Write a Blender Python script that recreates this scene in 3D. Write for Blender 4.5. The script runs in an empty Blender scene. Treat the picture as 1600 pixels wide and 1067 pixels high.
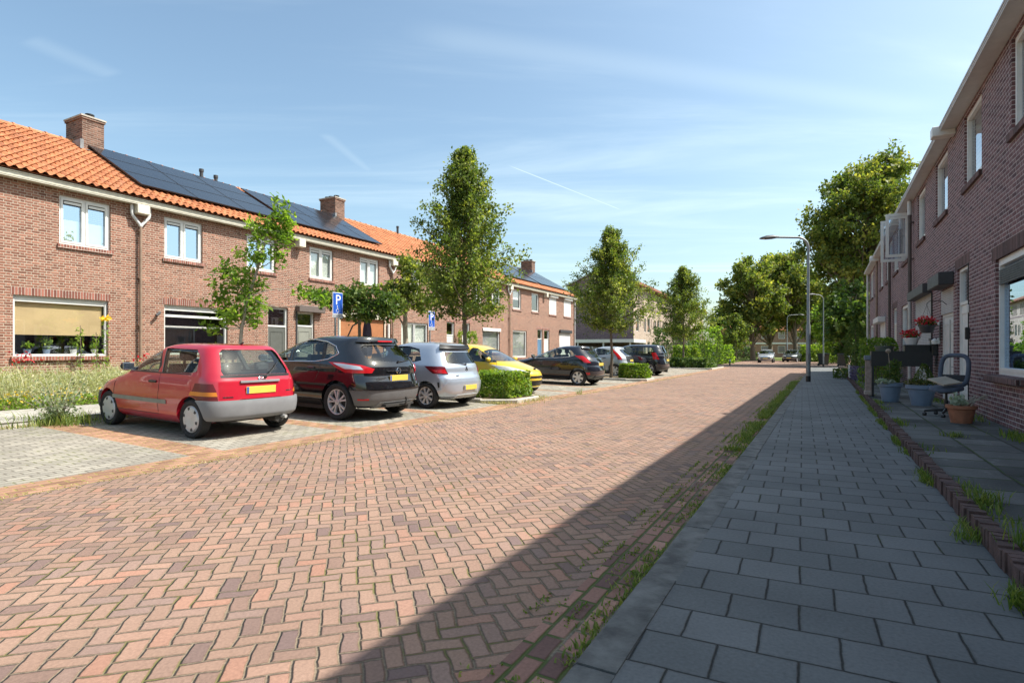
import bpy, math, random
import numpy as np
from mathutils import Vector, Matrix, noise as mnoise

random.seed(11)
RNG = np.random.default_rng(5)
SC = bpy.context.scene
COL = SC.collection
PI = math.pi

# ------------------------------------------------------------------ frames
TX, TY = 0.4848, 0.8746            # along the street, away from the camera


def road(t, q, z=0.0):
    """street frame (along, across) -> world"""
    return Vector((TX * t + TY * q, TY * t - TX * q, z))


ROAD_ANGLE = math.atan2(TY, TX)
BAY_SLOPE = 0.026


def bay_z(q):
    return max(0.0, BAY_SLOPE * (-6.5 - q))


# ------------------------------------------------------------------ tagging
def tag(o, label=None, cat=None, group=None, kind=None):
    if label: o['label'] = label
    if cat: o['category'] = cat
    if group: o['group'] = group
    if kind: o['kind'] = kind
    return o


def empty(name, loc=(0, 0, 0), rot=(0, 0, 0), label=None, cat=None, group=None):
    o = bpy.data.objects.new(name, None)
    o.empty_display_size = 0.2
    COL.objects.link(o)
    o.location = loc
    o.rotation_euler = rot
    return tag(o, label, cat, group)


def copy_tree(o, parent=None):
    c = o.copy()
    COL.objects.link(c)
    c.parent = parent
    for ch in [x for x in COL.objects if x.parent == o]:
        copy_tree(ch, c)
    return c


# ------------------------------------------------------------------ mesh builder
def sharpen(me, deg=32):
    me.polygons.foreach_set('use_smooth', [True] * len(me.polygons))
    n = len(me.edges)
    nrm = np.zeros(len(me.polygons) * 3)
    me.polygons.foreach_get('normal', nrm)
    nrm = nrm.reshape(-1, 3)
    ef = {}
    for p in me.polygons:
        for k in p.edge_keys:
            ef.setdefault(k, []).append(p.index)
    sharp = np.zeros(n, dtype=bool)
    c = math.cos(math.radians(deg))
    for e in me.edges:
        fs = ef.get(e.key, ())
        if len(fs) == 2:
            if float(nrm[fs[0]] @ nrm[fs[1]]) < c:
                sharp[e.index] = True
        else:
            sharp[e.index] = True
    a = me.attributes.get('sharp_edge') or me.attributes.new('sharp_edge', 'BOOLEAN', 'EDGE')
    a.data.foreach_set('value', sharp)


class MB:
    def __init__(s):
        s.v = []; s.f = []; s.m = []; s.uv = {}

    def add(s, vs, fs, mi=0, uvs=None):
        o = len(s.v)
        s.v += [tuple(v) for v in vs]
        for i, f in enumerate(fs):
            if uvs is not None:
                s.uv[len(s.f)] = uvs[i]
            s.f.append(tuple(k + o for k in f))
            s.m.append(mi)

    def quad(s, a, b, c, d, mi=0, uv=None):
        s.add([a, b, c, d], [(0, 1, 2, 3)], mi, [uv] if uv else None)

    def box(s, x0, x1, y0, y1, z0, z1, mi=0):
        v = [(x, y, z) for x in (x0, x1) for y in (y0, y1) for z in (z0, z1)]
        s.add(v, [(0, 1, 3, 2), (4, 6, 7, 5), (0, 4, 5, 1), (2, 3, 7, 6), (0, 2, 6, 4), (1, 5, 7, 3)], mi)

    def rbox(s, x0, x1, y0, y1, z0, z1, r=.01, mi=0):
        """box with chamfered edges"""
        r = min(r, (x1 - x0) * .45, (y1 - y0) * .45, (z1 - z0) * .45)
        X = (x0, x1); Y = (y0, y1); Z = (z0, z1)
        vs = []; idx = {}
        for i in (0, 1):
            for j in (0, 1):
                for k in (0, 1):
                    sx, sy, sz = (1 - 2 * i) * r, (1 - 2 * j) * r, (1 - 2 * k) * r
                    idx[i, j, k, 0] = len(vs); vs.append((X[i], Y[j] + sy, Z[k] + sz))
                    idx[i, j, k, 1] = len(vs); vs.append((X[i] + sx, Y[j], Z[k] + sz))
                    idx[i, j, k, 2] = len(vs); vs.append((X[i] + sx, Y[j] + sy, Z[k]))
        fs = []
        for i in (0, 1):
            f = [idx[i, 0, 0, 0], idx[i, 1, 0, 0], idx[i, 1, 1, 0], idx[i, 0, 1, 0]]
            fs.append(f if i else f[::-1])
            f = [idx[0, i, 0, 1], idx[1, i, 0, 1], idx[1, i, 1, 1], idx[0, i, 1, 1]]
            fs.append(f[::-1] if i else f)
            f = [idx[0, 0, i, 2], idx[1, 0, i, 2], idx[1, 1, i, 2], idx[0, 1, i, 2]]
            fs.append(f if i else f[::-1])
        for i in (0, 1):
            for j in (0, 1):
                fl = (i + j) % 2
                f = [idx[i, j, 0, 0], idx[i, j, 0, 1], idx[i, j, 1, 1], idx[i, j, 1, 0]]
                fs.append(f[::-1] if fl else f)
                f = [idx[i, 0, j, 0], idx[i, 0, j, 2], idx[i, 1, j, 2], idx[i, 1, j, 0]]
                fs.append(f if fl else f[::-1])
                f = [idx[0, i, j, 1], idx[0, i, j, 2], idx[1, i, j, 2], idx[1, i, j, 1]]
                fs.append(f[::-1] if fl else f)
        for i in (0, 1):
            for j in (0, 1):
                for k in (0, 1):
                    f = [idx[i, j, k, 0], idx[i, j, k, 1], idx[i, j, k, 2]]
                    fs.append(f[::-1] if (i + j + k) % 2 == 0 else f)
        s.add(vs, fs, mi)

    def tube(s, pts, r, n=8, mi=0, cap=True):
        pts = [Vector(p) for p in pts]
        rs = r if isinstance(r, (list, tuple)) else [r] * len(pts)
        up = None
        vs = []; fs = []
        for i, p in enumerate(pts):
            d = (pts[min(i + 1, len(pts) - 1)] - pts[max(i - 1, 0)]).normalized()
            if up is None:
                up = Vector((0, 0, 1)) if abs(d.z) < .9 else Vector((1, 0, 0))
            a = d.cross(up)
            if a.length < 1e-6: a = d.orthogonal()
            a.normalize()
            b = a.cross(d).normalized()
            up = b
            for k in range(n):
                w = 2 * PI * k / n
                vs.append(p + (a * math.cos(w) + b * math.sin(w)) * rs[i])
        for i in range(len(pts) - 1):
            for k in range(n):
                k2 = (k + 1) % n
                fs.append((i * n + k, i * n + k2, (i + 1) * n + k2, (i + 1) * n + k))
        if cap:
            fs.append(tuple(range(n))[::-1])
            fs.append(tuple((len(pts) - 1) * n + k for k in range(n)))
        s.add(vs, fs, mi)

    def lathe(s, prof, n=24, c=(0, 0, 0), axis='z', mi=0, a0=0.0):
        vs = []; fs = []
        for (r, z) in prof:
            for k in range(n):
                w = 2 * PI * k / n + a0
                x, y = r * math.cos(w), r * math.sin(w)
                p = (x, y, z) if axis == 'z' else ((x, z, y) if axis == 'y' else (z, x, y))
                vs.append((p[0] + c[0], p[1] + c[1], p[2] + c[2]))
        for i in range(len(prof) - 1):
            for k in range(n):
                k2 = (k + 1) % n
                f = (i * n + k, i * n + k2, (i + 1) * n + k2, (i + 1) * n + k)
                fs.append(f if axis != 'y' else f[::-1])
        s.add(vs, fs, mi)

    def prism(s, poly, a, b, axis='y', mi=0):
        n = len(poly)

        def P(p, h):
            return {'y': (p[0], h, p[1]), 'x': (h, p[0], p[1]), 'z': (p[0], p[1], h)}[axis]
        vs = [P(p, a) for p in poly] + [P(p, b) for p in poly]
        fs = [tuple(range(n)), tuple(range(2 * n - 1, n - 1, -1))]
        for i in range(n):
            j = (i + 1) % n
            fs.append((j, i, i + n, j + n))
        s.add(vs, fs, mi)

    def mesh(s, name, mats, smooth=None, fixn=False):
        me = bpy.data.meshes.new(name)
        me.from_pydata(s.v, [], s.f)
        for m in (mats if isinstance(mats, (list, tuple)) else [mats]):
            me.materials.append(m)
        me.polygons.foreach_set('material_index', s.m)
        if fixn:
            import bmesh
            bm = bmesh.new(); bm.from_mesh(me)
            bmesh.ops.recalc_face_normals(bm, faces=bm.faces)
            bm.to_mesh(me); bm.free()
        uvl = me.uv_layers.new(name='UVMap')
        co = s.v
        buf = np.zeros(len(me.loops) * 2, dtype=np.float32)
        for p in me.polygons:
            if p.index in s.uv:
                src = s.uv[p.index]
                for k, li in enumerate(p.loop_indices):
                    buf[li * 2], buf[li * 2 + 1] = src[k]
            else:
                nx, ny, nz = abs(p.normal.x), abs(p.normal.y), abs(p.normal.z)
                for li in p.loop_indices:
                    x, y, z = co[me.loops[li].vertex_index]
                    if nz >= nx and nz >= ny: u, w = x, y
                    elif ny >= nx: u, w = x, z
                    else: u, w = y, z
                    buf[li * 2], buf[li * 2 + 1] = u, w
        uvl.data.foreach_set('uv', buf)
        if smooth is not None:
            sharpen(me, smooth)
        me.update()
        return me

    def obj(s, name, mats, parent=None, smooth=None, loc=None, rot=None, fixn=False):
        o = bpy.data.objects.new(name, s.mesh(name, mats, smooth, fixn))
        COL.objects.link(o)
        o.parent = parent
        if loc is not None: o.location = loc
        if rot is not None: o.rotation_euler = rot
        return o


# ------------------------------------------------------------------ node helper
class T:
    def __init__(s, name):
        s.mat = bpy.data.materials.new(name)
        s.mat.use_nodes = True
        s.nt = s.mat.node_tree
        s.nt.nodes.clear()
        s.out = s.nt.nodes.new('ShaderNodeOutputMaterial')

    def n(s, typ, **kw):
        nd = s.nt.nodes.new('ShaderNode' + typ)
        for k, v in kw.items(): setattr(nd, k, v)
        return nd

    def set(s, sock, v):
        if isinstance(v, bpy.types.NodeSocket): s.nt.links.new(v, sock)
        elif isinstance(v, (tuple, list)):
            sock.default_value = tuple(v) + ((1,) if len(v) == 3 and len(sock.default_value) == 4 else ())
        else: sock.default_value = v

    def m(s, op, a, b=0.0, c=None):
        nd = s.n('Math', operation=op)
        s.set(nd.inputs[0], a); s.set(nd.inputs[1], b)
        if c is not None: s.set(nd.inputs[2], c)
        return nd.outputs[0]

    def uv(s): return s.n('UVMap').outputs[0]
    def obj(s): return s.n('TexCoord').outputs['Object']
    def pos(s): return s.n('NewGeometry').outputs['Position']

    def sep(s, v):
        nd = s.n('SeparateXYZ'); s.set(nd.inputs[0], v); return nd.outputs[0], nd.outputs[1], nd.outputs[2]

    def comb(s, x, y, z=0.0):
        nd = s.n('CombineXYZ')
        for i, v in enumerate((x, y, z)): s.set(nd.inputs[i], v)
        return nd.outputs[0]

    def noise(s, vec, scale, detail=3.0, rough=.55, out=0):
        nd = s.n('TexNoise'); s.set(nd.inputs['Vector'], vec)
        nd.inputs['Scale'].default_value = scale; nd.inputs['Detail'].default_value = detail
        nd.inputs['Roughness'].default_value = rough
        return nd.outputs[out]

    def white(s, vec):
        nd = s.n('TexWhiteNoise', noise_dimensions='3D'); s.set(nd.inputs['Vector'], vec)
        return nd.outputs['Value'], nd.outputs['Color']

    def ramp(s, fac, stops, interp='LINEAR'):
        nd = s.n('ValToRGB'); cr = nd.color_ramp; cr.interpolation = interp
        while len(cr.elements) < len(stops): cr.elements.new(.5)
        for e, (p, c) in zip(cr.elements, stops):
            e.position = p; e.color = tuple(c) + (1,) if len(c) == 3 else c
        s.set(nd.inputs[0], fac)
        return nd.outputs[0]

    def rng(s, v, a, b, c=0.0, d=1.0, smooth=True):
        nd = s.n('MapRange', interpolation_type='SMOOTHSTEP' if smooth else 'LINEAR')
        for i, x in enumerate((v, a, b, c, d)): s.set(nd.inputs[i], x)
        return nd.outputs[0]

    def mix(s, f, a, b, mode='MIX'):
        nd = s.n('Mix', data_type='RGBA', blend_type=mode)
        s.set(nd.inputs[0], f); s.set(nd.inputs[6], a); s.set(nd.inputs[7], b)
        return nd.outputs[2]

    def bump(s, h, dist=.01, strength=1.0, normal=None):
        nd = s.n('Bump'); nd.inputs['Distance'].default_value = dist
        nd.inputs['Strength'].default_value = strength
        s.set(nd.inputs['Height'], h)
        if normal is not None: s.set(nd.inputs['Normal'], normal)
        return nd.outputs[0]

    def pbr(s, col, rough=.6, metal=0.0, normal=None, spec=.5, coat=0.0, **kw):
        nd = s.n('BsdfPrincipled')
        s.set(nd.inputs['Base Color'], col); s.set(nd.inputs['Roughness'], rough)
        s.set(nd.inputs['Metallic'], metal); s.set(nd.inputs['Specular IOR Level'], spec)
        s.set(nd.inputs['Coat Weight'], coat)
        if coat: nd.inputs['Coat Roughness'].default_value = .03
        if normal is not None: s.set(nd.inputs['Normal'], normal)
        for k, v in kw.items(): s.set(nd.inputs[k.replace('_', ' ')], v)
        return nd.outputs[0]

    def done(s, sh):
        s.nt.links.new(sh, s.out.inputs[0]); return s.mat


def plain(name, col, rough=.5, metal=0.0, var=.12, coat=0.0, nscale=6.0, spec=.5, bump=0.0):
    """surface of one colour with slight mottling"""
    t = T(name)
    p = t.obj()
    f = t.noise(p, nscale, 4)
    k = t.rng(f, .3, .7, 1 - var, 1 + var, False)
    c = t.mix(1.0, (*col, 1), t.comb(k, k, k), 'MULTIPLY')
    r = t.rng(t.noise(p, nscale * 2.3, 3), .3, .7, max(.02, rough - .06), min(1, rough + .06), False)
    nb = t.bump(t.noise(p, nscale * 9, 3), bump) if bump else None
    return t.done(t.pbr(c, r, metal, nb, spec, coat))


def bond_cells(t, uv, L, W, off=.5, joint=.006):
    """running bond: returns joint mask (0 brick,1 joint), id vector, edge distance"""
    u, v, _ = t.sep(uv)
    row = t.m('FLOOR', t.m('DIVIDE', v, W))
    u2 = t.m('DIVIDE', t.m('ADD', u, t.m('MULTIPLY', t.m('FLOORED_MODULO', row, 2.0), off * L)), L)
    c = t.m('FLOOR', u2)
    fu = t.m('SUBTRACT', u2, c); fv = t.m('SUBTRACT', t.m('DIVIDE', v, W), row)
    du = t.m('MULTIPLY', t.m('MINIMUM', fu, t.m('SUBTRACT', 1.0, fu)), L)
    dv = t.m('MULTIPLY', t.m('MINIMUM', fv, t.m('SUBTRACT', 1.0, fv)), W)
    return t.m('MINIMUM', du, dv), t.comb(c, row, 1.0)


def flemish_cells(t, uv, P=.30, h=.0645):
    u, v, _ = t.sep(uv)
    row = t.m('FLOOR', t.m('DIVIDE', v, h))
    u2 = t.m('DIVIDE', t.m('ADD', u, t.m('MULTIPLY', t.m('FLOORED_MODULO', row, 2.0), .5 * P)), P)
    c = t.m('FLOOR', u2)
    fu = t.m('SUBTRACT', u2, c); fv = t.m('SUBTRACT', t.m('DIVIDE', v, h), row)
    hd = t.m('GREATER_THAN', fu, .667)
    d = t.m('MINIMUM', t.m('MINIMUM', fu, t.m('SUBTRACT', 1.0, fu)), t.m('ABSOLUTE', t.m('SUBTRACT', fu, .667)))
    du = t.m('MULTIPLY', d, P)
    dv = t.m('MULTIPLY', t.m('MINIMUM', fv, t.m('SUBTRACT', 1.0, fv)), h)
    return t.m('MINIMUM', du, dv), t.comb(t.m('ADD', t.m('MULTIPLY', c, 2.0), hd), row, 2.0)


def herring_cells(t, uv, w=.105):
    """90 degree herringbone, 2:1 bricks"""
    u, v, _ = t.sep(uv)
    x = t.m('DIVIDE', u, w); y = t.m('DIVIDE', v, w)
    i = t.m('FLOOR', x); j = t.m('FLOOR', y)
    k = t.m('FLOORED_MODULO', t.m('SUBTRACT', i, j), 4.0)
    def eq(a): return t.m('COMPARE', k, float(a), .1)
    k1, k2, k3 = eq(1), eq(2), eq(3)
    hor = t.m('LESS_THAN', k, 1.5)
    fx = t.m('SUBTRACT', x, i); fy = t.m('SUBTRACT', y, j)
    lx = t.m('ADD', fx, k1)                      # 0..2 for horizontal bricks
    ly = t.m('ADD', fy, k2)                      # 0..2 for vertical bricks
    wx = t.m('ADD', 1.0, hor); wy = t.m('SUBTRACT', 2.0, hor)
    dx = t.m('MINIMUM', lx, t.m('SUBTRACT', wx, lx))
    dy = t.m('MINIMUM', ly, t.m('SUBTRACT', wy, ly))
    d = t.m('MULTIPLY', t.m('MINIMUM', dx, dy), w)
    return d, t.comb(t.m('SUBTRACT', i, k1), t.m('SUBTRACT', j, k2), hor)


def brick_mat(name, cols, mortar, cells, joint=.005, soft=.004, moss=None, mossamt=.5, rough=.85,
              vary=.18, bump=.008, stain=None, grime=.2, mossclump=1.3, wobble=0.0, edge=0.0):
    t = T(name)
    uv = t.uv()
    wob = t.noise(uv, 9, 2, out=1)
    wv = t.n('VectorMath', operation='MULTIPLY_ADD')
    t.set(wv.inputs[0], wob); wv.inputs[1].default_value = (.008 + wobble * .45, .008 + wobble * .45, 0); t.set(wv.inputs[2], uv)
    src = wv.outputs[0]
    if wobble:                                   # settled paving: rows drift a little
        w2 = t.n('VectorMath', operation='MULTIPLY_ADD'); t.set(w2.inputs[0], t.noise(uv, 2.6, 3, out=1)); w2.inputs[1].default_value = (wobble * 2, wobble * 2, 0); t.set(w2.inputs[2], src)
        src = w2.outputs[0]
    d, idv = cells(t, src)
    r1, rc = t.white(idv)
    n = len(cols)
    base = t.ramp(r1, [(i / max(1, n - 1) if n > 1 else 0, c) for i, c in enumerate(cols)], 'LINEAR')
    g, _, _ = t.sep(rc)
    fine = t.noise(uv, 60, 4)
    big = t.noise(uv, .7, 3)
    k = t.m('MULTIPLY', t.rng(g, 0, 1, 1 - vary, 1 + vary, False), t.rng(fine, .3, .7, .86, 1.14, False))
    k = t.m('MULTIPLY', k, t.rng(big, .3, .7, 1 - grime, 1 + grime, False))
    base = t.mix(1.0, base, t.comb(k, k, k), 'MULTIPLY')
    if stain:
        sm = t.rng(t.noise(uv, stain[1], 5, .65), stain[2], stain[2] + .12)
        base = t.mix(t.m('MULTIPLY', sm, stain[3]), base, (*stain[0], 1))
    if edge:                                     # worn, dirty rims of each stone
        er = t.m('MULTIPLY', t.rng(t.m('ADD', d, t.m('MULTIPLY', t.noise(uv, 35, 3), .012)), joint * .5 + .003, joint * .5 + .022, 1.0, 0.0), edge)
        base = t.mix(er, base, t.mix(1.0, base, (.55, .5, .46, 1), 'MULTIPLY'))
        base = t.mix(t.m('MULTIPLY', t.rng(t.noise(uv, 22, 5, .7), .55, .75), edge), base, t.mix(1.0, base, (.66, .62, .6, 1), 'MULTIPLY'))
    jw = t.m('ADD', joint * .5, t.m('MULTIPLY', t.m('SUBTRACT', t.noise(uv, 14, 2), .5), joint * .9))
    mask = t.rng(t.m('SUBTRACT', d, jw), 0.0, soft, 1.0, 0.0)
    mcol = t.mix(t.rng(fine, .35, .65), (*[c * .8 for c in mortar], 1), (*[min(1, c * 1.15) for c in mortar], 1))
    if moss:
        mm = t.rng(t.noise(uv, mossclump, 5, .62), .62 - mossamt * .3, .7 - mossamt * .3)
        mcol = t.mix(mm, mcol, t.mix(fine, (*moss, 1), (*[c * .5 for c in moss], 1)))
    col = t.mix(mask, base, mcol)
    h = t.m('ADD', t.rng(d, 0, joint * .5 + soft * 1.6), t.m('MULTIPLY', fine, .18))
    h = t.m('ADD', h, t.m('MULTIPLY', g, .15))
    return t.done(t.pbr(col, rough, 0, t.bump(h, bump), .35))


def glass_mat(name, base=.22, tint=(1, 1, 1), rough=.0, gloss=(.92, .95, 1)):
    t = T(name)
    lw = t.n('LayerWeight'); lw.inputs[0].default_value = .5
    f5 = t.m('POWER', lw.outputs['Facing'], 4.0)
    f = t.m('MINIMUM', t.m('ADD', t.m('MULTIPLY', f5, 1.0 - base), base + .03), 1.0)
    tr = t.n('BsdfTransparent'); t.set(tr.inputs[0], (*tint, 1))
    gl = t.n('BsdfGlossy'); t.set(gl.inputs[0], (*gloss, 1)); gl.inputs['Roughness'].default_value = rough
    mx = t.n('MixShader'); t.set(mx.inputs[0], f)
    t.nt.links.new(tr.outputs[0], mx.inputs[1]); t.nt.links.new(gl.outputs[0], mx.inputs[2])
    return t.done(mx.outputs[0])


def leaf_mat(name, dark, mid, light, trans=.35, rough=.55):
    t = T(name)
    a = t.n('Attribute'); a.attribute_name = 'rnd'
    c = t.ramp(a.outputs['Fac'], [(0, dark), (.55, mid), (1, light)])
    p = t.pbr(c, rough, 0, None, .35)
    tr = t.n('BsdfTranslucent')
    t.set(tr.inputs[0], t.mix(1.0, c, (1.5, 1.6, .7, 1), 'MULTIPLY'))
    mx = t.n('MixShader'); mx.inputs[0].default_value = trans
    t.nt.links.new(p, mx.inputs[1]); t.nt.links.new(tr.outputs[0], mx.inputs[2])
    return t.done(mx.outputs[0])


# ------------------------------------------------------------------ leaves
def leaves_mesh(name, P, size, mat, flat=.0, aspect=.62, rnd=None, up=None, jitter=.35):
    """one small folded leaf face per point; P (n,3)"""
    P = np.asarray(P, dtype=np.float64)
    n = len(P)
    d = RNG.normal(size=(n, 3))
    d /= np.linalg.norm(d, axis=1)[:, None]
    if up is not None:
        d = d * (1 - up) + np.array([0, 0, 1.0]) * up
        d /= np.linalg.norm(d, axis=1)[:, None]
    e = RNG.normal(size=(n, 3))
    if flat:
        e[:, 2] *= (1 - flat); d[:, 2] *= (1 - flat)
        d /= np.linalg.norm(d, axis=1)[:, None] + 1e-9
    e -= (e * d).sum(1)[:, None] * d
    e /= np.linalg.norm(e, axis=1)[:, None] + 1e-9
    sz = size * (1 + jitter * RNG.uniform(-1, 1, n))[:, None]
    nn = np.cross(d, e)
    a = P - d * sz * .5
    b = P + e * sz * aspect * .5 + nn * sz * .12
    c = P + d * sz * .5
    f = P - e * sz * aspect * .5 + nn * sz * .12
    V = np.stack([a, b, c, f], 1).reshape(-1, 3)
    me = bpy.data.meshes.new(name)
    me.vertices.add(4 * n); me.loops.add(4 * n); me.polygons.add(n)
    me.vertices.foreach_set('co', V.astype(np.float32).ravel())
    me.loops.foreach_set('vertex_index', np.arange(4 * n, dtype=np.int32))
    me.polygons.foreach_set('loop_start', np.arange(0, 4 * n, 4, dtype=np.int32))
    at = me.attributes.new('rnd', 'FLOAT', 'POINT')
    r = RNG.uniform(0, 1, n) if rnd is None else np.clip(rnd, 0, 1)
    at.data.foreach_set('value', np.repeat(r, 4).astype(np.float32))
    me.materials.append(mat)
    me.update(calc_edges=True)
    return me


def leaf_obj(name, P, size, mat, parent=None, **kw):
    o = bpy.data.objects.new(name, leaves_mesh(name, P, size, mat, **kw))
    COL.objects.link(o); o.parent = parent
    return o


def blades_mesh(name, P, h, w, mat, lean=.5):
    """grass blades: thin bent quads, P (n,3) roots"""
    P = np.asarray(P, float); n = len(P)
    az = RNG.uniform(0, 2 * PI, n); H = h * RNG.uniform(.4, 1.2, n)
    dx, dy = np.cos(az), np.sin(az)
    ln = H * lean * RNG.uniform(.2, 1.2, n)
    side = np.stack([-dy, dx, np.zeros(n)], 1) * (w * RNG.uniform(.6, 1.3, n))[:, None]
    tip = P + np.stack([dx * ln, dy * ln, H], 1)
    mid = P + np.stack([dx * ln * .35, dy * ln * .35, H * .6], 1)
    V = np.stack([P - side, P + side, mid + side * .8, mid - side * .8, tip], 1).reshape(-1, 3)
    F = np.arange(n)[:, None] * 5
    me = bpy.data.meshes.new(name)
    nl = 7 * n
    me.vertices.add(5 * n); me.loops.add(nl); me.polygons.add(2 * n)
    me.vertices.foreach_set('co', V.astype(np.float32).ravel())
    li = np.concatenate([F + np.array([[0, 1, 2, 3]]), F + np.array([[3, 2, 4]])], 1).ravel()
    me.loops.foreach_set('vertex_index', li.astype(np.int32))
    st = (np.arange(n)[:, None] * 7 + np.array([[0, 4]])).ravel()
    me.polygons.foreach_set('loop_start', st.astype(np.int32))
    at = me.attributes.new('rnd', 'FLOAT', 'POINT')
    at.data.foreach_set('value', np.repeat(RNG.uniform(0, 1, n), 5).astype(np.float32))
    me.materials.append(mat)
    me.update(calc_edges=True)
    return me


def blades_obj(name, P, h, w, mat, parent=None, lean=.5):
    o = bpy.data.objects.new(name, blades_mesh(name, P, h, w, mat, lean))
    COL.objects.link(o); o.parent = parent
    return o
# ================================================================== materials
M = {}
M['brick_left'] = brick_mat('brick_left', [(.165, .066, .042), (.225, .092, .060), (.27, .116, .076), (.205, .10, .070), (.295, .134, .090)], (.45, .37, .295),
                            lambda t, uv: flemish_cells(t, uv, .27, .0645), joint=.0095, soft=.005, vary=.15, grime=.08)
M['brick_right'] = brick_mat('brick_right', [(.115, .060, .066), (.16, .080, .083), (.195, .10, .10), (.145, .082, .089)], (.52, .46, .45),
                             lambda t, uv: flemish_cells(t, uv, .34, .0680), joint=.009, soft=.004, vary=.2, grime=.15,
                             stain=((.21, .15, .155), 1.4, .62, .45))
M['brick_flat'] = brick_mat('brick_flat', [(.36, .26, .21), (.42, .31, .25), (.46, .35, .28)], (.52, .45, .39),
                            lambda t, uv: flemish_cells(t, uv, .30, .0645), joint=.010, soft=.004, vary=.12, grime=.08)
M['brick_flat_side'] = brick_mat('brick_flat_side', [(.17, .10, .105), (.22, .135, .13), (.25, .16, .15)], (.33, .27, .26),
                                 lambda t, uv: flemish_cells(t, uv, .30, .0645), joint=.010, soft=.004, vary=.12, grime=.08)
M['brick_chimney'] = brick_mat('brick_chimney', [(.11, .052, .036), (.165, .084, .058), (.205, .112, .080)], (.27, .22, .18),
                               lambda t, uv: bond_cells(t, uv, .21, .066), joint=.010, soft=.005, vary=.2, grime=.2)
M['soldier'] = brick_mat('soldier_brick', [(.175, .062, .045), (.235, .085, .060), (.28, .11, .08)], (.52, .43, .37),
                         lambda t, uv: bond_cells(t, uv, .066, .50, 0.0), joint=.010, soft=.004, vary=.2, grime=.1)
M['soldier_dark'] = brick_mat('soldier_brick_dark', [(.075, .04, .038), (.11, .055, .05), (.14, .075, .07)], (.20, .16, .15),
                              lambda t, uv: bond_cells(t, uv, .066, .50, 0.0), joint=.010, soft=.004, vary=.25, grime=.2)


def rot_uv(t, uv, ang):
    nd = t.n('VectorRotate', rotation_type='Z_AXIS'); t.set(nd.inputs['Vector'], uv)
    nd.inputs['Angle'].default_value = ang
    return nd.outputs[0]


M['road'] = brick_mat('road_clinker', [(.165, .112, .102), (.215, .138, .108), (.25, .158, .116), (.265, .170, .124), (.28, .180, .132), (.262, .166, .122), (.248, .156, .115), (.205, .140, .116), (.25, .160, .121), (.275, .146, .102), (.262, .166, .122)],
                      (.195, .150, .105), lambda t, uv: herring_cells(t, rot_uv(t, uv, math.radians(45)), .093),
                      joint=.0055, soft=.006, moss=(.18, .165, .06), mossamt=.30, vary=.11, bump=.012, grime=.13, wobble=.026, edge=.55, mossclump=2.6,
                      stain=((.20, .125, .11), 5.5, .64, .4))
M['gutter'] = brick_mat('gutter_brick', [(.15, .085, .075), (.24, .13, .10), (.29, .165, .125)], (.20, .165, .12),
                        lambda t, uv: bond_cells(t, uv, .21, .105), joint=.013, soft=.007, moss=(.10, .13, .035), mossamt=.75, vary=.2, bump=.012)
M['band'] = brick_mat('band_brick', [(.225, .115, .08), (.28, .148, .102), (.32, .178, .122)], (.33, .25, .15),
                      lambda t, uv: bond_cells(t, uv, .21, .105), joint=.012, soft=.007, moss=(.38, .29, .10), mossamt=.75, vary=.15, bump=.01)
M['bay'] = brick_mat('bay_paver', [(.235, .215, .18), (.262, .24, .20), (.29, .265, .22)], (.15, .13, .10),
                     lambda t, uv: bond_cells(t, uv, .21, .105), joint=.009, soft=.006, moss=(.20, .20, .08), mossamt=.4, vary=.08, bump=.008,
                     stain=((.19, .17, .145), 1.1, .54, .4))
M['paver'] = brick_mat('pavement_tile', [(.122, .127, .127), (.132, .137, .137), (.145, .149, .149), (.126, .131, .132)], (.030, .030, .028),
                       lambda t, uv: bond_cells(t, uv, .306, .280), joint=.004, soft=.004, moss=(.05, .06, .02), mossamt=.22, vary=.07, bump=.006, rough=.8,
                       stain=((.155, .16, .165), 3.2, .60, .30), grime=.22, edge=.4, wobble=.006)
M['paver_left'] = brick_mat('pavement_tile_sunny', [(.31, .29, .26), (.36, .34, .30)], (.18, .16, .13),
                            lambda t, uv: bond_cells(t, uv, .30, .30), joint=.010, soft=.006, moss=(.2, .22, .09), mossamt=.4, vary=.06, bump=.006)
M['terrace'] = brick_mat('terrace_tile', [(.085, .085, .08), (.105, .104, .098), (.125, .122, .115)], (.06, .055, .045),
                         lambda t, uv: bond_cells(t, uv, .50, .50, .5), joint=.012, soft=.01, moss=(.07, .10, .03), mossamt=.75, vary=.22, bump=.014, rough=.92, wobble=.02,
                         stain=((.25, .25, .245), 5.5, .58, .6), grime=.45, edge=.6)
M['concrete'] = plain('kerb_concrete', (.13, .13, .124), .92, var=.45, nscale=7, bump=.006)
M['concrete_light'] = plain('kerb_concrete_light', (.40, .37, .32), .9, var=.2, nscale=5, bump=.004)


def soil_mat(name, a, b, c):
    t = T(name)
    p = t.pos()
    f = t.noise(p, 3.5, 6, .65)
    return t.done(t.pbr(t.ramp(f, [(.3, a), (.5, b), (.72, c)]), .95, 0, t.bump(t.noise(p, 30, 4), .03), .2))


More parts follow.
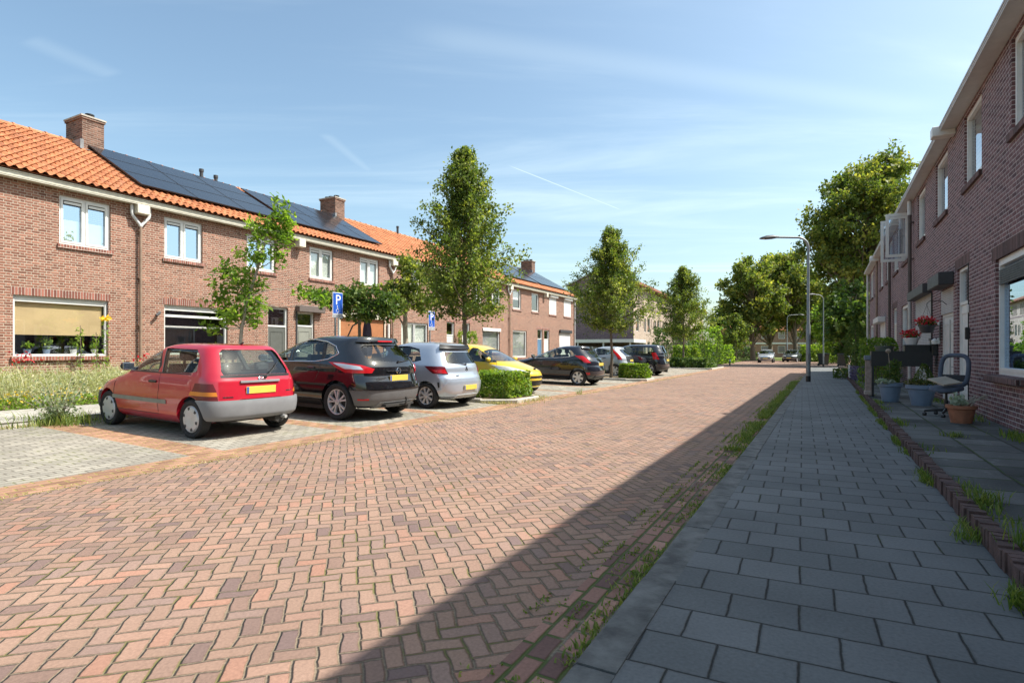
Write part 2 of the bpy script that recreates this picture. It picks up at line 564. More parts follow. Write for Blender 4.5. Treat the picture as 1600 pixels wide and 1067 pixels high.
M['soil'] = soil_mat('garden_soil', (.10, .075, .045), (.16, .12, .075), (.24, .19, .11))
M['lawn'] = soil_mat('verge_grass', (.085, .125, .03), (.14, .175, .045), (.21, .22, .07))
M['ground'] = soil_mat('far_ground', (.09, .11, .04), (.13, .14, .06), (.18, .16, .09))
M['white'] = plain('white_paint', (.68, .67, .64), .45, var=.06)
M['gutter_cream'] = plain('gutter_cream', (.50, .47, .385), .5, var=.1)
M['cream'] = plain('cream_paint', (.62, .57, .46), .5, var=.08)
M['greywhite'] = plain('grey_white_paint', (.55, .55, .54), .5, var=.08)
M['black'] = plain('black_plastic', (.016, .016, .017), .45, var=.2)
M['charcoal'] = plain('charcoal_box', (.040, .040, .044), .5, var=.2)
M['zinc'] = plain('grey_pipe', (.42, .42, .41), .4, .2, var=.15)
M['pipe_brown'] = plain('brown_pipe', (.25, .17, .12), .6, var=.2)
M['pipe_dark'] = plain('dark_pipe', (.085, .065, .058), .6, var=.2)
M['lead'] = plain('lead_flashing', (.20, .21, .22), .55, var=.25)
M['glass'] = glass_mat('window_glass', .20)
M['glass_hi'] = glass_mat('window_glass_bright', .55, (1, 1, 1), 0, (.66, .82, 1))  # gloss tinted blue: the sky's reflection is coloured into these panes
M['interior'] = plain('dark_room', (.035, .034, .033), .9, var=.3)
M['curtain'] = plain('white_curtain', (.68, .67, .64), .8, var=.05)
M['curtain_green'] = plain('pale_green_curtain', (.52, .57, .52), .8, var=.06)


def slat_mat(name, a, b, pitch, axis=2):
    t = T(name)
    c = t.sep(t.obj())[axis]
    s = t.m('FRACT', t.m('DIVIDE', c, pitch))
    col = t.mix(t.rng(t.noise(t.obj(), 2.0, 3), .3, .7), (*a, 1), (*[x * .82 for x in a], 1))
    col = t.mix(t.rng(t.m('ABSOLUTE', t.m('SUBTRACT', s, .5)), .36, .5), col, (*b, 1))
    return t.done(t.pbr(col, .6, 0, t.bump(t.m('ABSOLUTE', t.m('SUBTRACT', s, .5)), .012), .3))


M['bamboo'] = slat_mat('bamboo_blind', (.56, .42, .215), (.36, .25, .11), .022)
M['orange_shutter'] = slat_mat('orange_shutter', (.40, .165, .07), (.22, .085, .035), .05)
M['grey_shutter'] = slat_mat('grey_shutter', (.46, .45, .44), (.16, .15, .15), .042)
M['white_shutter'] = slat_mat('white_shutter', (.72, .70, .68), (.5, .48, .46), .05)
M['venetian'] = slat_mat('venetian_blind', (.36, .38, .38), (.10, .11, .11), .085)
M['blue_shutter'] = slat_mat('blue_grey_screen', (.25, .30, .36), (.16, .20, .25), .05)


def tile_mat():
    t = T('roof_tile')
    uv = t.uv()
    u, v, _ = t.sep(uv)
    idv = t.comb(t.m('FLOOR', t.m('DIVIDE', u, .205)), t.m('FLOOR', t.m('DIVIDE', v, .30)), 3.0)
    r, _ = t.white(idv)
    c = t.ramp(r, [(0, (.28, .095, .042)), (.5, (.40, .142, .058)), (.85, (.47, .185, .08)), (1, (.33, .13, .068))])
    k = t.rng(t.noise(uv, 2.5, 6, .7), .55, .75)
    c = t.mix(t.m('MULTIPLY', k, .45), c, (.23, .12, .07, 1))
    f = t.noise(uv, 40, 3)
    c = t.mix(t.m('MULTIPLY', f, .2), c, (.68, .36, .19, 1))
    return t.done(t.pbr(c, .75, 0, t.bump(f, .004), .3))


M['tile'] = tile_mat()


def solar_mat():
    t = T('solar_panel')
    u, v, _ = t.sep(t.obj())
    a = t.m('FRACT', t.m('DIVIDE', u, .165)); b = t.m('FRACT', t.m('DIVIDE', v, .165))
    d = t.m('MINIMUM', t.m('MINIMUM', a, t.m('SUBTRACT', 1.0, a)), t.m('MINIMUM', b, t.m('SUBTRACT', 1.0, b)))
    c = t.mix(t.rng(d, .01, .03), (.017, .019, .023, 1), (.013, .015, .019, 1))
    return t.done(t.pbr(c, .16, 0, None, .5, .0))


M['solar'] = solar_mat()

# ================================================================== ground
g = MB()
R0 = 900
g.quad((-R0, -R0, -.03), (R0, -R0, -.03), (R0, R0, -.03), (-R0, R0, -.03))
tag(g.obj('ground', M['ground']), kind='structure')


def sheet(name, pts, mat, n=1, qs=None):
    """flat paving between successive (q,z) points, swept along t0..t1, UV = street metres"""
    t0, t1 = pts
    mb = MB()
    seg = max(1, int((t1 - t0) / n))
    for i in range(seg):
        a = t0 + (t1 - t0) * i / seg; b = t0 + (t1 - t0) * (i + 1) / seg
        for (q0, z0), (q1, z1) in zip(qs[:-1], qs[1:]):
            mb.quad(road(a, q0, z0), road(a, q1, z1), road(b, q1, z1), road(b, q0, z0), 0,
                    [(a, q0), (a, q1), (b, q1), (b, q0)])
    # normals up
    o = mb.obj(name, mat, fixn=False)
    me = o.data
    if me.polygons[0].normal.z < 0: me.flip_normals()
    return tag(o, kind='structure')


TEND = 47.5
sheet('road', (-7, TEND), M['road'], 6, [(-6.5, 0), (-4, .012), (-1.22, 0)])
sheet('road_gutter', (-7, TEND), M['gutter'], 6, [(-1.22, 0.0), (-.88, -.006)])
sheet('parking_edge_band', (-7, TEND), M['band'], 6, [(-7.0, bay_z(-7.0)), (-6.5, 0)])
# bays between brick dividers
divs = [(-3.6, -3.2), (-.95, -.5), (1.7, 2.1), (4.25, 4.7), (6.8, 7.2), (9.5, 9.9), (12.0, 12.0), (14.35, 14.35), (16.6, 16.95), (19.0, 19.35), (21.6, 21.9), (23.9, 23.9), (26.3, 26.3), (28.75, 29.05),
        (31.5, 31.8), (34.2, 34.5), (36.9, 37.2), (39.6, 39.9), (41.0, 41.0)]
for (a0, a1), (b0, b1) in zip(divs[:-1], divs[1:]):
    if (a0, b0) in ((12.0, 14.35), (23.9, 26.3)): continue
    sheet('parking_bay', (a1, b0), M['bay'], 3, [(-11.3, bay_z(-11.3)), (-7.0, bay_z(-7.0))])
for (a0, a1) in divs:
    if a1 > a0:
        sheet('bay_divider', (a0, a1), M['band'], 3, [(-11.3, bay_z(-11.3)), (-7.0, bay_z(-7.0))])

# kerbs
kb = MB()


def kerb_run(mb, a, b, w, z0, z1, L=1.0, gap=.006, r=.02):
    """kerb stones along a->b (world points), width to the left of travel"""
    a = Vector(a); b = Vector(b); d = b - a; n = max(1, round(d.length / L)); d /= n
    e = d.normalized(); s = Vector((-e.y, e.x, 0)) * w
    for i in range(n):
        p = a + d * i + e * gap; q = a + d * (i + 1) - e * gap
        dz = random.uniform(-.004, .004)
        sec = [(0, z0), (0, z1 - r), (r / w, z1), (1, z1), (1, z0)]
        vs = []
        for pt in (p, q):
            for (k, z) in sec: vs.append((pt.x + s.x * k, pt.y + s.y * k, pt.z + z + dz))
        m = len(sec)
        fs = [tuple(range(m))[::-1], tuple(range(m, 2 * m))]
        for k in range(m):
            k2 = (k + 1) % m
            fs.append((k, k2, k2 + m, k + m))
        mb.add(vs, fs)


kerb_run(kb, road(TEND, -.88), road(-7, -.88), .18, -.05, .10)
tag(kb.obj('kerb', M['concrete'], fixn=True), kind='structure')
kb = MB()
kerb_run(kb, road(40.9, -11.3, .125), road(-7, -11.3, .125), -.12, -.05, .085)
tag(kb.obj('kerb_back', M['concrete_light'], fixn=True), kind='structure')

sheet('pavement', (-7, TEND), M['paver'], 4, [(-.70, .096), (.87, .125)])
_p = bpy.data.objects['pavement'].data
for l in _p.uv_layers[0].data:          # rows run across the pavement
    l.uv = (l.uv[1] + .03 * l.uv[0], l.uv[0] - .02 * l.uv[1])
sheet('terrace', (-7, 40.0), M['terrace'], 4, [(.95, .195), (2.36, .205)])
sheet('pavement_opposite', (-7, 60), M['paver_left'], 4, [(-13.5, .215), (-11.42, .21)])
sheet('garden_soil', (-7, 60), M['soil'], 4, [(-19.5, .26), (-13.5, .19)])
# beyond the houses: crossing, grass verge, planted island beds
sheet('crossing_road', (TEND, 84), M['road'], 6, [(-9.0, .0), (40, 0)])
sheet('grass_verge', (TEND + 8, 170), M['lawn'], 20, [(-40, .10), (-9.0, .05)])
sheet('grass_verge_far', (84, 170), M['lawn'], 20, [(-9.0, .05), (60, .05)])
sheet('garden_ground', (60, 110), M['lawn'], 20, [(-40, .12), (-13.5, .115)])

# brick edging between pavement and terrace: upright bricks laid side by side
eb = MB()
t_ = 0.3
while t_ < 31:
    w = .060
    zt = .235 + random.uniform(-.012, .012)
    qa = .868 + random.uniform(-.008, .008)
    tilt = random.uniform(-.006, .006)
    vs = [road(t_ + a * w + tilt * b, qa + b * .095, z) for a in (0, 1) for b in (0, 1) for z in (.05, zt)]
    eb.add(vs, [(0, 1, 3, 2), (4, 6, 7, 5), (0, 4, 5, 1), (2, 3, 7, 6), (0, 2, 6, 4), (1, 5, 7, 3)])
    t_ += .0685
tag(eb.obj('brick_edging', plain('edging_brick', (.105, .062, .055), .9, var=.45, nscale=9, bump=.004), fixn=True),
    'low dark row of upright bricks edging the terrace beside the pavement', 'edging')


# planted islands
def island(t0, t1, q0, q1, label):
    mb = MB(); z = .11
    P = [road(t0, q1), road(t0 + .5, q0), road(t1 - .5, q0), road(t1, q1), road(t1, -11.2), road(t0, -11.2)]
    for a, b in zip(P[:4], P[1:4]):
        kerb_run(mb, a, b, .10, -.06, z, .8)
    kerb_run(mb, P[3], P[4], .10, -.06, z + .02, .8); kerb_run(mb, P[5], P[0], .10, -.06, z + .02, .8)
    o = mb.obj('island_kerb', M['concrete_light'], fixn=True)
    tag(o, label, 'kerb', 'kerbed planting islands between parking bays')
    s = MB()
    I = [road(t0 + .1, q1), road(t0 + .5, q0 - .1), road(t1 - .5, q0 - .1), road(t1 - .1, q1), road(t1 - .1, -11.3), road(t0 + .1, -11.3)]
    s.add([(p.x, p.y, z - .02) for p in I], [(0, 1, 2, 3, 4, 5)])
    so = s.obj('island_soil', M['soil'], fixn=False)
    if so.data.polygons[0].normal.z < 0: so.data.flip_normals()
    tag(so, kind='structure')


island(12.05, 14.3, -6.8, -7.6, 'pale concrete kerb round the island of the square clipped hedge')
island(23.95, 26.25, -6.8, -7.6, 'pale concrete kerb round the island of the slim street tree by the dark hatchback')
island(41.0, 47.3, -6.9, -7.9, 'pale concrete kerb round the far island with the long low hedge')
# ================================================================== house parts
def wall_front(mb, w, z0, z1, openings, depth=.11, mi=0, x0=0.0):
    """front wall sheet at y=0 with rectangular openings (x0,x1,z0,z1) and brick reveals"""
    xs = sorted({x0, w} | {o[0] for o in openings} | {o[1] for o in openings})
    zs = sorted({z0, z1} | {o[2] for o in openings} | {o[3] for o in openings})
    for a, b in zip(xs[:-1], xs[1:]):
        for c, d in zip(zs[:-1], zs[1:]):
            mx, mz = (a + b) / 2, (c + d) / 2
            if any(o[0] < mx < o[1] and o[2] < mz < o[3] for o in openings): continue
            mb.quad((a, 0, c), (b, 0, c), (b, 0, d), (a, 0, d), mi)
    for (a, b, c, d) in [o[:4] for o in openings]:
        mb.quad((a, 0, c), (a, 0, d), (a, depth, d), (a, depth, c), mi)
        mb.quad((b, 0, c), (b, depth, c), (b, depth, d), (b, 0, d), mi)
        mb.quad((a, 0, c), (a, depth, c), (b, depth, c), (b, 0, c), mi)
        mb.quad((a, 0, d), (b, 0, d), (b, depth, d), (a, depth, d), mi)


def ring(mb, x0, x1, z0, z1, w, y0, y1, mi=0):
    mb.box(x0, x0 + w, y0, y1, z0, z1, mi)
    mb.box(x1 - w, x1, y0, y1, z0, z1, mi)
    mb.box(x0 + w, x1 - w, y0, y1, z0, z0 + w, mi)
    mb.box(x0 + w, x1 - w, y0, y1, z1 - w, z1, mi)


def window(parent, x0, x1, z0, z1, n=1, mat=None, glass=None, y=.065, sill='soldier', cover=None, coverz=None,
           headbar=False, fw=.055, casew=.05, sillo=.05, lab=None):
    """frame mesh (part) with panes, sill and blinds as its pieces"""
    mat = mat or M['white']
    mb = MB()
    ring(mb, x0, x1, z0, z1, fw, y, y + .07)
    pw = (x1 - x0 - 2 * fw) / n
    gl = MB(); hbars = []
    for i in range(n):
        a = x0 + fw + pw * i; b = a + pw
        if i: mb.box(a - .022, a + .022, y + .003, y + .066, z0 + fw, z1 - fw)
        aa = a + (.022 if i else 0); bb = b - (.022 if i < n - 1 else 0)
        if casew:
            ring(mb, aa + .002, bb - .002, z0 + fw + .002, z1 - fw - .002, casew, y - .012, y + .05)
        if headbar:                                      # white ventilation grille with dark gap in the pane head
            hbars.append((aa + casew, bb - casew))
        gl.quad((aa + casew, y + .045, z0 + fw + casew), (bb - casew, y + .045, z0 + fw + casew),
                (bb - casew, y + .045, z1 - fw - casew), (aa + casew, y + .045, z1 - fw - casew))
    f = mb.obj('window', mat, parent)
    if lab: f['label'] = lab
    gl.obj('pane', glass or M['glass'], f)
    zt_ = z1 - fw - casew
    for (p_, q_) in hbars:
        v_ = MB(); v_.box(p_ + .002, q_ - .002, y + .028, y + .042, zt_ - .115, zt_ - .002); vo = v_.obj('vent_slot', M['black'], f)
        v_ = MB(); v_.box(p_ + .035, q_ - .004, y + .008, y + .027, zt_ - .085, zt_ - .025); v_.obj('vent_grille', M['white'], vo if False else f)
    if sill:
        s = MB(); s.box(x0 - .05, x1 + .05, -sillo, y + .01, z0 - .10, z0 - .004)
        s.obj('sill', M[sill], f)
    if cover:
        cz0, cz1 = coverz or (z0 + .05, z1 - .05)
        c = MB(); c.box(x0 + .08, x1 - .08, y + .10, y + .115, cz0, cz1)
        c.obj('blind' if cover not in ('curtain', 'curtain_green') else 'curtain', M[cover], f)
    return f


def lintel(parent, x0, x1, z, mat, h=.20, y=-.004):
    mb = MB(); mb.box(x0, x1, y, .02, z, z + h)
    return mb.obj('lintel', mat, parent)


def door(parent, x0, x1, z0, z1, mat, zt=None, frame=None, y=.07, glassy=True):
    """frame with transom light above; leaf and handle"""
    zt = zt or z0 + 2.1
    mb = MB(); ring(mb, x0, x1, z0, z1, .06, y, y + .08)
    mb.box(x0 + .06, x1 - .06, y, y + .08, zt, zt + .06)
    f = mb.obj('door', frame or M['white'], parent)
    p = MB(); p.quad((x0 + .06, y + .05, zt + .06), (x1 - .06, y + .05, zt + .06), (x1 - .06, y + .05, z1 - .06), (x0 + .06, y + .05, z1 - .06))
    p.obj('transom_pane', M['glass'], f)
    l = MB(); l.box(x0 + .062, x1 - .062, y + .02, y + .06, z0 + .03, zt - .002)
    ring(l, x0 + .16, x1 - .16, z0 + .25, zt - .15, .03, y + .008, y + .03)
    l.obj('door_leaf', mat, f)
    h = MB(); h.tube([(x0 + .12, y + .02, z0 + 1.0), (x0 + .12, y - .03, z0 + 1.0), (x0 + .22, y - .03, z0 + 1.0)], .010, 6)
    h.obj('handle', M['zinc'], f)
    return f


def pantile_roof(name, w, y0, z0, y1, z1, parent, seed):
    """S-profile clay tiles in stepped courses, with ridge caps"""
    rr = random.Random(seed)
    px = .205; nx = max(1, round(w / px)); px = w / nx
    sub = 7
    L = math.hypot(y1 - y0, z1 - z0); rows = round(L / .30)
    sy, sz = (y1 - y0) / rows, (z1 - z0) / rows
    ny, nz = -(z1 - z0) / L, (y1 - y0) / L
    prof = [(.0, .010), (.14, .042), (.30, .050), (.46, .034), (.60, .004), (.74, -.010), (.88, -.004)]
    xs = []
    for i in range(nx):
        for a, h in prof: xs.append((i * px + a * px, h))
    xs.append((w, .010))
    vs = []; uv = []
    for r in range(rows):
        jit = [rr.uniform(-.006, .006) for _ in range(nx + 1)]
        for e in (0, 1):
            for k, (x, h) in enumerate(xs):
                j = jit[min(k // sub, nx)]
                lift = h + (.028 if e == 0 else 0.0) + j
                yy = y0 + sy * (r + e) + (-.03 * sy / .3 if e == 0 else 0); zz = z0 + sz * (r + e) - (.03 * sz / .3 if e == 0 else 0)
                vs.append((x, yy + ny * lift, zz + nz * lift))
                uv.append((x + .001, (r + (.02 if e == 0 else .98)) * .30))
    n = len(xs); fs = []
    for r in range(rows):
        a = r * 2 * n; b = a + n
        for k in range(n - 1): fs.append((a + k, a + k + 1, b + k + 1, b + k))
        if r < rows - 1:
            c = b + n
            for k in range(n - 1): fs.append((b + k, b + k + 1, c + k + 1, c + k))
    mb = MB(); mb.add(vs, fs)
    mb.uv = {i: [uv[k] for k in f] for i, f in enumerate(fs)}
    # underside, ridge caps, rear slope
    me_under = [(0, y0, z0 - .03), (w, y0, z0 - .03), (w, y1, z1 - .03), (0, y1, z1 - .03)]
    mb.add(me_under, [(0, 3, 2, 1)])
    yb = y1 + (y1 - y0)
    mb.add([(0, y1, z1), (w, y1, z1), (w, yb, z0), (0, yb, z0)], [(0, 1, 2, 3)])
    x = 0
    while x < w - .05:
        l = min(.40, w - x)
        seg = []
        for (xx, r) in ((x, .12), (x + .05, .12), (x + .051, .10), (x + l, .10)):
            for k in range(7):
                a = PI * k / 6
                seg.append((xx, y1 - math.cos(a) * r * 1.05, z1 - .03 + math.sin(a) * r))
        f2 = []
        for s_ in range(3):
            for k in range(6): f2.append((s_ * 7 + k, s_ * 7 + k + 1, s_ * 7 + k + 8, s_ * 7 + k + 7))
        mb.add(seg, f2)
        x += .40
    return mb.obj(name, M['tile'], parent, smooth=40)


def chimney(parent, xc, yc, z0, z1, wx=.62, wy=1.0, cowls=True):
    mb = MB()
    mb.box(xc - wx / 2, xc + wx / 2, yc - wy / 2, yc + wy / 2, z0, z1)
    mb.box(xc - wx / 2 - .03, xc + wx / 2 + .03, yc - wy / 2 - .03, yc + wy / 2 + .03, z1 - .10, z1 - .035)
    o = mb.obj('chimney', M['brick_chimney'], parent)
    c = MB(); c.box(xc - wx / 2 - .05, xc + wx / 2 + .05, yc - wy / 2 - .05, yc + wy / 2 + .05, z1 - .034, z1 + .015)
    c.obj('chimney_cap', M['concrete_light'], o)
    p = MB()
    for dy in (-.28, .08, .32):
        p.lathe([(.10, z1), (.10, z1 + .10), (.13, z1 + .11), (.13, z1 + .15), (0.0, z1 + .17)], 10, (xc, yc + dy, 0))
    p.obj('chimney_pot', M['black'], o, smooth=40)
    if cowls:
        w = MB()
        for k in range(7):
            a = PI * k / 7
            w.tube([(xc + .16 + math.cos(a) * .15 * math.cos(b), yc + math.sin(a) * .15 * math.cos(b), z1 + .02 + .20 * math.sin(b))
                    for b in [PI * j / 8 for j in range(9)]], .006, 4)
        w.obj('wire_cowl', M['charcoal'], o)
    l = MB()
    l.box(xc - wx / 2 - .12, xc + wx / 2 + .12, yc - wy / 2 - .16, yc - wy / 2 - .003, z0 + .18, z0 + .20)
    l.box(xc - wx / 2 - .10, xc - wx / 2 - .003, yc - wy / 2 - .1, yc + wy / 2, z0 + .2, z0 + .5)
    l.obj('flashing', M['lead'], o)
    return o


def gutter(parent, w, ztop, yo=-.25, mat='gutter_cream', soffit='cream', h=.17, x0=0.0):
    mb = MB()
    mb.box(x0, w, yo, yo + .03, ztop - h, ztop)
    mb.box(x0, w, yo - .018, yo - .0, ztop - .035, ztop - .004)
    mb.box(x0, w, yo + .03, -.002, ztop - h + .004, ztop - h + .024)
    mb.box(x0, w, yo - .009, yo - .001, ztop - h + .03, ztop - h + .05)
    return mb.obj('gutter', M[mat], parent)


def ybranch_pipe(parent, x, zt, zg, m1='greywhite', m2='pipe_brown', y=-.10):
    mb = MB()
    for s in (-1, 1):
        mb.tube([(x + s * .24, y, zt), (x + s * .24, y, zt - .22), (x + s * .22, y, zt - .30), (x + s * .05, y, zt - .50), (x, y, zt - .58)], .042, 10)
    o = mb.obj('downpipe', M[m1], parent, smooth=40)
    p = MB(); p.tube([(x, y, zt - .54), (x, y, zg)], .040, 10)
    for z in np.arange(zg + .5, zt - .7, 1.35):
        p.box(x - .055, x + .055, y - .01, -.001, z, z + .03)
    p.obj('lower_pipe', M[m2], o, smooth=40)
    b = MB(); b.rbox(x - .17, x + .17, -.27, -.01, zt - .24, zt + .02, .012)
    b.obj('hopper_box', M['cream'], o)
    return o


# ------------------------------------------------------------------ left terrace
LO = Vector((-19.2, 0, 0)); LD = Vector((.4672, .8842, 0)); LN = Vector((-.8842, .4672, 0))
L_ANG = math.atan2(LD.y, LD.x)
EAVE, RIDGE_Y, RIDGE_Z, OVER = 5.62, 3.8, 7.98, -.25
FLOOR = .22


def left_house(s0, s1, label, ops, seed):
    w = s1 - s0
    r = empty('terraced_house', LO + LD * s0, (0, 0, L_ANG), label, 'house', 'brick terraced houses along the far side')
    mb = MB()
    wall_front(mb, w, FLOOR - .3, EAVE - .14, ops)
    # party walls, back wall, floors
    for x in (0, w):
        mb.add([(x, 0, 0), (x, 7.6, 0), (x, 7.6, EAVE - .1), (x, RIDGE_Y, RIDGE_Z - .12), (x, 0, EAVE - .1)], [(0, 1, 2, 3, 4)])
    mb.quad((0, 7.6, 0), (w, 7.6, 0), (w, 7.6, EAVE), (0, 7.6, EAVE))
    mb.obj('wall', M['brick_left'], r)
    fl = MB()
    fl.box(.02, w - .02, .16, 7.5, 2.95, 3.15)
    fl.box(.02, w - .02, 3.0, 3.1, FLOOR, 2.94); fl.box(.02, w - .02, 3.0, 3.1, 3.16, EAVE)
    fl.box(.02, w - .02, .16, 7.5, FLOOR - .1, FLOOR)
    fl.obj('inner_floor', M['interior'], r)
    pantile_roof('roof', w, OVER - .06, EAVE + .06, RIDGE_Y, RIDGE_Z, r, seed)
    gutter(r, w, EAVE + .02)
    return r


SB = [6.9, 12.75, 18.25, 23.75, 29.26, 34.95, 40.66, 46.05, 51.93]
op = {}
# --- house left of the frame edge and house A
h0 = left_house(SB[0], SB[1], 'brick terraced house cut off by the left picture edge', [(1.5, 2.7, 4.06, 5.34), (1.2, 3.4, 1.2, 2.7)], 1)
window(h0, 1.5, 2.7, 4.06, 5.34, 2, sill='soldier'); window(h0, 1.2, 3.4, 1.2, 2.7, 1)
s = SB[1]
a1 = (16.30 - s, 17.50 - s, 4.08, 5.34); a2 = (15.35 - s, 17.44 - s, 1.2, 2.70)
a3 = (13.0 - s, 13.85 - s, .25, 2.75)
hA = left_house(s, SB[2], 'brick terraced house with a bamboo blind in its wide front window', [a1, a2, a3, (13.3 - s, 14.5 - s, 4.08, 5.34)], 2)
window(hA, *a1, 2, headbar=True, glass=M['glass_hi'], cover='curtain', coverz=(4.2, 4.75))
window(hA, 13.3 - s, 14.5 - s, 4.08, 5.34, 2, headbar=True, glass=M['glass_hi'])
door(hA, *a3, M['charcoal'])
f = window(hA, *a2, 1, mat=M['greywhite'], casew=0, fw=.06, glass=glass_mat('shop_glass', .07), cover='bamboo', coverz=(1.74, 2.58), sillo=.07)
hb = MB(); hb.box(a2[0] + .07, a2[1] - .07, .08, .13, 2.55, 2.64); hb.obj('blind_rail', M['white'], f)
lintel(hA, a2[0] - .05, a2[1] + .05, 2.70, M['soldier'], .19)
ybranch_pipe(hA, SB[2] - s - .02, EAVE - .16, .2)
# --- house B
s = SB[2]
b1 = (18.95 - s, 20.15 - s, 4.10, 5.34); b2 = (21.72 - s, 22.9 - s, 4.12, 5.34); b3 = (18.95 - s, 21.02 - s, 1.22, 2.72); b4 = (22.58 - s, 23.45 - s, .28, 2.9)
hB = left_house(s, SB[3], 'brick terraced house with three rows of dark panels on its roof', [b1, b2, b3, b4], 3)
window(hB, *b1, 2, headbar=True, glass=M['glass_hi'])
window(hB, *b2, 2, headbar=True, glass=M['glass_hi'])
f = window(hB, *b3, 1, casew=0, fw=.06, cover='curtain', coverz=(2.05, 2.1))  # cover is a thin white strip, acting as a bar reflected in the pane
hb = MB(); hb.box(b3[0] + .06, b3[1] - .06, .06, .12, 2.36, 2.43); hb.obj('reflected_bar', M['white'], f)  # white bar stands in for a reflection in the window glass
hb = MB(); hb.box(b3[0] + .07, b3[1] - .07, .08, .14, 2.56, 2.65); hb.obj('blind_rail', M['white'], f)
lintel(hB, b3[0] - .05, b3[1] + .05, 2.72, M['soldier'], .19)
door(hB, *b4, plain('door_grey_green', (.10, .105, .095), .5), zt=2.2)
chimney(hB, .40, RIDGE_Y, RIDGE_Z - .5, 8.78)
for x, h in ((22.7 - s, .42), (23.3 - s, .34)):
    vt = MB(); vt.lathe([(.065, RIDGE_Z - .25), (.065, RIDGE_Z + h - .12), (.085, RIDGE_Z + h - .11), (.085, RIDGE_Z + h), (.0, RIDGE_Z + h + .02)], 12, (x, RIDGE_Y + .15, 0))
    vt.obj('roof_vent', M['charcoal'], hB, smooth=40)
# --- house C
s = SB[3]
c1 = (24.46 - s, 25.68 - s, 4.14, 5.36); c2 = (27.2 - s, 28.4 - s, 4.15, 5.36); c3 = (26.0 - s, 28.75 - s, .6, 2.75); c4 = (23.83 - s + .02, 24.70 - s, .28, 2.80)
hC = left_house(s, SB[4], 'brick terraced house with an orange roller shutter over its front window', [c1, c2, c3, c4], 4)
bx = MB(); bx.rbox(-.03, .27, -.30, -.01, EAVE - .42, EAVE - .13, .012); bx.obj('gutter_box', M['cream'], hC)
window(hC, *c1, 2, headbar=True, cover='curtain_green'); window(hC, *c2, 2, headbar=True, cover='curtain_green')
door(hC, *c4, plain('door_pale_green', (.23, .235, .205), .5), zt=2.25)
sb = MB(); sb.rbox(c4[0] - .06, 25.06 - s, -.22, -.003, 2.80, 3.04, .015); sb.obj('roller_box', plain('brown_box', (.12, .095, .085), .6), hC)
sg = MB(); sg.box(c4[0] - .05, c4[0] + .01, -.03, -.003, .3, 2.79); sg.obj('shutter_rail', M['charcoal'], hC)
f = window(hC, c3[0], c3[1], c3[2], c3[3], 2, casew=0)
o_ = MB(); o_.box(c3[0] + .05, c3[1] - .05, .02, .05, .62, 2.74); o_.obj('roller_shutter', M['orange_shutter'], f)
sb = MB(); sb.rbox(c3[0] - .05, c3[1] + .06, -.10, -.003, 2.70, 2.95, .02); sb.obj('shutter_box', M['cream'], f)
for x in (c3[0] - .03, c3[1] - .02):
    sg = MB(); sg.box(x, x + .06, -.04, -.003, .55, 2.69); sg.obj('shutter_rail', M['cream'], f)
ybranch_pipe(hC, SB[4] - s - .02, EAVE - .16, .2)
pw = MB(); pw.tube([(SB[4] - s - .30, -.07, 2.55), (SB[4] - s - .30, -.07, .25)], .05, 10); pw.obj('white_pipe', M['white'], hC, smooth=40)
# --- house D
s = SB[4]
d1 = (30.0 - s, 31.4 - s, 4.1, 5.36); d2 = (29.95 - s, 32.05 - s, 1.3, 2.70); d3 = (33.7 - s, 34.45 - s, .28, 2.88); d5 = (32.5 - s, 33.7 - s, 4.1, 5.36)
hD = left_house(s, SB[5], 'brick terraced house with pale green curtains behind the street trees', [d1, d2, d3, d5], 5)
window(hD, *d1, 2, mat=M['cream']); window(hD, *d5, 2); window(hD, *d2, 2, cover='curtain_green', casew=.03, mat=M['greywhite'])
door(hD, *d3, M['white'], zt=2.15)
lintel(hD, d3[0] - .2, SB[5] - s - .003, 2.88, M['soldier'], .2)
chimney(hD, .10, RIDGE_Y, RIDGE_Z - .5, 8.78)
vt = MB(); vt.lathe([(.065, RIDGE_Z - .4), (.065, RIDGE_Z + .32), (.08, RIDGE_Z + .33), (.08, RIDGE_Z + .42), (0, RIDGE_Z + .43)], 12, (36.4 - s - 2.2, RIDGE_Y - .1, 0)); vt.obj('roof_vent', M['charcoal'], hD, smooth=40)
# --- house E
s = SB[5]
e1 = (37.8 - s, 39.55 - s, 4.1, 5.36); e2 = (37.4 - s, 39.5 - s, 1.25, 2.68); e3 = (.25, 1.05, .28, 2.88)
hE = left_house(s, SB[6], 'brick terraced house with a white box over its lower window blinds', [e1, e2, e3, (1.3, 2.4, 4.1, 5.36)], 6)
window(hE, *e1, 2); window(hE, 1.3, 2.4, 4.1, 5.36, 2); door(hE, *e3, M['white'], zt=2.15)
lintel(hE, .003, 1.25, 2.88, M['soldier'], .2)
f = window(hE, *e2, 1, cover='venetian', casew=.03)
sb = MB(); sb.rbox(e2[0] - .03, e2[1] + .03, -.07, -.003, 2.50, 2.69, .02); sb.obj('shutter_box', M['white'], f)
ybranch_pipe(hE, SB[6] - s - .02, EAVE - .16, .2)
chimney(hE, SB[6] - s - .35, RIDGE_Y, RIDGE_Z - .5, 8.78)
# --- house F
s = SB[6]
f1 = (41.2 - s, 42.4 - s, 4.05, 5.36); f2 = (44.0 - s, 45.2 - s, 4.05, 5.36); f3 = (41.2 - s, 43.25 - s, .9, 2.68); f4 = (44.95 - s, 45.8 - s, .28, 2.86)
hF = left_house(s, SB[7], 'brick terraced house with a blue front door beyond the yellow car', [f1, f2, f3, f4], 7)
window(hF, *f1, 1, cover='curtain', coverz=(4.7, 5.3)); window(hF, *f2, 1); window(hF, *f3, 1, cover='venetian', casew=.04)
door(hF, *f4, plain('door_blue', (.10, .20, .32), .45), zt=2.15)
lintel(hF, f4[0] - .12, SB[7] - s - .003, 2.86, M['soldier'], .2)
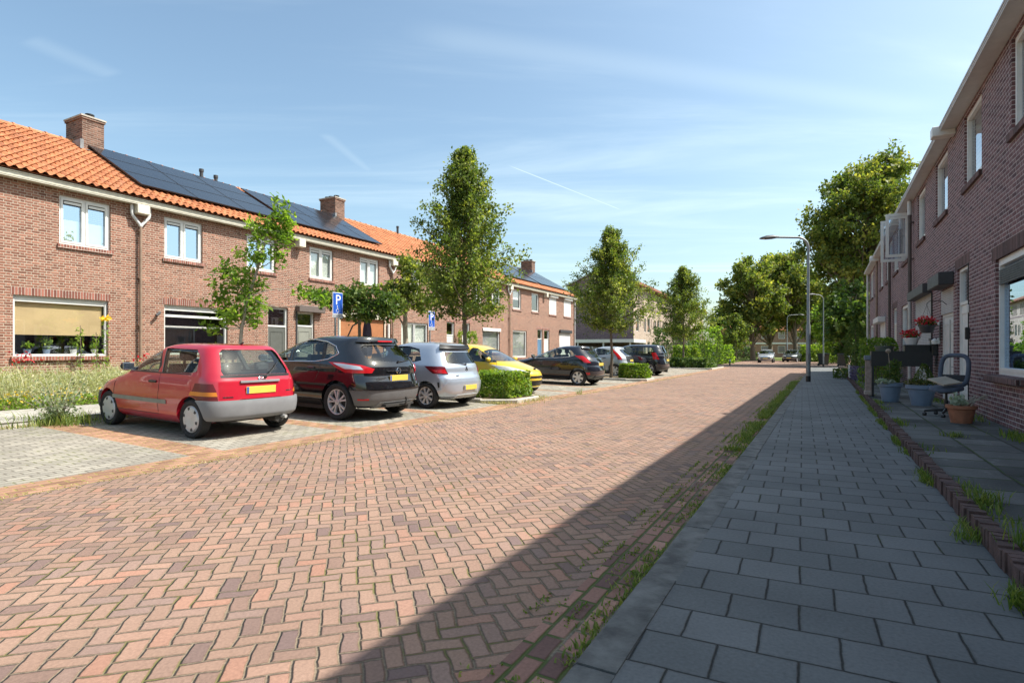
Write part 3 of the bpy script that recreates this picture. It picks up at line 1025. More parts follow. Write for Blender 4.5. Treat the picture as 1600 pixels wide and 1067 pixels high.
# --- house G
s = SB[7]
g1 = (46.95 - s, 48.3 - s, 4.03, 5.33); g2 = (49.75 - s, 51.25 - s, 4.03, 5.33); g3 = (48.85 - s, 51.1 - s, .85, 2.75); g4 = (.02, .95, .28, 2.84)
hG = left_house(s, SB[8], 'brick terraced end house with closed white roller shutters', [g1, g2, g3, g4], 8)
bx = MB(); bx.rbox(-.12, .14, -.30, -.01, EAVE - .42, EAVE - .13, .012); bx.obj('gutter_box', M['cream'], hG)
for w_ in (g1, g2, g3):
    f = window(hG, *w_, 1)
    o_ = MB(); o_.box(w_[0] + .03, w_[1] - .03, .0, .04, w_[2] + .01, w_[3] - .01); o_.obj('roller_shutter', M['white_shutter'], f)
    sb = MB(); sb.rbox(w_[0] - .05, w_[1] + .05, -.16, -.003, w_[3] - .04, w_[3] + .20, .02); sb.obj('shutter_box', M['white'] if w_ is not g3 else M['charcoal'], f)
door(hG, *g4, M['white'], zt=2.15)
lintel(hG, .003, 1.1, 2.84, M['soldier'], .2)
chimney(hG, 5.1, RIDGE_Y, RIDGE_Z - .5, 8.78)
dp = MB(); dp.tube([(5.84, -.08, EAVE - .2), (5.84, -.08, .2)], .045, 10); dp.obj('downpipe', M['greywhite'], hG, smooth=40)
vb = MB(); vb.box(5.88, 5.96, OVER - .05, RIDGE_Y, 0, .18)
vb = MB(); vb.prism([(OVER - .05, EAVE - .08), (RIDGE_Y, RIDGE_Z - .12), (RIDGE_Y, RIDGE_Z + .04), (OVER - .05, EAVE + .10)], 5.885, 5.93, 'x'); vb.obj('verge_board', M['white'], hG, fixn=True)


# ------------------------------------------------------------------ solar panels
ROOF_M = (RIDGE_Z - EAVE - .06) / (RIDGE_Y - OVER + .06)
ROOF_A = math.atan(ROOF_M)


def panel_array(sa, sb, ya, yb, nx, ny, label, group):
    W = (sb - sa) / nx; Ls = (yb - ya) / math.cos(ROOF_A) / ny
    first = None
    for j in range(ny):
        for i in range(nx):
            yy = ya + (yb - ya) / ny * j
            zz = EAVE + .06 + (yy - OVER + .06) * ROOF_M
            loc = LO + LD * (sa + W * i) + LN * yy + Vector((0, 0, zz))
            nrm = LN * (-math.sin(ROOF_A)) + Vector((0, 0, math.cos(ROOF_A)))
            loc += nrm * .12
            if first is None:
                r = empty('solar_panel', loc, (0, 0, 0))
                mb = MB(); mb.box(.012, W - .012, .012, Ls - .012, .008, .036); mb.obj('cells', M['solar'], r)
                fr = MB(); ring2(fr, 0.004, W - .004, .004, Ls - .004, .014, 0, .04); fr.obj('panel_frame', M['black'], r)
                first = r
            else:
                r = copy_tree(first); r.location = loc
            r.rotation_euler = Matrix((LD, (LN * math.cos(ROOF_A) + Vector((0, 0, math.sin(ROOF_A)))), nrm)).transposed().to_euler()
            tag(r, label, 'solar panel', group)


def ring2(mb, x0, x1, y0, y1, w, z0, z1):
    mb.box(x0, x0 + w, y0, y1, z0, z1); mb.box(x1 - w, x1, y0, y1, z0, z1)
    mb.box(x0 + w, x1 - w, y0, y0 + w, z0, z1); mb.box(x0 + w, x1 - w, y1 - w, y1, z0, z1)


panel_array(18.5, 23.72, .42, 3.45, 3, 3, 'wide black solar panel in the nine panel array beside the nearest chimney', 'panels of the nine panel array')
panel_array(23.98, 29.05, .42, 3.45, 5, 2, 'upright black solar panel in the array left of the second chimney', 'panels of the array left of the second chimney')
panel_array(40.95, 45.95, .42, 3.45, 5, 2, 'black solar panel of the left array on the far end roofs', 'panels of the left array on the far end roofs')
panel_array(46.3, 51.5, .42, 3.45, 5, 2, 'black solar panel of the last array under the far chimney', 'panels of the last array under the far chimney')

# ------------------------------------------------------------------ right terrace
RD_ = Vector((TX, TY, 0))
R_ANG = math.atan2(-TY, -TX)
K2 = 2.37
RSHIFT = 1.314
REAVE = 5.90


def right_house(t0, t1, label, ops, seed, endwall=False):
    """local x runs towards the camera from t1; ops given as (ta,tb,z0,z1) along the street"""
    w = t1 - t0
    r = empty('terraced_house', road(t1 + RSHIFT, K2), (0, 0, R_ANG), label, 'house', 'dark brick terraced houses along the near pavement')
    L = [(t1 - b, t1 - a, c, d) for (a, b, c, d) in ops]
    mb = MB()
    wall_front(mb, w, 0, REAVE + .02, L, .09)
    for x in (0, w):
        mb.add([(x, 0, 0), (x, 7.6, 0), (x, 7.6, REAVE), (x, 3.8, 8.05), (x, 0, REAVE)], [(0, 1, 2, 3, 4)])
    mb.quad((0, 7.6, 0), (w, 7.6, 0), (w, 7.6, REAVE), (0, 7.6, REAVE))
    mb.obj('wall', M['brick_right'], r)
    fl = MB()
    fl.box(.02, w - .02, .16, 7.5, 2.95, 3.15)
    fl.box(.02, w - .02, 3.0, 3.1, .2, 2.94); fl.box(.02, w - .02, 3.0, 3.1, 3.16, REAVE)
    fl.obj('inner_floor', M['interior'], r)
    rf = MB()
    rf.add([(0, -.27, REAVE + .10), (w, -.27, REAVE + .10), (w, 3.8, 8.15), (0, 3.8, 8.15)], [(0, 1, 2, 3)])
    rf.add([(0, 3.8, 8.15), (w, 3.8, 8.15), (w, 7.9, REAVE + .10), (0, 7.9, REAVE + .10)], [(0, 1, 2, 3)])
    rf.obj('roof', M['tile'], r)
    gutter(r, w, REAVE + .10, -.27, 'greywhite', h=.10)
    return r, t1


def rwin(house, t1, a, b, z0, z1, n=1, **kw):
    kw.setdefault('sill', 'soldier_dark'); kw.setdefault('y', .045)
    return window(house, t1 - b, t1 - a, z0, z1, n, **kw)


RB = [-1.0, 7.4, 13.37, 19.5, 25.6, 31.8, 38.5]
h, e = right_house(RB[0], RB[1], 'dark brick terraced house out of view past the right picture edge', [(3.5, 5.5, .97, 2.77), (5.6, 6.7, 4.45, 5.84)], 11)  # unseen house of the row, included to cast its shadow on the road
rwin(h, e, 3.5, 5.5, .97, 2.77); rwin(h, e, 5.6, 6.7, 4.45, 5.84)
# house RA: the big reflecting window
q1 = (8.71, 10.2, .97, 2.77); q2 = (11.08, 12.46, 4.46, 5.84); q3 = (7.9, 9.32, 4.46, 5.84); q4 = (12.12, 13.12, .24, 2.98)
h, e = right_house(RB[1], RB[2], 'dark brick terraced house with the big reflecting window at the right', [q1, q2, q3, q4], 12)
f = rwin(h, e, *q1, 1, casew=.045, fw=.06, glass=M['glass_hi'], sill=None)
s_ = MB(); s_.rbox(e - q1[1] - .14, e - q1[0] + .1, -.13, .12, q1[2] - .115, q1[2] - .005, .02); s_.obj('sill', M['soldier_dark'], f)
vb = MB()
for i in range(7): vb.box(e - q1[1] + .12, e - q1[0] - .08, .02, .05, q1[3] - .20 - i * .034, q1[3] - .20 - i * .034 + .026)
vb.obj('blind', M['charcoal'], f)
rwin(h, e, *q2, 1, cover='venetian'); rwin(h, e, *q3, 1, cover='venetian')
lintel(h, e - q1[1] - .2, e - q1[0] + .2, q1[3], M['soldier_dark'], .21)
lintel(h, e - q4[1] - .2, e - q4[0] + .14, q4[3], M['soldier_dark'], .21)
fd = door(h, e - q4[1], e - q4[0], .24, q4[3], M['white'], zt=2.25, y=.04)
bx = MB(); bx.rbox(-.1, .16, -.40, -.005, REAVE - .10, REAVE + .10, .01); bx.obj('gutter_box', M['white'], h)
sl = MB(); sl.box(e - q4[0] + .03, e - q4[0] + .06, -.012, .0, .22, 2.98); sl.obj('door_edge_strip', M['black'], h)  # thin black strip on the wall beside the door opening
lt = MB(); lt.rbox(e - q4[0] + .10, e - q4[0] + .16, -.07, -.003, 1.55, 1.78, .012); lt.obj('wall_light', M['black'], h)
lt = MB(); lt.rbox(e - q4[0] + .09, e - q4[0] + .14, -.04, -.003, 2.05, 2.20, .01); lt.obj('bell_box', M['white'], h)
# house RB: shutters with charcoal boxes
u1 = (14.13, 15.65, 4.44, 5.82); u2 = (17.26, 18.67, 4.42, 5.82); u3 = (13.50, 14.98, .24, 2.72); u4 = (16.13, 19.2, .42, 2.82)
h, e = right_house(RB[2], RB[3], 'dark brick terraced house with two charcoal shutter boxes over door and window', [u1, u2, u3, u4], 13)
rwin(h, e, *u1, 1, cover='blue_shutter'); rwin(h, e, *u2, 1, cover='blue_shutter')
fd = door(h, e - u3[1], e - u3[0], .24, u3[3], M['white'], zt=2.10, y=.04)
rs = MB(); rs.box(e - u3[1] + .02, e - u3[0] - .02, .005, .03, 2.16, 2.70); rs.obj('roller_shutter', M['grey_shutter'], fd)
hb = MB(); hb.tube([(e - u3[0] - .16, .05, 1.0), (e - u3[0] - .16, -.03, 1.0), (e - u3[0] - .16, -.03, 1.75), (e - u3[0] - .16, .05, 1.75)], .014, 8)
hb.tube([(e - u3[0] - .16, -.03, .75), (e - u3[0] - .16, -.03, 2.0)], .014, 8); hb.obj('long_handle', M['zinc'], fd)
sb = MB(); sb.rbox(e - 14.85, e - 13.43, -.27, -.003, 2.73, 3.0, .012); sb.obj('roller_box', M['charcoal'], fd)
f = rwin(h, e, *u4, 1)
rs = MB(); rs.box(e - u4[1] + .04, e - u4[0] - .04, .005, .03, u4[2] + .01, u4[3] - .01); rs.obj('roller_shutter', M['grey_shutter'], f)
sb = MB(); sb.rbox(e - 19.1, e - 16.1, -.21, -.003, 2.80, 3.04, .012); sb.obj('roller_box', M['charcoal'], f)
ra = MB(); ra.box(e - u4[0] - .02, e - u4[0] + .05, -.03, -.003, .3, 2.79); ra.obj('shutter_rail', M['black'], f)
dp = MB(); dp.tube([(.02, -.10, REAVE - .02), (.02, -.10, 3.0)], .05, 10)
for z in (5.2, 4.1): dp.box(-.06, .10, -.11, -.002, z, z + .03)
o_ = dp.obj('downpipe', M['pipe_dark'], h, smooth=40)
d2 = MB(); d2.tube([(.02, -.10, 2.99), (.02, -.10, .2)], .052, 10); d2.obj('lower_pipe', M['zinc'], o_, smooth=40)
d3 = MB(); d3.tube([(.02, -.10, REAVE - .45), (.02, -.10, REAVE - .03)], .062, 10); d3.obj('pipe_swan_neck', M['greywhite'], o_, smooth=40)
# house RC: open casement
v1 = (23.5, 25.2, 4.3, 5.82); v2 = (20.6, 22.2, 4.3, 5.82); v3 = (20.35, 22.6, .95, 2.88); v4 = (24.1, 25.3, .24, 2.98)
h, e = right_house(RB[3], RB[4], 'dark brick terraced house with an open white upstairs casement', [v1, v2, v3, v4], 14)
rwin(h, e, *v1, 1); rwin(h, e, *v3, 1, cover='venetian'); door(h, e - v4[1], e - v4[0], .24, v4[3], M['cream'], y=.04)
lintel(h, e - v4[1] - .3, e - v4[0] + .3, v4[3], M['soldier_dark'], .21)
f = rwin(h, e, *v2, 1, casew=0)
f['label'] = 'empty upstairs frame whose two casements stand open'
for (tt, ln) in ((20.62, .62), (21.7, .68)):          # casements swung out over the pavement
    c = MB(); x = e - tt
    y0, y1 = -ln, -.01
    c.box(x, x + .05, y0, y0 + .085, 4.36, 5.76); c.box(x, x + .05, y1 - .085, y1, 4.36, 5.76)
    c.box(x, x + .05, y0 + .085, y1 - .085, 4.36, 4.45); c.box(x, x + .05, y0 + .085, y1 - .085, 5.67, 5.76)
    c.box(x + .01, x + .04, y0 + .06, y1 - .06, 5.58, 5.66)
    co = c.obj('casement', M['white'], f)
    p = MB(); p.quad((x + .025, y0 + .05, 4.42), (x + .025, y1 - .05, 4.42), (x + .025, y1 - .05, 5.7), (x + .025, y0 + .05, 5.7)); p.obj('pane', M['glass_hi'], co)
dp = MB(); dp.tube([(.02, -.10, REAVE - .02), (.02, -.10, .2)], .05, 10); dp.obj('downpipe', M['pipe_dark'], h, smooth=40)
# far houses of the row
w1 = (29.6, 31.2, 4.3, 5.82); w2 = (26.6, 28.2, 4.3, 5.82); w3 = (28.3, 30.8, .8, 2.7); w4 = (26.2, 27.3, .24, 2.95)
h, e = right_house(RB[4], RB[5], 'dark brick terraced house with a white shutter box far along the row', [w1, w2, w3, w4], 15)
rwin(h, e, *w1, 1); rwin(h, e, *w2, 1)
f = rwin(h, e, *w3, 1)
rs = MB(); rs.box(e - w3[1] + .03, e - w3[0] - .03, -.02, .04, .82, 2.68); rs.obj('roller_shutter', M['white_shutter'], f)
sb = MB(); sb.rbox(e - w3[1] - .05, e - w3[0] + .05, -.32, -.003, 2.60, 2.85, .02); sb.obj('shutter_box', M['white'], f)
door(h, e - w4[1], e - w4[0], .24, w4[3], M['white'], y=.04)
bx = MB(); bx.rbox(.0, .3, -.40, -.005, REAVE - .15, REAVE + .09, .01); bx.obj('gutter_box', M['white'], h)
dp = MB(); dp.tube([(.02, -.10, REAVE - .02), (.02, -.10, .2)], .05, 10); dp.obj('downpipe', M['pipe_brown'], h, smooth=40)
x1 = (32.6, 34.2, 4.3, 5.82); x2 = (35.6, 37.6, 4.3, 5.82); x3 = (35.4, 37.8, .9, 2.8); x4 = (32.6, 34.0, .24, 2.95)
h, e = right_house(RB[5], RB[6], 'dark brick terraced end house at the far end of the near row', [x1, x2, x3, x4], 16)
for w_ in (x1, x2, x3): rwin(h, e, *w_, 1)
door(h, e - x4[1], e - x4[0], .24, x4[3], M['white'], y=.04)
dp = MB(); dp.tube([(.06, -.10, REAVE - .02), (.06, -.10, .2)], .055, 10); dp.obj('downpipe', M['greywhite'], h, smooth=40)


# ------------------------------------------------------------------ three storey block beyond
def flats(u0, D0, length, label, side=True):
    ang = math.radians(90 - 26.4)
    ex = Vector((math.cos(ang), math.sin(ang), 0))
    r = empty('apartment_block', (u0, D0, 0), (0, 0, ang), label, 'building')
    ops = []
    x = 1.0
    Wn = []
    while x < length - 3:
        for k in range(5):
            Wn.append((x + .4 + k * .75, x + .80 + k * .75, 6.95, 8.6))
        Wn += [(x + .2, x + 1.6, 3.7, 5.5), (x + 2.2, x + 2.55, 4.3, 5.5), (x + 3.6, x + 3.95, 4.1, 5.2), (x + 4.3, x + 5.3, 3.7, 5.4),
               (x + .2, x + 1.6, .9, 2.5), (x + 2.6, x + 3.6, .2, 2.4), (x + 4.1, x + 5.2, .2, 2.4)]
        x += 5.9
    mb = MB(); wall_front(mb, length, 0, 9.4, Wn, .15)
    mb.quad((length, 0, 0), (length, 8, 0), (length, 8, 9.4), (length, 0, 9.4))
    mb.quad((0, 8, 0), (length, 8, 0), (length, 8, 9.4), (0, 8, 9.4))
    mb.obj('wall', M['brick_flat'], r)
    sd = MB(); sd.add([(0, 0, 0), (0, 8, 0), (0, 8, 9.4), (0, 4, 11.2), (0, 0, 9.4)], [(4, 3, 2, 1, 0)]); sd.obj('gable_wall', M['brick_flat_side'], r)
    inn = MB(); inn.box(.1, length - .1, .6, .7, .05, 9.3); inn.obj('inner_wall', M['interior'], r)
    for w_ in Wn:
        m = MB(); ring(m, *w_, .06, .08, .14)
        fr = m.obj('window', M['charcoal'] if w_[2] > 6.5 else M['white'], r)
        p = MB(); p.quad((w_[0] + .06, .11, w_[2] + .06), (w_[1] - .06, .11, w_[2] + .06), (w_[1] - .06, .11, w_[3] - .06), (w_[0] + .06, .11, w_[3] - .06))
        p.obj('pane', M['glass'], fr)
    rf = MB()
    rf.add([(-.2, -.7, 9.38), (length, -.7, 9.38), (length, 4, 11.3), (-.2, 4, 11.3)], [(0, 1, 2, 3)])
    rf.add([(-.2, 4, 11.3), (length, 4, 11.3), (length, 8.6, 9.38), (-.2, 8.6, 9.38)], [(0, 1, 2, 3)])
    rf.obj('roof', M['tile'], r)
    gu = MB(); gu.box(-.2, length, -.76, -.70, 9.08, 9.37); gu.box(-.2, length, -.70, -.002, 9.06, 9.09)
    gu.obj('gutter', plain('red_brown_board', (.28, .105, .065), .6), r)
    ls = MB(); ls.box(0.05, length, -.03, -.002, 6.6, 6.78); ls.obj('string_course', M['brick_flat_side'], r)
    vbd = MB(); vbd.prism([(-.72, 9.22), (4, 11.12), (4, 11.32), (-.72, 9.42)], -.26, -.2, 'x')
    vbd.prism([(8.6, 9.22), (4, 11.12), (4, 11.32), (8.6, 9.42)], -.26, -.2, 'x'); vbd.obj('verge_board', M['white'], r, fixn=True)
    # panels lying on the roof
    return r, ex, ang


bl, ex, ang = flats(14.25, 66, 24, 'pale brick three storey block with a red roof edge behind the street trees')
bl2, _, _ = flats(14.25 + ex.x * 34, 66 + ex.y * 34, 24, 'second pale brick block farther down the street')
nv = Vector((-ex.y, ex.x, 0))
pa = math.atan2(1.92, 4.7)
for k in range(5):
    base = Vector((14.25, 66, 0)) + ex * (2 + k * 3.6) + nv * 1.2
    zz = 9.38 + (1.2 + .7) * 1.92 / 4.7
    mb = MB(); mb.box(0, 3.4, 0, 2.6, .08, .12)
    o_ = mb.obj('solar_panel', M['solar']); o_.location = base + Vector((0, 0, zz)); o_.rotation_euler = (pa, 0, ang)
    tag(o_, 'dark solar panel on the red edged roof of the three storey block', 'solar panel', 'panels on the three storey block')

# carport with white fascia beside the block
cp = empty('carport', Vector((14.0, 63.5, 0)), (0, 0, ang), 'flat roofed carport with a white fascia beside the pale block', 'carport')
m = MB(); m.box(-2.5, 3.0, -.4, -.3, 2.25, 2.62); m.box(-2.6, -2.5, -.4, 12, 2.25, 2.62); m.obj('fascia', M['white'], cp)
m = MB(); m.box(-2.5, 3, -.3, 12, 2.5, 2.6); m.obj('roof', M['charcoal'], cp)
for y in (0, 3, 6, 9, 11.8):
    m = MB(); m.box(-2.45, -2.3, y, y + .15, 0, 2.5); m.obj('post', M['white'], cp)
m = MB(); m.box(2.6, 2.8, -.2, 12, 0, 2.5); m.obj('back_wall', M['brick_flat_side'], cp)
fn = MB()
for i in range(60): fn.box(-3.0, -2.97, -.5 + i * .22, -.32 + i * .22, .05, 1.75 + .03 * math.sin(i * 1.7))
fo = fn.obj('wooden_fence', plain('grey_fence', (.20, .175, .16), .8, var=.3)); fo.location = cp.location; fo.rotation_euler = (0, 0, ang)
tag(fo, 'grey upright plank fence in front of the carport', 'fence')

# distant red brick houses behind the big trees
def far_house(x, y, w, h, rz, label, walls, roofz=2.6):
    r = empty('far_house', (x, y, 0), (0, 0, rz), label, 'house')
    n = max(2, int(w / 3)); W = []
    for i in range(n):
        c = w * (i + .5) / n
        W += [(c - .7, c + .7, .9, 2.3), (c - .6, c + .6, h - 1.7, h - .4)]
    mb = MB(); wall_front(mb, w, 0, h, W, .1)
    for xx in (0, w): mb.add([(xx, 0, 0), (xx, 8, 0), (xx, 8, h), (xx, 4, h + roofz), (xx, 0, h)], [(0, 1, 2, 3, 4)])
    mb.obj('wall', walls, r)
    i_ = MB(); i_.box(.1, w - .1, .5, .6, 0, h); i_.obj('inner_wall', M['interior'], r)
    for w_ in W:
        m = MB(); ring(m, *w_, .08, .05, .1); fr = m.obj('window', M['white'], r)
        p = MB(); p.quad((w_[0], .08, w_[2]), (w_[1], .08, w_[2]), (w_[1], .08, w_[3]), (w_[0], .08, w_[3])); p.obj('pane', M['glass'], fr)
    rf = MB(); rf.add([(-.2, -.4, h - .1), (w + .2, -.4, h - .1), (w + .2, 4, h + roofz), (-.2, 4, h + roofz)], [(0, 1, 2, 3)])
    rf.add([(-.2, 4, h + roofz), (w + .2, 4, h + roofz), (w + .2, 8.4, h - .1), (-.2, 8.4, h - .1)], [(0, 1, 2, 3)])
    rf.obj('roof', M['tile'], r)
    fb = MB(); fb.box(0, w, -.08, -.003, 2.65, 2.95); fb.obj('fascia', M['white'], r)


far_house(42, 112, 22, 5.4, math.radians(-8), 'red brick house row behind the big trees', M['brick_left'])
far_house(66, 108, 9, 5.0, math.radians(-25), 'dark brick house seen past the far street lamp', M['brick_right'])
import bisect
# ================================================================== cars
def mono(xs, ys):
    xs = np.asarray(xs, float); ys = np.asarray(ys, float)
    d = np.diff(ys) / np.diff(xs)
    m = np.zeros_like(ys)
    m[0], m[-1] = d[0], d[-1]
    for i in range(1, len(ys) - 1):
        m[i] = 0 if d[i - 1] * d[i] <= 0 else 2 * d[i - 1] * d[i] / (d[i - 1] + d[i])

    def ev(x):
        i = int(min(max(np.searchsorted(xs, x) - 1, 0), len(xs) - 2))
        h = xs[i + 1] - xs[i]; t = (x - xs[i]) / h
        return float(ys[i] * (1 + 2 * t) * (1 - t) ** 2 + m[i] * h * t * (1 - t) ** 2 + ys[i + 1] * t * t * (3 - 2 * t) + m[i + 1] * h * t * t * (t - 1))
    K = 24
    tab = [ev(xs[0] + (xs[-1] - xs[0]) * j / (K * (len(xs) - 1))) for j in range(K * (len(xs) - 1) + 1)]
    x0, sc, nt_ = float(xs[0]), K * (len(xs) - 1) / float(xs[-1] - xs[0]), len(tab) - 2

    def f(x):
        p = (x - x0) * sc
        if p <= 0: return tab[0]
        i = int(p)
        if i > nt_: return tab[-1]
        return tab[i] + (tab[i + 1] - tab[i]) * (p - i)
    return f


class Shell:
    """closed car body defined by horizontal outlines: rows of (z, x_rear, x_front, half width, a_rear, a_front)"""

    def __init__(s, rows, L, barrel=.05, mr=2.8, mf=2.5):
        a = np.array(rows, float)
        s.n = len(rows); k = np.arange(s.n)
        s.fz, s.fr, s.ff, s.fw, s.far, s.faf = [mono(k, a[:, i]) for i in range(6)]
        s.L = L; s.barrel = barrel; s.mr = mr; s.mf = mf
        s.zt = [s.fz(i * .05) for i in range((s.n - 1) * 20 + 1)]

    def k_of_z(s, z):
        i = bisect.bisect_right(s.zt, z)
        if i <= 0: return 0.0
        if i >= len(s.zt): return s.n - 1.0
        a, b = s.zt[i - 1], s.zt[i]
        return .05 * (i - 1 + (z - a) / max(1e-9, b - a))

    def width(s, x, w):
        u = (x - s.L * .5) / (s.L * .5)
        return w * (1 - s.barrel * abs(u) ** 3)

    def pt(s, k, u, inset=0.0):
        """u in [0,1] rear arc, [1,2] side, [2,3] front arc; negative u = right side"""
        sg = 1 if u >= 0 else -1
        u = abs(u)
        z = s.fz(k); xr = s.fr(k) + inset; xf = s.ff(k) - inset; w = max(.01, s.fw(k) - inset)
        ar = min(s.far(k), (xf - xr) * .45); af = min(s.faf(k), (xf - xr) * .45)
        if u <= 1:
            p = u * PI / 2; m = s.mr
            y = w * max(0, math.sin(p)) ** (2 / m); x = xr + ar * (1 - max(0, math.cos(p)) ** (2 / m))
        elif u <= 2:
            x = xr + ar + (xf - af - xr - ar) * (u - 1); y = w
        else:
            p = (3 - u) * PI / 2; m = s.mf
            y = w * max(0, math.sin(p)) ** (2 / m); x = xf - af * (1 - max(0, math.cos(p)) ** (2 / m))
        return Vector((x, sg * s.width(x, 1.0) * y, z))

    def side(s, x, z, sg=1):
        k = s.k_of_z(z); xr = s.fr(k); xf = s.ff(k); w = s.fw(k)
        ar = min(s.far(k), (xf - xr) * .45); af = min(s.faf(k), (xf - xr) * .45)
        f = 1.0
        if x < xr + ar: f = max(0, 1 - (max(0, min(1, 1 - (x - xr) / ar))) ** s.mr) ** (1 / s.mr)
        elif x > xf - af: f = max(0, 1 - (max(0, min(1, 1 - (xf - x) / af))) ** s.mf) ** (1 / s.mf)
        return Vector((x, sg * s.width(x, w) * f, z))

    def end(s, y, z, rear=True):
        k = s.k_of_z(z); w = s.fw(k); xr = s.fr(k); xf = s.ff(k)
        m = s.mr if rear else s.mf
        a = min((s.far if rear else s.faf)(k), (xf - xr) * .45)
        ww = s.width(xr if rear else xf, w)
        f = min(1.0, abs(y) / ww)
        d = a * (1 - max(0, 1 - f ** m) ** (1 / m))
        return Vector((xr + d if rear else xf - d, y, z))

    def ring(s, k, inset=0.0, na=13, ns=30):
        us = [i / na for i in range(na + 1)] + [1 + i / ns for i in range(1, ns)] + [2 + i / na for i in range(na + 1)]
        L = [s.pt(k, u, inset) for u in us]
        R = [Vector((p.x, -p.y, p.z)) for p in L[1:-1]][::-1]
        return L + R

    def solid(s, mb, k0=0.0, k1=None, step=.2, inset=0.0, dz=0.0, mi=0):
        k1 = s.n - 1 if k1 is None else k1
        ks = list(np.arange(k0, k1 - 1e-6, step)) + [k1]
        rings = [s.ring(k, inset) for k in ks]
        n = len(rings[0]); vs = []; fs = []
        for r in rings:
            for p in r: vs.append((p.x, p.y, p.z + dz))
        for i in range(len(rings) - 1):
            for j in range(n):
                j2 = (j + 1) % n
                fs.append((i * n + j, (i + 1) * n + j, (i + 1) * n + j2, i * n + j2))
        fs.append(tuple(range(n)))
        fs.append(tuple(range((len(rings) - 1) * n, len(rings) * n))[::-1])
        mb.add(vs, fs, mi)


def interval(poly, b):
    xs = []
    for (a0, b0), (a1, b1) in zip(poly, poly[1:] + poly[:1]):
        if b0 != b1 and min(b0, b1) <= b <= max(b0, b1):
            xs.append(a0 + (a1 - a0) * (b - b0) / (b1 - b0))
    return (min(xs), max(xs)) if len(xs) >= 2 else None


def patch(mb, poly, fn, off=.004, rows=14, cols=16, skirt=.012, mi=0, lim=None):
    """polygon (a,b) laid on a surface fn(a,b), lifted by off along the surface normal, with a rim"""
    bs = sorted({p[1] for p in poly}); b0, b1 = bs[0], bs[-1]
    e = (b1 - b0) * 1e-4
    lev = sorted({b0 + e, b1 - e} | {min(max(b, b0 + e), b1 - e) for b in bs} | {b0 + (b1 - b0) * i / rows for i in range(1, rows)})
    grid = []
    ca = sum(p[0] for p in poly) / len(poly); cb = (b0 + b1) / 2
    def nrm(a, b):
        h = .004
        du = fn(a + h, b) - fn(a - h, b); dv = fn(a, b + h) - fn(a, b - h)
        n = du.cross(dv)
        if n.length < 1e-9: return Vector((0, 0, 1))
        return n.normalized()
    flip = None
    for b in lev:
        iv = interval(poly, b)
        if iv is None: continue
        if lim:
            lu = lim(b); iv = (max(iv[0], -lu), min(iv[1], lu))
            if iv[1] - iv[0] < 1e-3: continue
        row = []
        for j in range(cols + 1):
            a = iv[0] + (iv[1] - iv[0]) * j / cols
            p = fn(a, b); n = nrm(a, b)
            out = Vector((p.x - fn.cx, p.y, 0)) if hasattr(fn, 'cx') else Vector((0, p.y, 0))
            if n.dot(fn.out(p)) < 0: n = -n
            row.append((p + n * off, p + n * (off - skirt)))
        grid.append(row)
    R, C = len(grid), cols + 1
    vs = [v[0] for r in grid for v in r]
    fs = []
    for i in range(R - 1):
        for j in range(cols):
            fs.append((i * C + j, i * C + j + 1, (i + 1) * C + j + 1, (i + 1) * C + j))
    if skirt:
        loop = [(0, j) for j in range(C)] + [(i, cols) for i in range(1, R)] + [(R - 1, j) for j in range(cols - 1, -1, -1)] + [(i, 0) for i in range(R - 2, 0, -1)]
        base = len(vs)
        for (i, j) in loop: vs.append(grid[i][j][1])
        m = len(loop)
        for q in range(m):
            q2 = (q + 1) % m
            fs.append((loop[q2][0] * C + loop[q2][1], loop[q][0] * C + loop[q][1], base + q, base + q2))
    mb.add(vs, fs, mi)


class Fn:
    def __init__(s, f, out): s.f = f; s.out = out
    def __call__(s, a, b): return s.f(a, b)


def boolean_cut(o, cutters):
    for c in cutters:
        m = o.modifiers.new('cut', 'BOOLEAN'); m.operation = 'DIFFERENCE'; m.object = c; m.solver = 'EXACT'
        m.material_mode = 'TRANSFER'
    dg = bpy.context.evaluated_depsgraph_get()
    me = bpy.data.meshes.new_from_object(o.evaluated_get(dg))
    o.modifiers.clear()
    if len(me.polygons) > 800:
        o.data = me
    for c in cutters:
        bpy.data.objects.remove(c)


M['tyre'] = plain('tyre_rubber', (.020, .020, .021), .85, var=.25, nscale=20)
M['alloy'] = plain('alloy_rim', (.60, .61, .63), .35, .45, var=.06)
M['rim_dark'] = plain('rim_dark', (.03, .03, .032), .6, var=.2)
M['hubcap'] = plain('hubcap_grey', (.50, .50, .51), .4, .35, var=.1)
M['car_black'] = plain('car_black_trim', (.012, .012, .013), .4, var=.15)
M['car_inside'] = plain('car_interior', (.045, .045, .05), .85, var=.2)
M['car_glass'] = glass_mat('car_glass', .035, (.72, .80, .76))
M['bumper_grey'] = plain('bumper_grey', (.185, .19, .20), .55, var=.12, nscale=3)
M['plate'] = plain('licence_plate_yellow', (.66, .47, .08), .45, var=.04)
M['plate_blue'] = plain('plate_blue_band', (.05, .10, .30), .5)
M['chrome'] = plain('chrome_trim', (.75, .76, .78), .12, 1.0, var=.02)
M['lamp_red'] = plain('lamp_red', (.46, .012, .018), .15, var=.1)
M['lamp_deep'] = plain('lamp_deep_red', (.13, .005, .009), .22, var=.1)
M['lamp_amber'] = plain('lamp_amber', (.62, .20, .02), .22, var=.1)
M['lamp_clear'] = plain('lamp_clear', (.62, .64, .66), .06, .35, var=.06, coat=1)
M['steel_dark'] = plain('underbody', (.03, .028, .026), .8, var=.4)


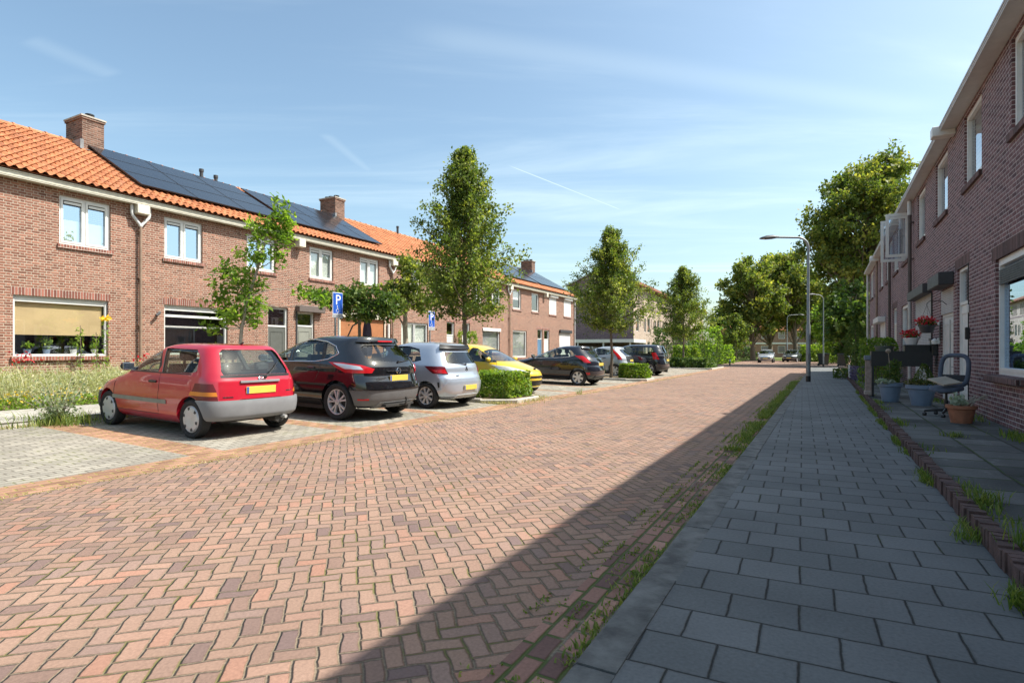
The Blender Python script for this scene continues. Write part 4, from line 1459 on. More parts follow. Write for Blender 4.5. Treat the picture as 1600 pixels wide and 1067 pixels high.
def paint(name, col, metal=.0, rough=.32):
    t = T(name)
    f = t.noise(t.obj(), 500, 1)
    c = t.mix(t.m('MULTIPLY', f, .25 if metal else .05), (*col, 1), (*[min(1, x * 1.5 + .02) for x in col], 1))
    dust = t.rng(t.noise(t.obj(), 3.0, 5, .6), .5, .8)
    r = t.rng(dust, 0, 1, rough, rough + .14)
    return t.done(t.pbr(c, r, metal, None, .5, 1.0))


def wheel(parent, x, y, r, wid, style, side):
    w = MB()
    hw = wid / 2; rr = r * .70
    prof = [(rr, -hw * .80), (r * .90, -hw), (r * .975, -hw * .85), (r, -hw * .55), (r, hw * .55), (r * .975, hw * .85), (r * .90, hw), (rr, hw * .80), (rr, -hw * .80)]
    w.lathe(prof, 40, (0, 0, 0), 'y')
    for k in range(3):
        yy = hw * (-.36 + .36 * k)
        w.lathe([(r * 1.001, yy - .006), (r * .985, yy), (r * 1.001, yy + .006)], 40, (0, 0, 0), 'y')
    o = w.obj('wheel', M['tyre'], parent, smooth=35, loc=(x, y, r))
    if side < 0: o.rotation_euler = (0, 0, PI)
    f = hw * .80                                                    # outboard face at +y
    rm = MB()
    rm.lathe([(rr, -hw * .7), (rr * .99, f), (rr * .94, f - .005), (rr * .90, f - .03), (rr * .88, -.02), (rr * .86, -hw * .7)], 40, (0, 0, 0), 'y')
    dk = MB(); dk.lathe([(rr * .9, f - .075), (0.001, f - .075)], 32, (0, 0, 0), 'y')
    if style[0] == 'cap':
        n = style[1]
        rm.lathe([(rr * .96, f - .002), (rr * .90, f + .012), (rr * .72, f + .016), (rr * .55, f + .016), (rr * .35, f + .008), (.001, f + .006)], 40, (0, 0, 0), 'y')
        dk = MB(); dk.lathe([(rr * .93, f - .021), (rr * .93, f - .005), (.001, f - .005), (.001, f - .021)], 24, (0, 0, 0), 'y')
        for k in range(n):
            a = 2 * PI * k / n + .3
            pts = []
            for (ra, da) in ((.66, -.10), (.86, -.16), (.90, .10), (.74, .17)):
                pts.append((rr * ra * math.cos(a + da), rr * ra * math.sin(a + da)))
            dk.prism(pts, f - .02, f + .0185, 'y')
    else:
        n, w0, w1, tw = style[1:5]
        for k in range(n):
            a = 2 * PI * k / n + .2
            for t_ in (tw if isinstance(tw, tuple) else (tw,)):
                p = []
                for (rad, hwid, dy) in ((.16, w0, 0), (.92, w1, .0)):
                    cx, cy = math.cos(a + t_ * (rad - .1)), math.sin(a + t_ * (rad - .1))
                    nx_, ny_ = -cy, cx
                    p.append(((cx * rr * rad + nx_ * hwid), (cy * rr * rad + ny_ * hwid)))
                    p.append(((cx * rr * rad - nx_ * hwid), (cy * rr * rad - ny_ * hwid)))
                rm.prism([p[0], p[1], p[3], p[2]], f - .05, f - .008, 'y')
        rm.lathe([(rr * .24, f - .06), (rr * .22, f - .004), (rr * .1, f), (.001, f)], 20, (0, 0, 0), 'y')
    ro = rm.obj('rim', style[-1], o, smooth=35, fixn=True)
    dk.obj('rim_shadow_gap' if style[0] == 'cap' else 'brake_disc', M['rim_dark'], o, fixn=True)
    return o


def seat_mb(mb, x, y, w=.48, hr=True, zb=.50, zt=1.02):
    mb.rbox(x - .30, x + .22, y - w / 2, y + w / 2, zb - .18, zb, .05)
    vs = [(x - .22, zb), (x - .08, zb), (x - .26, zt), (x - .36, zt)]
    mb.prism(vs, y - w / 2, y + w / 2, 'y')
    if hr:
        mb.rbox(x - .42, x - .30, y - .13, y + .13, zt + .05, zt + .22, .04)
        mb.box(x - .38, x - .34, y - .07, y - .05, zt - .02, zt + .06); mb.box(x - .38, x - .34, y + .05, y + .07, zt - .02, zt + .06)


def make_car(label, t, q_axle, spec, reverse=False, yaw=0.0, pos=None, z=None, tilt=True):
    S = spec
    sh = Shell(S['rows'], S['L'], S.get('barrel', .05), S.get('mr', 2.8), S.get('mf', 2.5))
    ang = math.atan2(TX, -TY) + (PI if reverse else 0) + yaw
    ro = S['ro']
    if pos is None:
        zz = bay_z(q_axle)
        loc = road(t, q_axle, zz)
    else: loc = Vector(pos)
    pitch = 0
    if tilt: pitch = -math.atan(BAY_SLOPE) * (1 if not reverse else -1)
    root = empty('parked_car', loc, (0, pitch, ang), label, 'car')
    O = Vector((-ro, 0, 0))                                          # x=0 is the rear end in the shell
    pm = S['paint']
    # ---- body shell
    b = MB(); sh.solid(b, step=.2)
    b.v = [(x - ro, y, zz) for x, y, zz in b.v]
    body = b.obj('body', [pm, M['car_black']], root, fixn=True)
    wr = S['wr']; wx = [0.0, S['wb']]
    cut = []
    c = MB()
    wmax = max(r[3] for r in S['rows'])
    for x in wx:
        for sg in (-1, 1):
            c.lathe([(.001, sg * (wmax - .30)), (wr * 1.13, sg * (wmax - .30)), (wr * 1.13, sg * (wmax + .2)), (.001, sg * (wmax + .2))], 36, (x, 0, wr + .015), 'y')
    cut.append(c.obj('cutter', [pm, M['car_black']], None, fixn=True))
    k0 = sh.k_of_z(S['cab'][0]); k1 = sh.k_of_z(S['cab'][1])
    c = MB(); sh.solid(c, k0, k1, .4, S.get('inset', .055), S.get('cdz', -.035))
    c.v = [(x - ro, y, zz) for x, y, zz in c.v]
    cut.append(c.obj('cutter', [M['car_inside']], None, fixn=True))
    for poly in S['side_holes']:
        c = MB(); c.prism([(x - ro, zz) for x, zz in poly], -1.5, 1.5, 'y'); cut.append(c.obj('cutter', [M['car_black']], None, fixn=True))
    if S.get('rear_hole'):
        c = MB(); c.prism(S['rear_hole'], -1.0 - ro, S['rear_x'] - ro, 'x'); cut.append(c.obj('cutter', [M['car_black']], None, fixn=True))
    if S.get('front_hole'):
        c = MB(); c.prism(S['front_hole'], S['front_x'] - ro, S['L'] + .5 - ro, 'x'); cut.append(c.obj('cutter', [M['car_black']], None, fixn=True))
    # all cutters follow the car's frame only while cutting: body sits at the origin too
    body.parent = None
    bpy.context.view_layer.update()
    boolean_cut(body, cut)
    sharpen(body.data, 38)
    body.parent = root
    fs = {sg: Fn(lambda a, b_, sg=sg: sh.side(a + ro, b_, sg) + O, lambda p, sg=sg: Vector((0, sg, .3))) for sg in (1, -1)}
    frr = Fn(lambda a, b_: sh.end(a, b_, True) + O, lambda p: Vector((-1, 0, .3)))
    ffr = Fn(lambda a, b_: sh.end(a, b_, False) + O, lambda p: Vector((1, 0, .5)))
    farc = Fn(lambda a, b_: sh.pt(sh.k_of_z(b_), a) + O, lambda p: Vector((p.x - S['wb'] / 2, p.y * 1.6, 0)))
    sx = lambda poly: [(x - ro, zz) for x, zz in poly]
    RA = wr * 1.13 + .012

    def arch(b_):
        dz = b_ - wr - .015
        xl = (ro - math.sqrt(max(0, RA * RA - dz * dz))) if abs(dz) < RA else 1e9
        k = sh.k_of_z(b_); lo, hi = 0.0, 1.6
        if sh.pt(k, hi).x < xl: return 9.0
        for _ in range(18):
            md = (lo + hi) / 2
            if sh.pt(k, md).x < xl: lo = md
            else: hi = md
        return lo

    def grow(poly, d):
        cx = sum(p[0] for p in poly) / len(poly); cz = sum(p[1] for p in poly) / len(poly)
        return [(cx + (p[0] - cx) * (1 + d / max(.1, abs(p[0] - cx))) if abs(p[0] - cx) > .02 else p[0],
                 cz + (p[1] - cz) * (1 + d / max(.08, abs(p[1] - cz)))) for p in poly]
    # ---- glass
    for sg in (1, -1):
        for poly in S['side_holes']:
            p = MB(); patch(p, grow(sx(poly), .012), fs[sg], -.012, 8, 24, 0); p.obj('side_window', M['car_glass'], root, smooth=60)
        for poly in S.get('pillars', []):
            p = MB(); patch(p, sx(poly), fs[sg], -.004, 6, 3, .03); p.obj('pillar_trim', M['car_black'], root, smooth=40)
    if S.get('rear_hole'):
        p = MB(); patch(p, grow(S['rear_hole'], .012), frr, -.012, 8, 24, 0); p.obj('rear_window', M['car_glass'], root, smooth=60)
    if S.get('front_hole'):
        p = MB(); patch(p, grow(S['front_hole'], .012), ffr, -.012, 8, 24, 0); p.obj('windscreen', M['car_glass'], root, smooth=60)
    # ---- wheels
    for x in wx:
        for sg in (1, -1):
            wheel(root, x, sg * (wmax - S['tw'] / 2 - S.get('wi', .02)), wr, S['tw'], S['style'], sg)
    # underbody and axle
    ub = MB(); ub.box(.45, S['wb'] - .45, -wmax + .12, wmax - .12, .18, S['rows'][0][0] + .06); ub.box(-.30, .4, -.5, .5, .22, .36)
    ub.box(-.05, .05, -wmax + .15, wmax - .15, wr - .07, wr + .03); ub.tube([(-ro + .12, -.38, .25), (-.2, -.38, .27)], .09, 10); ub.obj('underbody', M['steel_dark'], root)
    if S.get('exhaust'):
        e = MB(); e.tube([(-ro + .02, S['exhaust'], .26), (.1, S['exhaust'], .27)], .028, 10); e.obj('exhaust_pipe', M['zinc'], root)
    # ---- seats
    for sy in (.36, -.36):
        m = MB(); seat_mb(m, S['seatx'] - ro, sy, zb=S.get('seatz', .55), zt=S.get('seatz', .55) + .52); m.obj('seat', M['car_inside'], root, smooth=40)
    m = MB(); seat_mb(m, S['seatx'] - ro - .85, 0, 1.15, False, S.get('seatz', .55) - .02, S.get('seatz', .55) + .42)
    for sy in (.35, -.35): m.rbox(S['seatx'] - ro - .85 - .40, S['seatx'] - ro - .85 - .30, sy - .12, sy + .12, S.get('seatz', .55) + .42, S.get('seatz', .55) + .56, .03)
    m.obj('rear_seat', M['car_inside'], root, smooth=40)
    d = MB(); d.rbox(S['dashx'] - ro - .35, S['dashx'] - ro, -.6, .6, .62, S.get('dashz', .92), .06)
    d.tube([(S['dashx'] - ro - .45 + .06 * math.cos(a), .36 + .17 * math.sin(a), .88 + .17 * math.cos(a)) for a in [2 * PI * i / 16 for i in range(17)]], .014, 6, cap=False)
    d.obj('dashboard', M['car_inside'], root, smooth=40)
    # ---- extra patches: (part name, mode, polygon, material, offset)
    for it in S['patches']:
        nm, mode, poly, mat, off = it[:5]
        for sg in ((1, -1) if mode in ('side', 'arc2') else (1,)):
            p = MB()
            if mode == 'side': patch(p, sx(poly), fs[sg], off, 8, 20, .012 + max(0, off))
            elif mode == 'rear': patch(p, poly, frr, off, 6, 16, .012 + max(0, off))
            elif mode == 'front': patch(p, poly, ffr, off, 8, 18, .012 + max(0, off))
            elif mode == 'arc': patch(p, poly, farc, off, 16, 60, .012 + max(0, off), 0, arch)
            elif mode == 'arc2': patch(p, [(a * sg, b_) for a, b_ in poly], farc, off, 10, 18, .012 + max(0, off), 0, arch if max(q_[0] for q_ in poly) < 1.7 else None)
            o = p.obj(nm, mat, root, smooth=40, fixn=True)
    # door shut lines: hairline dark strips
    for sg in (1, -1):
        ln = MB()
        for line in S.get('lines', []):
            pts = []
            for (x0, z0), (x1, z1) in zip(line[:-1], line[1:]):
                for i in range(6): pts.append(fs[sg](x0 - ro + (x1 - x0) * i / 6, z0 + (z1 - z0) * i / 6))
            pts.append(fs[sg](line[-1][0] - ro, line[-1][1]))
            ln.tube(pts, .0045, 5)
        if ln.v: ln.obj('door_gap', M['car_black'], root)
        tr = MB()
        for line in S.get('trims', []):
            pts = []
            for (x0, z0), (x1, z1) in zip(line[:-1], line[1:]):
                for i in range(8):
                    pts.append(fs[sg](x0 - ro + (x1 - x0) * i / 8, z0 + (z1 - z0) * i / 8))
            pts.append(fs[sg](line[-1][0] - ro, line[-1][1]))
            tr.tube(pts, .011, 6)
        if tr.v: tr.obj('window_trim', M['chrome'], root, smooth=60)
        for (x, zz) in S.get('handles', []):
            p = fs[sg](x - ro, zz); hb = MB(); hb.rbox(p.x - .09, p.x + .09, p.y - .012, p.y + .03 if sg > 0 else p.y + .012, zz - .018, zz + .018, .01) if sg > 0 else hb.rbox(p.x - .09, p.x + .09, p.y - .03, p.y + .012, zz - .018, zz + .018, .01)
            hb.obj('door_handle', S.get('hmat', M['car_black']), root)
        mx, mz = S['mirror']; p = fs[sg](mx - ro, mz)
        mm = MB()
        rows = []
        for i in range(9):
            a = i / 8
            rows.append((.001 + .105 * math.sin(PI * min(1, a * 1.02)) ** .5, a * .11 - .055))
        vs = []
        mm.lathe([(max(.001, r * .75), zz) for r, zz in rows], 16, (0, 0, 0), 'x')
        mm.v = [(p.x + x * 1.0 + .02, p.y + sg * .115 + y * 1.25, mz + .03 + z_ * .9) for x, y, z_ in mm.v]
        mo = mm.obj('wing_mirror', S.get('mmat', pm), root, smooth=50, fixn=True)
        st = MB(); st.rbox(p.x - .03, p.x + .05, min(p.y - sg * .02, p.y + sg * .06), max(p.y - sg * .02, p.y + sg * .06), mz - .03, mz + .02, .01); st.obj('mirror_stalk', M['car_black'], mo)
        gm = MB(); gm.rbox(p.x - .038, p.x - .030, p.y + sg * .115 - .085, p.y + sg * .115 + .085, mz - .025, mz + .085, .003); gm.obj('mirror_glass', M['chrome'], mo)
    # plates
    for (rear, y, zz, dx) in S['plates']:
        p = (frr if rear else ffr)(y, zz)
        pb = MB(); pb.rbox(-.006 - dx, .004 - dx, -.26, .26, -.055, .055, .003)
        po = pb.obj('licence_plate', M['plate'], root, loc=(p.x if rear else p.x + .012, p.y, p.z))
        bl_ = MB(); bl_.box(-.0075 - dx, -.0055 - dx, .215, .255, -.05, .05) if rear else bl_.box(.0045 - dx, .0065 - dx, -.255, -.215, -.05, .05); bl_.obj('plate_band', M['plate_blue'], po)
    if S.get('wiper'):
        (y0, z0), (y1, z1) = S['wiper']
        pts = [frr(y0 + (y1 - y0) * i / 6, z0 + (z1 - z0) * i / 6) + Vector((-.02, 0, 0)) for i in range(7)]
        wp = MB(); wp.tube(pts, [.012, .010, .008, .007, .006, .006, .005], 6); wp.tube([frr(y0, z0), frr(y0, z0) + Vector((-.03, 0, 0))], .02, 8)
        wp.obj('rear_wiper', M['car_black'], root)
    return root, sh, frr, ffr, fs, farc


# ---------------------------------------------------------------- red three door hatchback
P_red = paint('car_paint_red', (.40, .010, .026), 0, .28)
red = dict(L=3.74, ro=.63, wb=2.30, wr=.285, tw=.165, wi=.03, paint=P_red, style=('cap', 6, M['hubcap']), mr=3.7, mf=2.4, barrel=.06,
           rows=[(.20, .50, 3.58, .70, .35, .6), (.26, .34, 3.66, .765, .40, .7), (.35, .08, 3.70, .80, .42, .75), (.50, .06, 3.69, .812, .42, .8), (.58, .07, 3.66, .812, .42, .85), (.66, .08, 3.60, .806, .40, .9),
                 (.73, .09, 3.47, .800, .38, .9), (.79, .10, 3.22, .795, .37, .8), (.85, .11, 2.95, .788, .36, .7), (.90, .13, 2.76, .778, .36, .6), (.96, .15, 2.63, .758, .36, .55), (1.06, .20, 2.46, .722, .36, .5),
                 (1.17, .27, 2.25, .682, .36, .5), (1.28, .345, 2.02, .636, .36, .5), (1.345, .40, 1.83, .595, .36, .5), (1.38, .47, 1.66, .54, .36, .5), (1.398, .62, 1.45, .42, .3, .4), (1.405, .85, 1.20, .20, .15, .15), (1.407, .98, 1.06, .05, .02, .02)],
           cab=(.55, 1.375), seatx=1.75, dashx=2.62,
           side_holes=[[(2.52, .945), (1.50, .945), (1.47, 1.05), (1.62, 1.315), (1.98, 1.30), (2.25, 1.13)], [(1.40, .945), (.68, .96), (.56, .99), (.62, 1.22), (.74, 1.31), (1.53, 1.318)]],
           rear_hole=[(-.56, .945), (.56, .945), (.575, 1.0), (.50, 1.27), (.44, 1.32), (-.44, 1.32), (-.50, 1.27), (-.575, 1.0)], rear_x=.9,
           front_hole=[(-.62, .93), (.62, .93), (.52, 1.30), (-.52, 1.30)], front_x=1.9,
           pillars=[[(1.395, .935), (1.505, .935), (1.630, 1.325), (1.525, 1.327)], [(2.545, .925), (2.50, .935), (2.24, 1.135), (2.30, 1.15)]],
           patches=[('rear_bumper', 'arc', [(-1.24, .36), (-.95, .315), (.95, .315), (1.24, .36), (1.22, .575), (-1.22, .575)], M['bumper_grey'], .045),
                    ('front_bumper', 'arc2', [(2.30, .26), (3.0, .26), (3.0, .56), (2.2, .56)], M['bumper_grey'], .03),
                    ('tail_light', 'arc2', [(.53, .575), (1.07, .575), (1.03, .82), (.66, .82), (.58, .72)], M['lamp_deep'], .008),
                    ('indicator_lens', 'arc2', [(.55, .64), (1.068, .64), (1.062, .70), (.575, .70)], M['lamp_amber'], .0105),
                    ('side_moulding', 'side', [(2.72, .475), (1.20, .475), (1.20, .535), (2.72, .535)], plain('moulding_grey_green', (.20, .20, .17), .5), .012),
                    ('plate_bar', 'rear', [(-.34, .825), (.34, .825), (.34, .855), (-.34, .855)], M['bumper_grey'], .028),
                    ('window_frit', 'rear', [(-.60, .905), (.60, .905), (.60, .943), (-.60, .943)], M['car_black'], .002),
                    ('headlight', 'arc2', [(2.25, .60), (2.70, .60), (2.72, .72), (2.3, .72)], M['lamp_clear'], .006),
                    ('window_seal', 'side', [(2.60, .925), (.66, .935), (.66, .952), (2.58, .942)], M['car_black'], .002),
                    ('fuel_flap', 'side', [(.62, .69), (.80, .69), (.80, .83), (.62, .83)], P_red, .003),
                    ('plate_recess', 'rear', [(-.36, .585), (.36, .585), (.34, .60), (-.34, .60)], P_red, .02),
                    ('lettering', 'rear', [(.46, .615), (.60, .615), (.60, .632), (.46, .632)], M['chrome'], .004),
                    ('lettering', 'rear', [(-.60, .665), (-.47, .665), (-.47, .682), (-.60, .682)], M['chrome'], .004)],
           lines=[[(2.70, .38), (2.70, .70), (2.62, .93)], [(1.42, .34), (1.42, .93)], [(2.7, .31), (1.42, .31)]], handles=[(1.58, .80)], mirror=(2.42, .97), mmat=M['car_black'],
           plates=[(True, 0, .715, .012)], wiper=((-.10, .90), (-.42, 1.13)), exhaust=-.42)
car_red, sh, frr, ffr, fs, farc = make_car('old red three door hatchback with grey bumpers and hubcaps', 5.75, -8.2, red)
b = MB(); pr = frr(-.02, .885)
for a, bb in ((.050, .034), (.030, .034),):
    b.tube([(pr.x - .012, pr.y + a * math.cos(w), pr.z + bb * .75 * math.sin(w)) for w in [2 * PI * i / 20 for i in range(21)]], .005, 5, cap=False)
b.tube([(pr.x - .012, pr.y + .042 * math.cos(w), pr.z + .012 + .012 * math.sin(w)) for w in [2 * PI * i / 20 for i in range(21)]], .005, 5, cap=False)
b.obj('badge', M['chrome'], car_red)
an = MB(); pa_ = sh.pt(sh.k_of_z(1.395), 0); an.tube([(.62 - .63, 0, 1.39), (.52 - .63, 0, 1.43)], .012, 8); an.obj('aerial_base', M['car_black'], car_red)

# ---------------------------------------------------------------- black crossover
P_blk = paint('car_paint_black', (.008, .008, .010), .0, .10)
blk_rows = [(.24, .20, 4.16, .76, .40, .6), (.32, .08, 4.30, .84, .45, .7), (.44, .02, 4.36, .885, .5, .8), (.58, .0, 4.38, .90, .5, .9), (.70, .015, 4.37, .903, .5, .95), (.80, .05, 4.33, .90, .5, 1.0), (.88, .075, 4.22, .898, .5, 1.0),
            (.95, .075, 3.98, .893, .5, 1.0), (1.00, .08, 3.66, .885, .5, .9), (1.05, .10, 3.34, .870, .5, .8), (1.10, .13, 3.16, .848, .5, .7), (1.20, .21, 2.92, .803, .5, .65), (1.32, .34, 2.64, .748, .5, .6),
            (1.43, .44, 2.36, .692, .48, .6), (1.51, .46, 2.10, .635, .45, .6), (1.555, .50, 1.86, .56, .4, .5), (1.58, .68, 1.60, .42, .3, .4), (1.59, .95, 1.35, .22, .15, .15), (1.592, 1.1, 1.2, .05, .03, .03)]
blk = dict(L=4.38, ro=.80, wb=2.65, wr=.345, tw=.215, paint=P_blk, style=('spoke', 5, .013, .018, (-.27, .27), M['alloy']), rows=blk_rows, mr=2.7, mf=2.4, barrel=.06,
           cab=(.66, 1.555), seatx=2.15, seatz=.68, dashx=3.2, dashz=1.05,
           side_holes=[[(3.06, 1.06), (2.14, 1.075), (2.12, 1.15), (2.24, 1.475), (2.38, 1.465), (2.72, 1.30)], [(2.06, 1.075), (1.40, 1.10), (1.10, 1.15), (.90, 1.25), (1.02, 1.36), (1.26, 1.44), (1.62, 1.485), (2.16, 1.48)]],
           rear_hole=[(-.54, 1.13), (0, 1.10), (.54, 1.13), (.62, 1.20), (.56, 1.37), (.46, 1.42), (-.46, 1.42), (-.56, 1.37), (-.62, 1.20)], rear_x=1.0,
           front_hole=[(-.70, 1.10), (.70, 1.10), (.58, 1.46), (-.58, 1.46)], front_x=2.4,
           pillars=[[(2.065, 1.07), (2.135, 1.07), (2.235, 1.48), (2.165, 1.482)], [(1.18, 1.12), (1.25, 1.12), (1.36, 1.47), (1.29, 1.45)]],
           patches=[('bumper_cladding', 'arc', [(-1.14, .30), (1.14, .30), (1.12, .50), (.98, .585), (-.98, .585), (-1.12, .50)], plain('cladding_grey', (.11, .112, .116), .5, var=.1), .016),
                    ('bumper_step', 'arc', [(-1.0, .60), (1.0, .60), (.97, .66), (-.97, .66)], P_blk, .045),
                    ('lower_diffuser', 'rear', [(-.55, .25), (.55, .25), (.48, .36), (-.48, .36)], plain('diffuser_grey', (.16, .165, .17), .45), .024),
                    ('sill_cladding', 'side', [(3.1, .26), (1.22, .26), (1.22, .37), (3.1, .37)], M['car_black'], .012),
                    ('tail_light', 'arc2', [(.46, .885), (1.0, .90), (1.22, 1.08), (1.20, 1.095), (.66, 1.045), (.40, .98)], M['lamp_red'], .012),
                    ('clear_lens', 'arc2', [(.62, .955), (1.0, .965), (1.16, 1.065), (1.13, 1.07), (.70, 1.02)], M['lamp_clear'], .016),
                    ('reflector', 'arc2', [(.55, .405), (.80, .405), (.80, .43), (.55, .43)], M['lamp_red'], .022),
                    ('spoiler', 'rear', [(-.58, 1.46), (.58, 1.46), (.52, 1.53), (-.52, 1.53)], P_blk, .045),
                    ('brake_light', 'rear', [(-.2, 1.475), (.2, 1.475), (.2, 1.495), (-.2, 1.495)], M['lamp_red'], .05),
                    ('chrome_bar', 'rear', [(-.30, .925), (.30, .925), (.30, .945), (-.30, .945)], M['chrome'], .022),
                    ('headlight', 'arc2', [(2.2, .78), (2.75, .74), (2.8, .84), (2.2, .90)], M['lamp_clear'], .006)],
           lines=[[(3.10, .42), (3.12, .80), (3.06, 1.04)], [(2.10, .42), (2.10, 1.06)], [(1.35, .72), (1.22, .95), (1.28, 1.10)]], trims=[[(3.06, 1.045), (2.1, 1.06), (1.40, 1.085), (1.08, 1.135), (.86, 1.25), (1.0, 1.385), (1.26, 1.465), (1.62, 1.505), (2.24, 1.497), (2.40, 1.485), (2.75, 1.31), (3.1, 1.05)]],
           handles=[(2.32, .93), (1.46, .97)], hmat=P_blk, mirror=(2.86, 1.08), plates=[(True, 0, .80, .012)], wiper=((-.05, 1.10), (-.50, 1.14)))
car_blk, sh, frr, ffr, fs, farc = make_car('glossy black crossover with alloy wheels and a tow bar', 8.5, -8.0, blk)
pr = frr(0, .935)
b = MB(); b.tube([(pr.x - .026, .055 * math.cos(w), pr.z + .055 * math.sin(w)) for w in [2 * PI * i / 24 for i in range(25)]], .010, 6, cap=False)
b.rbox(pr.x - .034, pr.x - .018, -.075, .075, pr.z - .010, pr.z + .010, .002); b.obj('badge', M['chrome'], car_blk)
tb = MB(); tb.box(-.80, -.2, -.4, .4, .27, .31); tb.tube([(-.75, 0, .29), (-.90, 0, .29), (-.95, 0, .33), (-.95, 0, .40)], .018, 8); tb.lathe([(.001, .40), (.025, .405), (.025, .44), (.001, .445)], 10, (-.95, 0, 0))
tb.obj('tow_bar', M['steel_dark'], car_blk)


def text_part(parent, body, size, loc, rot, mat, name='lettering', ext=.002):
    cu = bpy.data.curves.new(name, 'FONT'); cu.body = body; cu.size = size; cu.extrude = ext; cu.align_x = 'CENTER'; cu.align_y = 'CENTER'
    o = bpy.data.objects.new(name, cu); COL.objects.link(o)
    bpy.context.view_layer.update()
    me = bpy.data.meshes.new_from_object(o.evaluated_get(bpy.context.evaluated_depsgraph_get()))
    bpy.data.objects.remove(o)
    me.materials.clear(); me.materials.append(mat)
    r = bpy.data.objects.new(name, me); COL.objects.link(r); r.parent = parent; r.location = loc; r.rotation_euler = rot
    return r


REARTXT = (PI / 2, 0, -PI / 2)
p = frr(.42, .80); text_part(car_blk, 'QASHQAI', .062, (p.x - .012, p.y, p.z), REARTXT, M['chrome'])

# ---------------------------------------------------------------- silver small hatchback
P_sil = paint('car_paint_silver', (.42, .47, .545), .55, .30)
sil_rows = [(.22, .20, 3.62, .69, .35, .6), (.30, .06, 3.74, .765, .4, .7), (.42, .01, 3.80, .81, .42, .8), (.56, .0, 3.84, .828, .42, .85), (.68, .02, 3.82, .832, .42, .9), (.76, .06, 3.74, .830, .42, .95), (.84, .09, 3.50, .826, .42, .9),
            (.91, .10, 3.20, .816, .42, .8), (.97, .12, 2.95, .802, .42, .7), (1.04, .16, 2.78, .776, .42, .6), (1.14, .22, 2.57, .735, .42, .55), (1.26, .29, 2.31, .686, .42, .55), (1.37, .34, 2.02, .632, .40, .5),
            (1.44, .36, 1.78, .575, .38, .5), (1.48, .46, 1.55, .49, .35, .4), (1.50, .68, 1.30, .30, .25, .3), (1.507, .85, 1.10, .10, .08, .08), (1.508, .93, 1.0, .03, .02, .02)]
sil = dict(L=3.845, ro=.66, wb=2.45, wr=.285, tw=.175, paint=P_sil, style=('spoke', 8, .020, .028, .35, M['alloy']), rows=sil_rows, mr=2.7, mf=2.4, barrel=.06,
           cab=(.6, 1.47), seatx=1.95, seatz=.62, dashx=2.85, dashz=.98,
           side_holes=[[(2.70, .99), (1.92, .99), (1.90, 1.1), (2.0, 1.38), (2.14, 1.36), (2.42, 1.18)], [(1.84, .99), (1.10, 1.02), (.84, 1.08), (.98, 1.34), (1.3, 1.395), (1.92, 1.39)]],
           rear_hole=[(-.58, 1.02), (.58, 1.02), (.58, 1.06), (.50, 1.28), (-.50, 1.28), (-.58, 1.06)], rear_x=.95,
           front_hole=[(-.66, 1.0), (.66, 1.0), (.54, 1.38), (-.54, 1.38)], front_x=2.1,
           pillars=[[(1.845, .985), (1.915, .985), (1.995, 1.39), (1.925, 1.395)]],
           patches=[('bumper_wing', 'arc', [(-1.02, .30), (1.02, .30), (1.04, .40), (.80, .47), (.62, .62), (-.62, .62), (-.80, .47), (-1.04, .40)], P_sil, .022),
                    ('bumper_lip', 'rear', [(-.50, .26), (.50, .26), (.40, .33), (-.40, .33)], M['zinc'], .035),
                    ('tail_light', 'arc2', [(.50, .77), (.98, .80), (1.10, .955), (1.02, .975), (.60, .95)], M['lamp_deep'], .014),
                    ('red_lens', 'arc2', [(.54, .79), (.92, .815), (1.0, .88), (.60, .90)], M['lamp_red'], .018),
                    ('spoiler', 'rear', [(-.56, 1.33), (.56, 1.33), (.52, 1.42), (-.52, 1.42)], M['car_black'], .07),
                    ('wheel_arch_line', 'side', [(1.15, .24), (2.6, .24), (2.6, .31), (1.15, .31)], P_sil, .012),
                    ('bumper_slot', 'arc2', [(.86, .50), (.90, .48), (.92, .60), (.87, .62)], M['car_black'], .026),
                    ('headlight', 'arc2', [(2.2, .70), (2.75, .68), (2.8, .78), (2.2, .82)], M['lamp_clear'], .006)],
           lines=[[(2.74, .38), (2.76, .80), (2.68, .97)], [(1.88, .38), (1.88, .97)], [(1.16, .62), (1.02, .86), (1.06, 1.0)]], handles=[(2.06, .88), (1.25, .90)], hmat=P_sil, mirror=(2.55, 1.02),
           plates=[(True, 0, .48, .034)], wiper=((.0, 1.0), (.42, 1.04)))
car_sil, sh, frr, ffr, fs, farc = make_car('small silver hatchback with a black roof spoiler beside the clipped hedge', 11.0, -7.9, sil)
pr = frr(0, .90); b = MB()
for k in range(3):
    a = PI / 2 + k * 2 * PI / 3
    cx, cz = math.cos(a) * .032, math.sin(a) * .032
    ux, uz = math.cos(a), math.sin(a)
    b.prism([(cx + ux * .03, pr.z + cz + uz * .03), (cx - uz * .017, pr.z + cz + ux * .017), (cx - ux * .03, pr.z + cz - uz * .03), (cx + uz * .017, pr.z + cz - ux * .017)], pr.x - .012, pr.x - .002, 'x')
b.obj('badge', M['car_black'], car_sil, fixn=True)
dz = MB(); dz.lathe([(.001, 0), (.055, 0), (.055, .01), (.001, .01)], 20, (pr.x - .008, 0, pr.z - .10), 'x'); dz.obj('camera_disc', M['chrome'], car_sil, fixn=True)
p = frr(.40, .745); text_part(car_sil, 'PHEV', .055, (p.x - .010, p.y, p.z), REARTXT, M['car_black'])

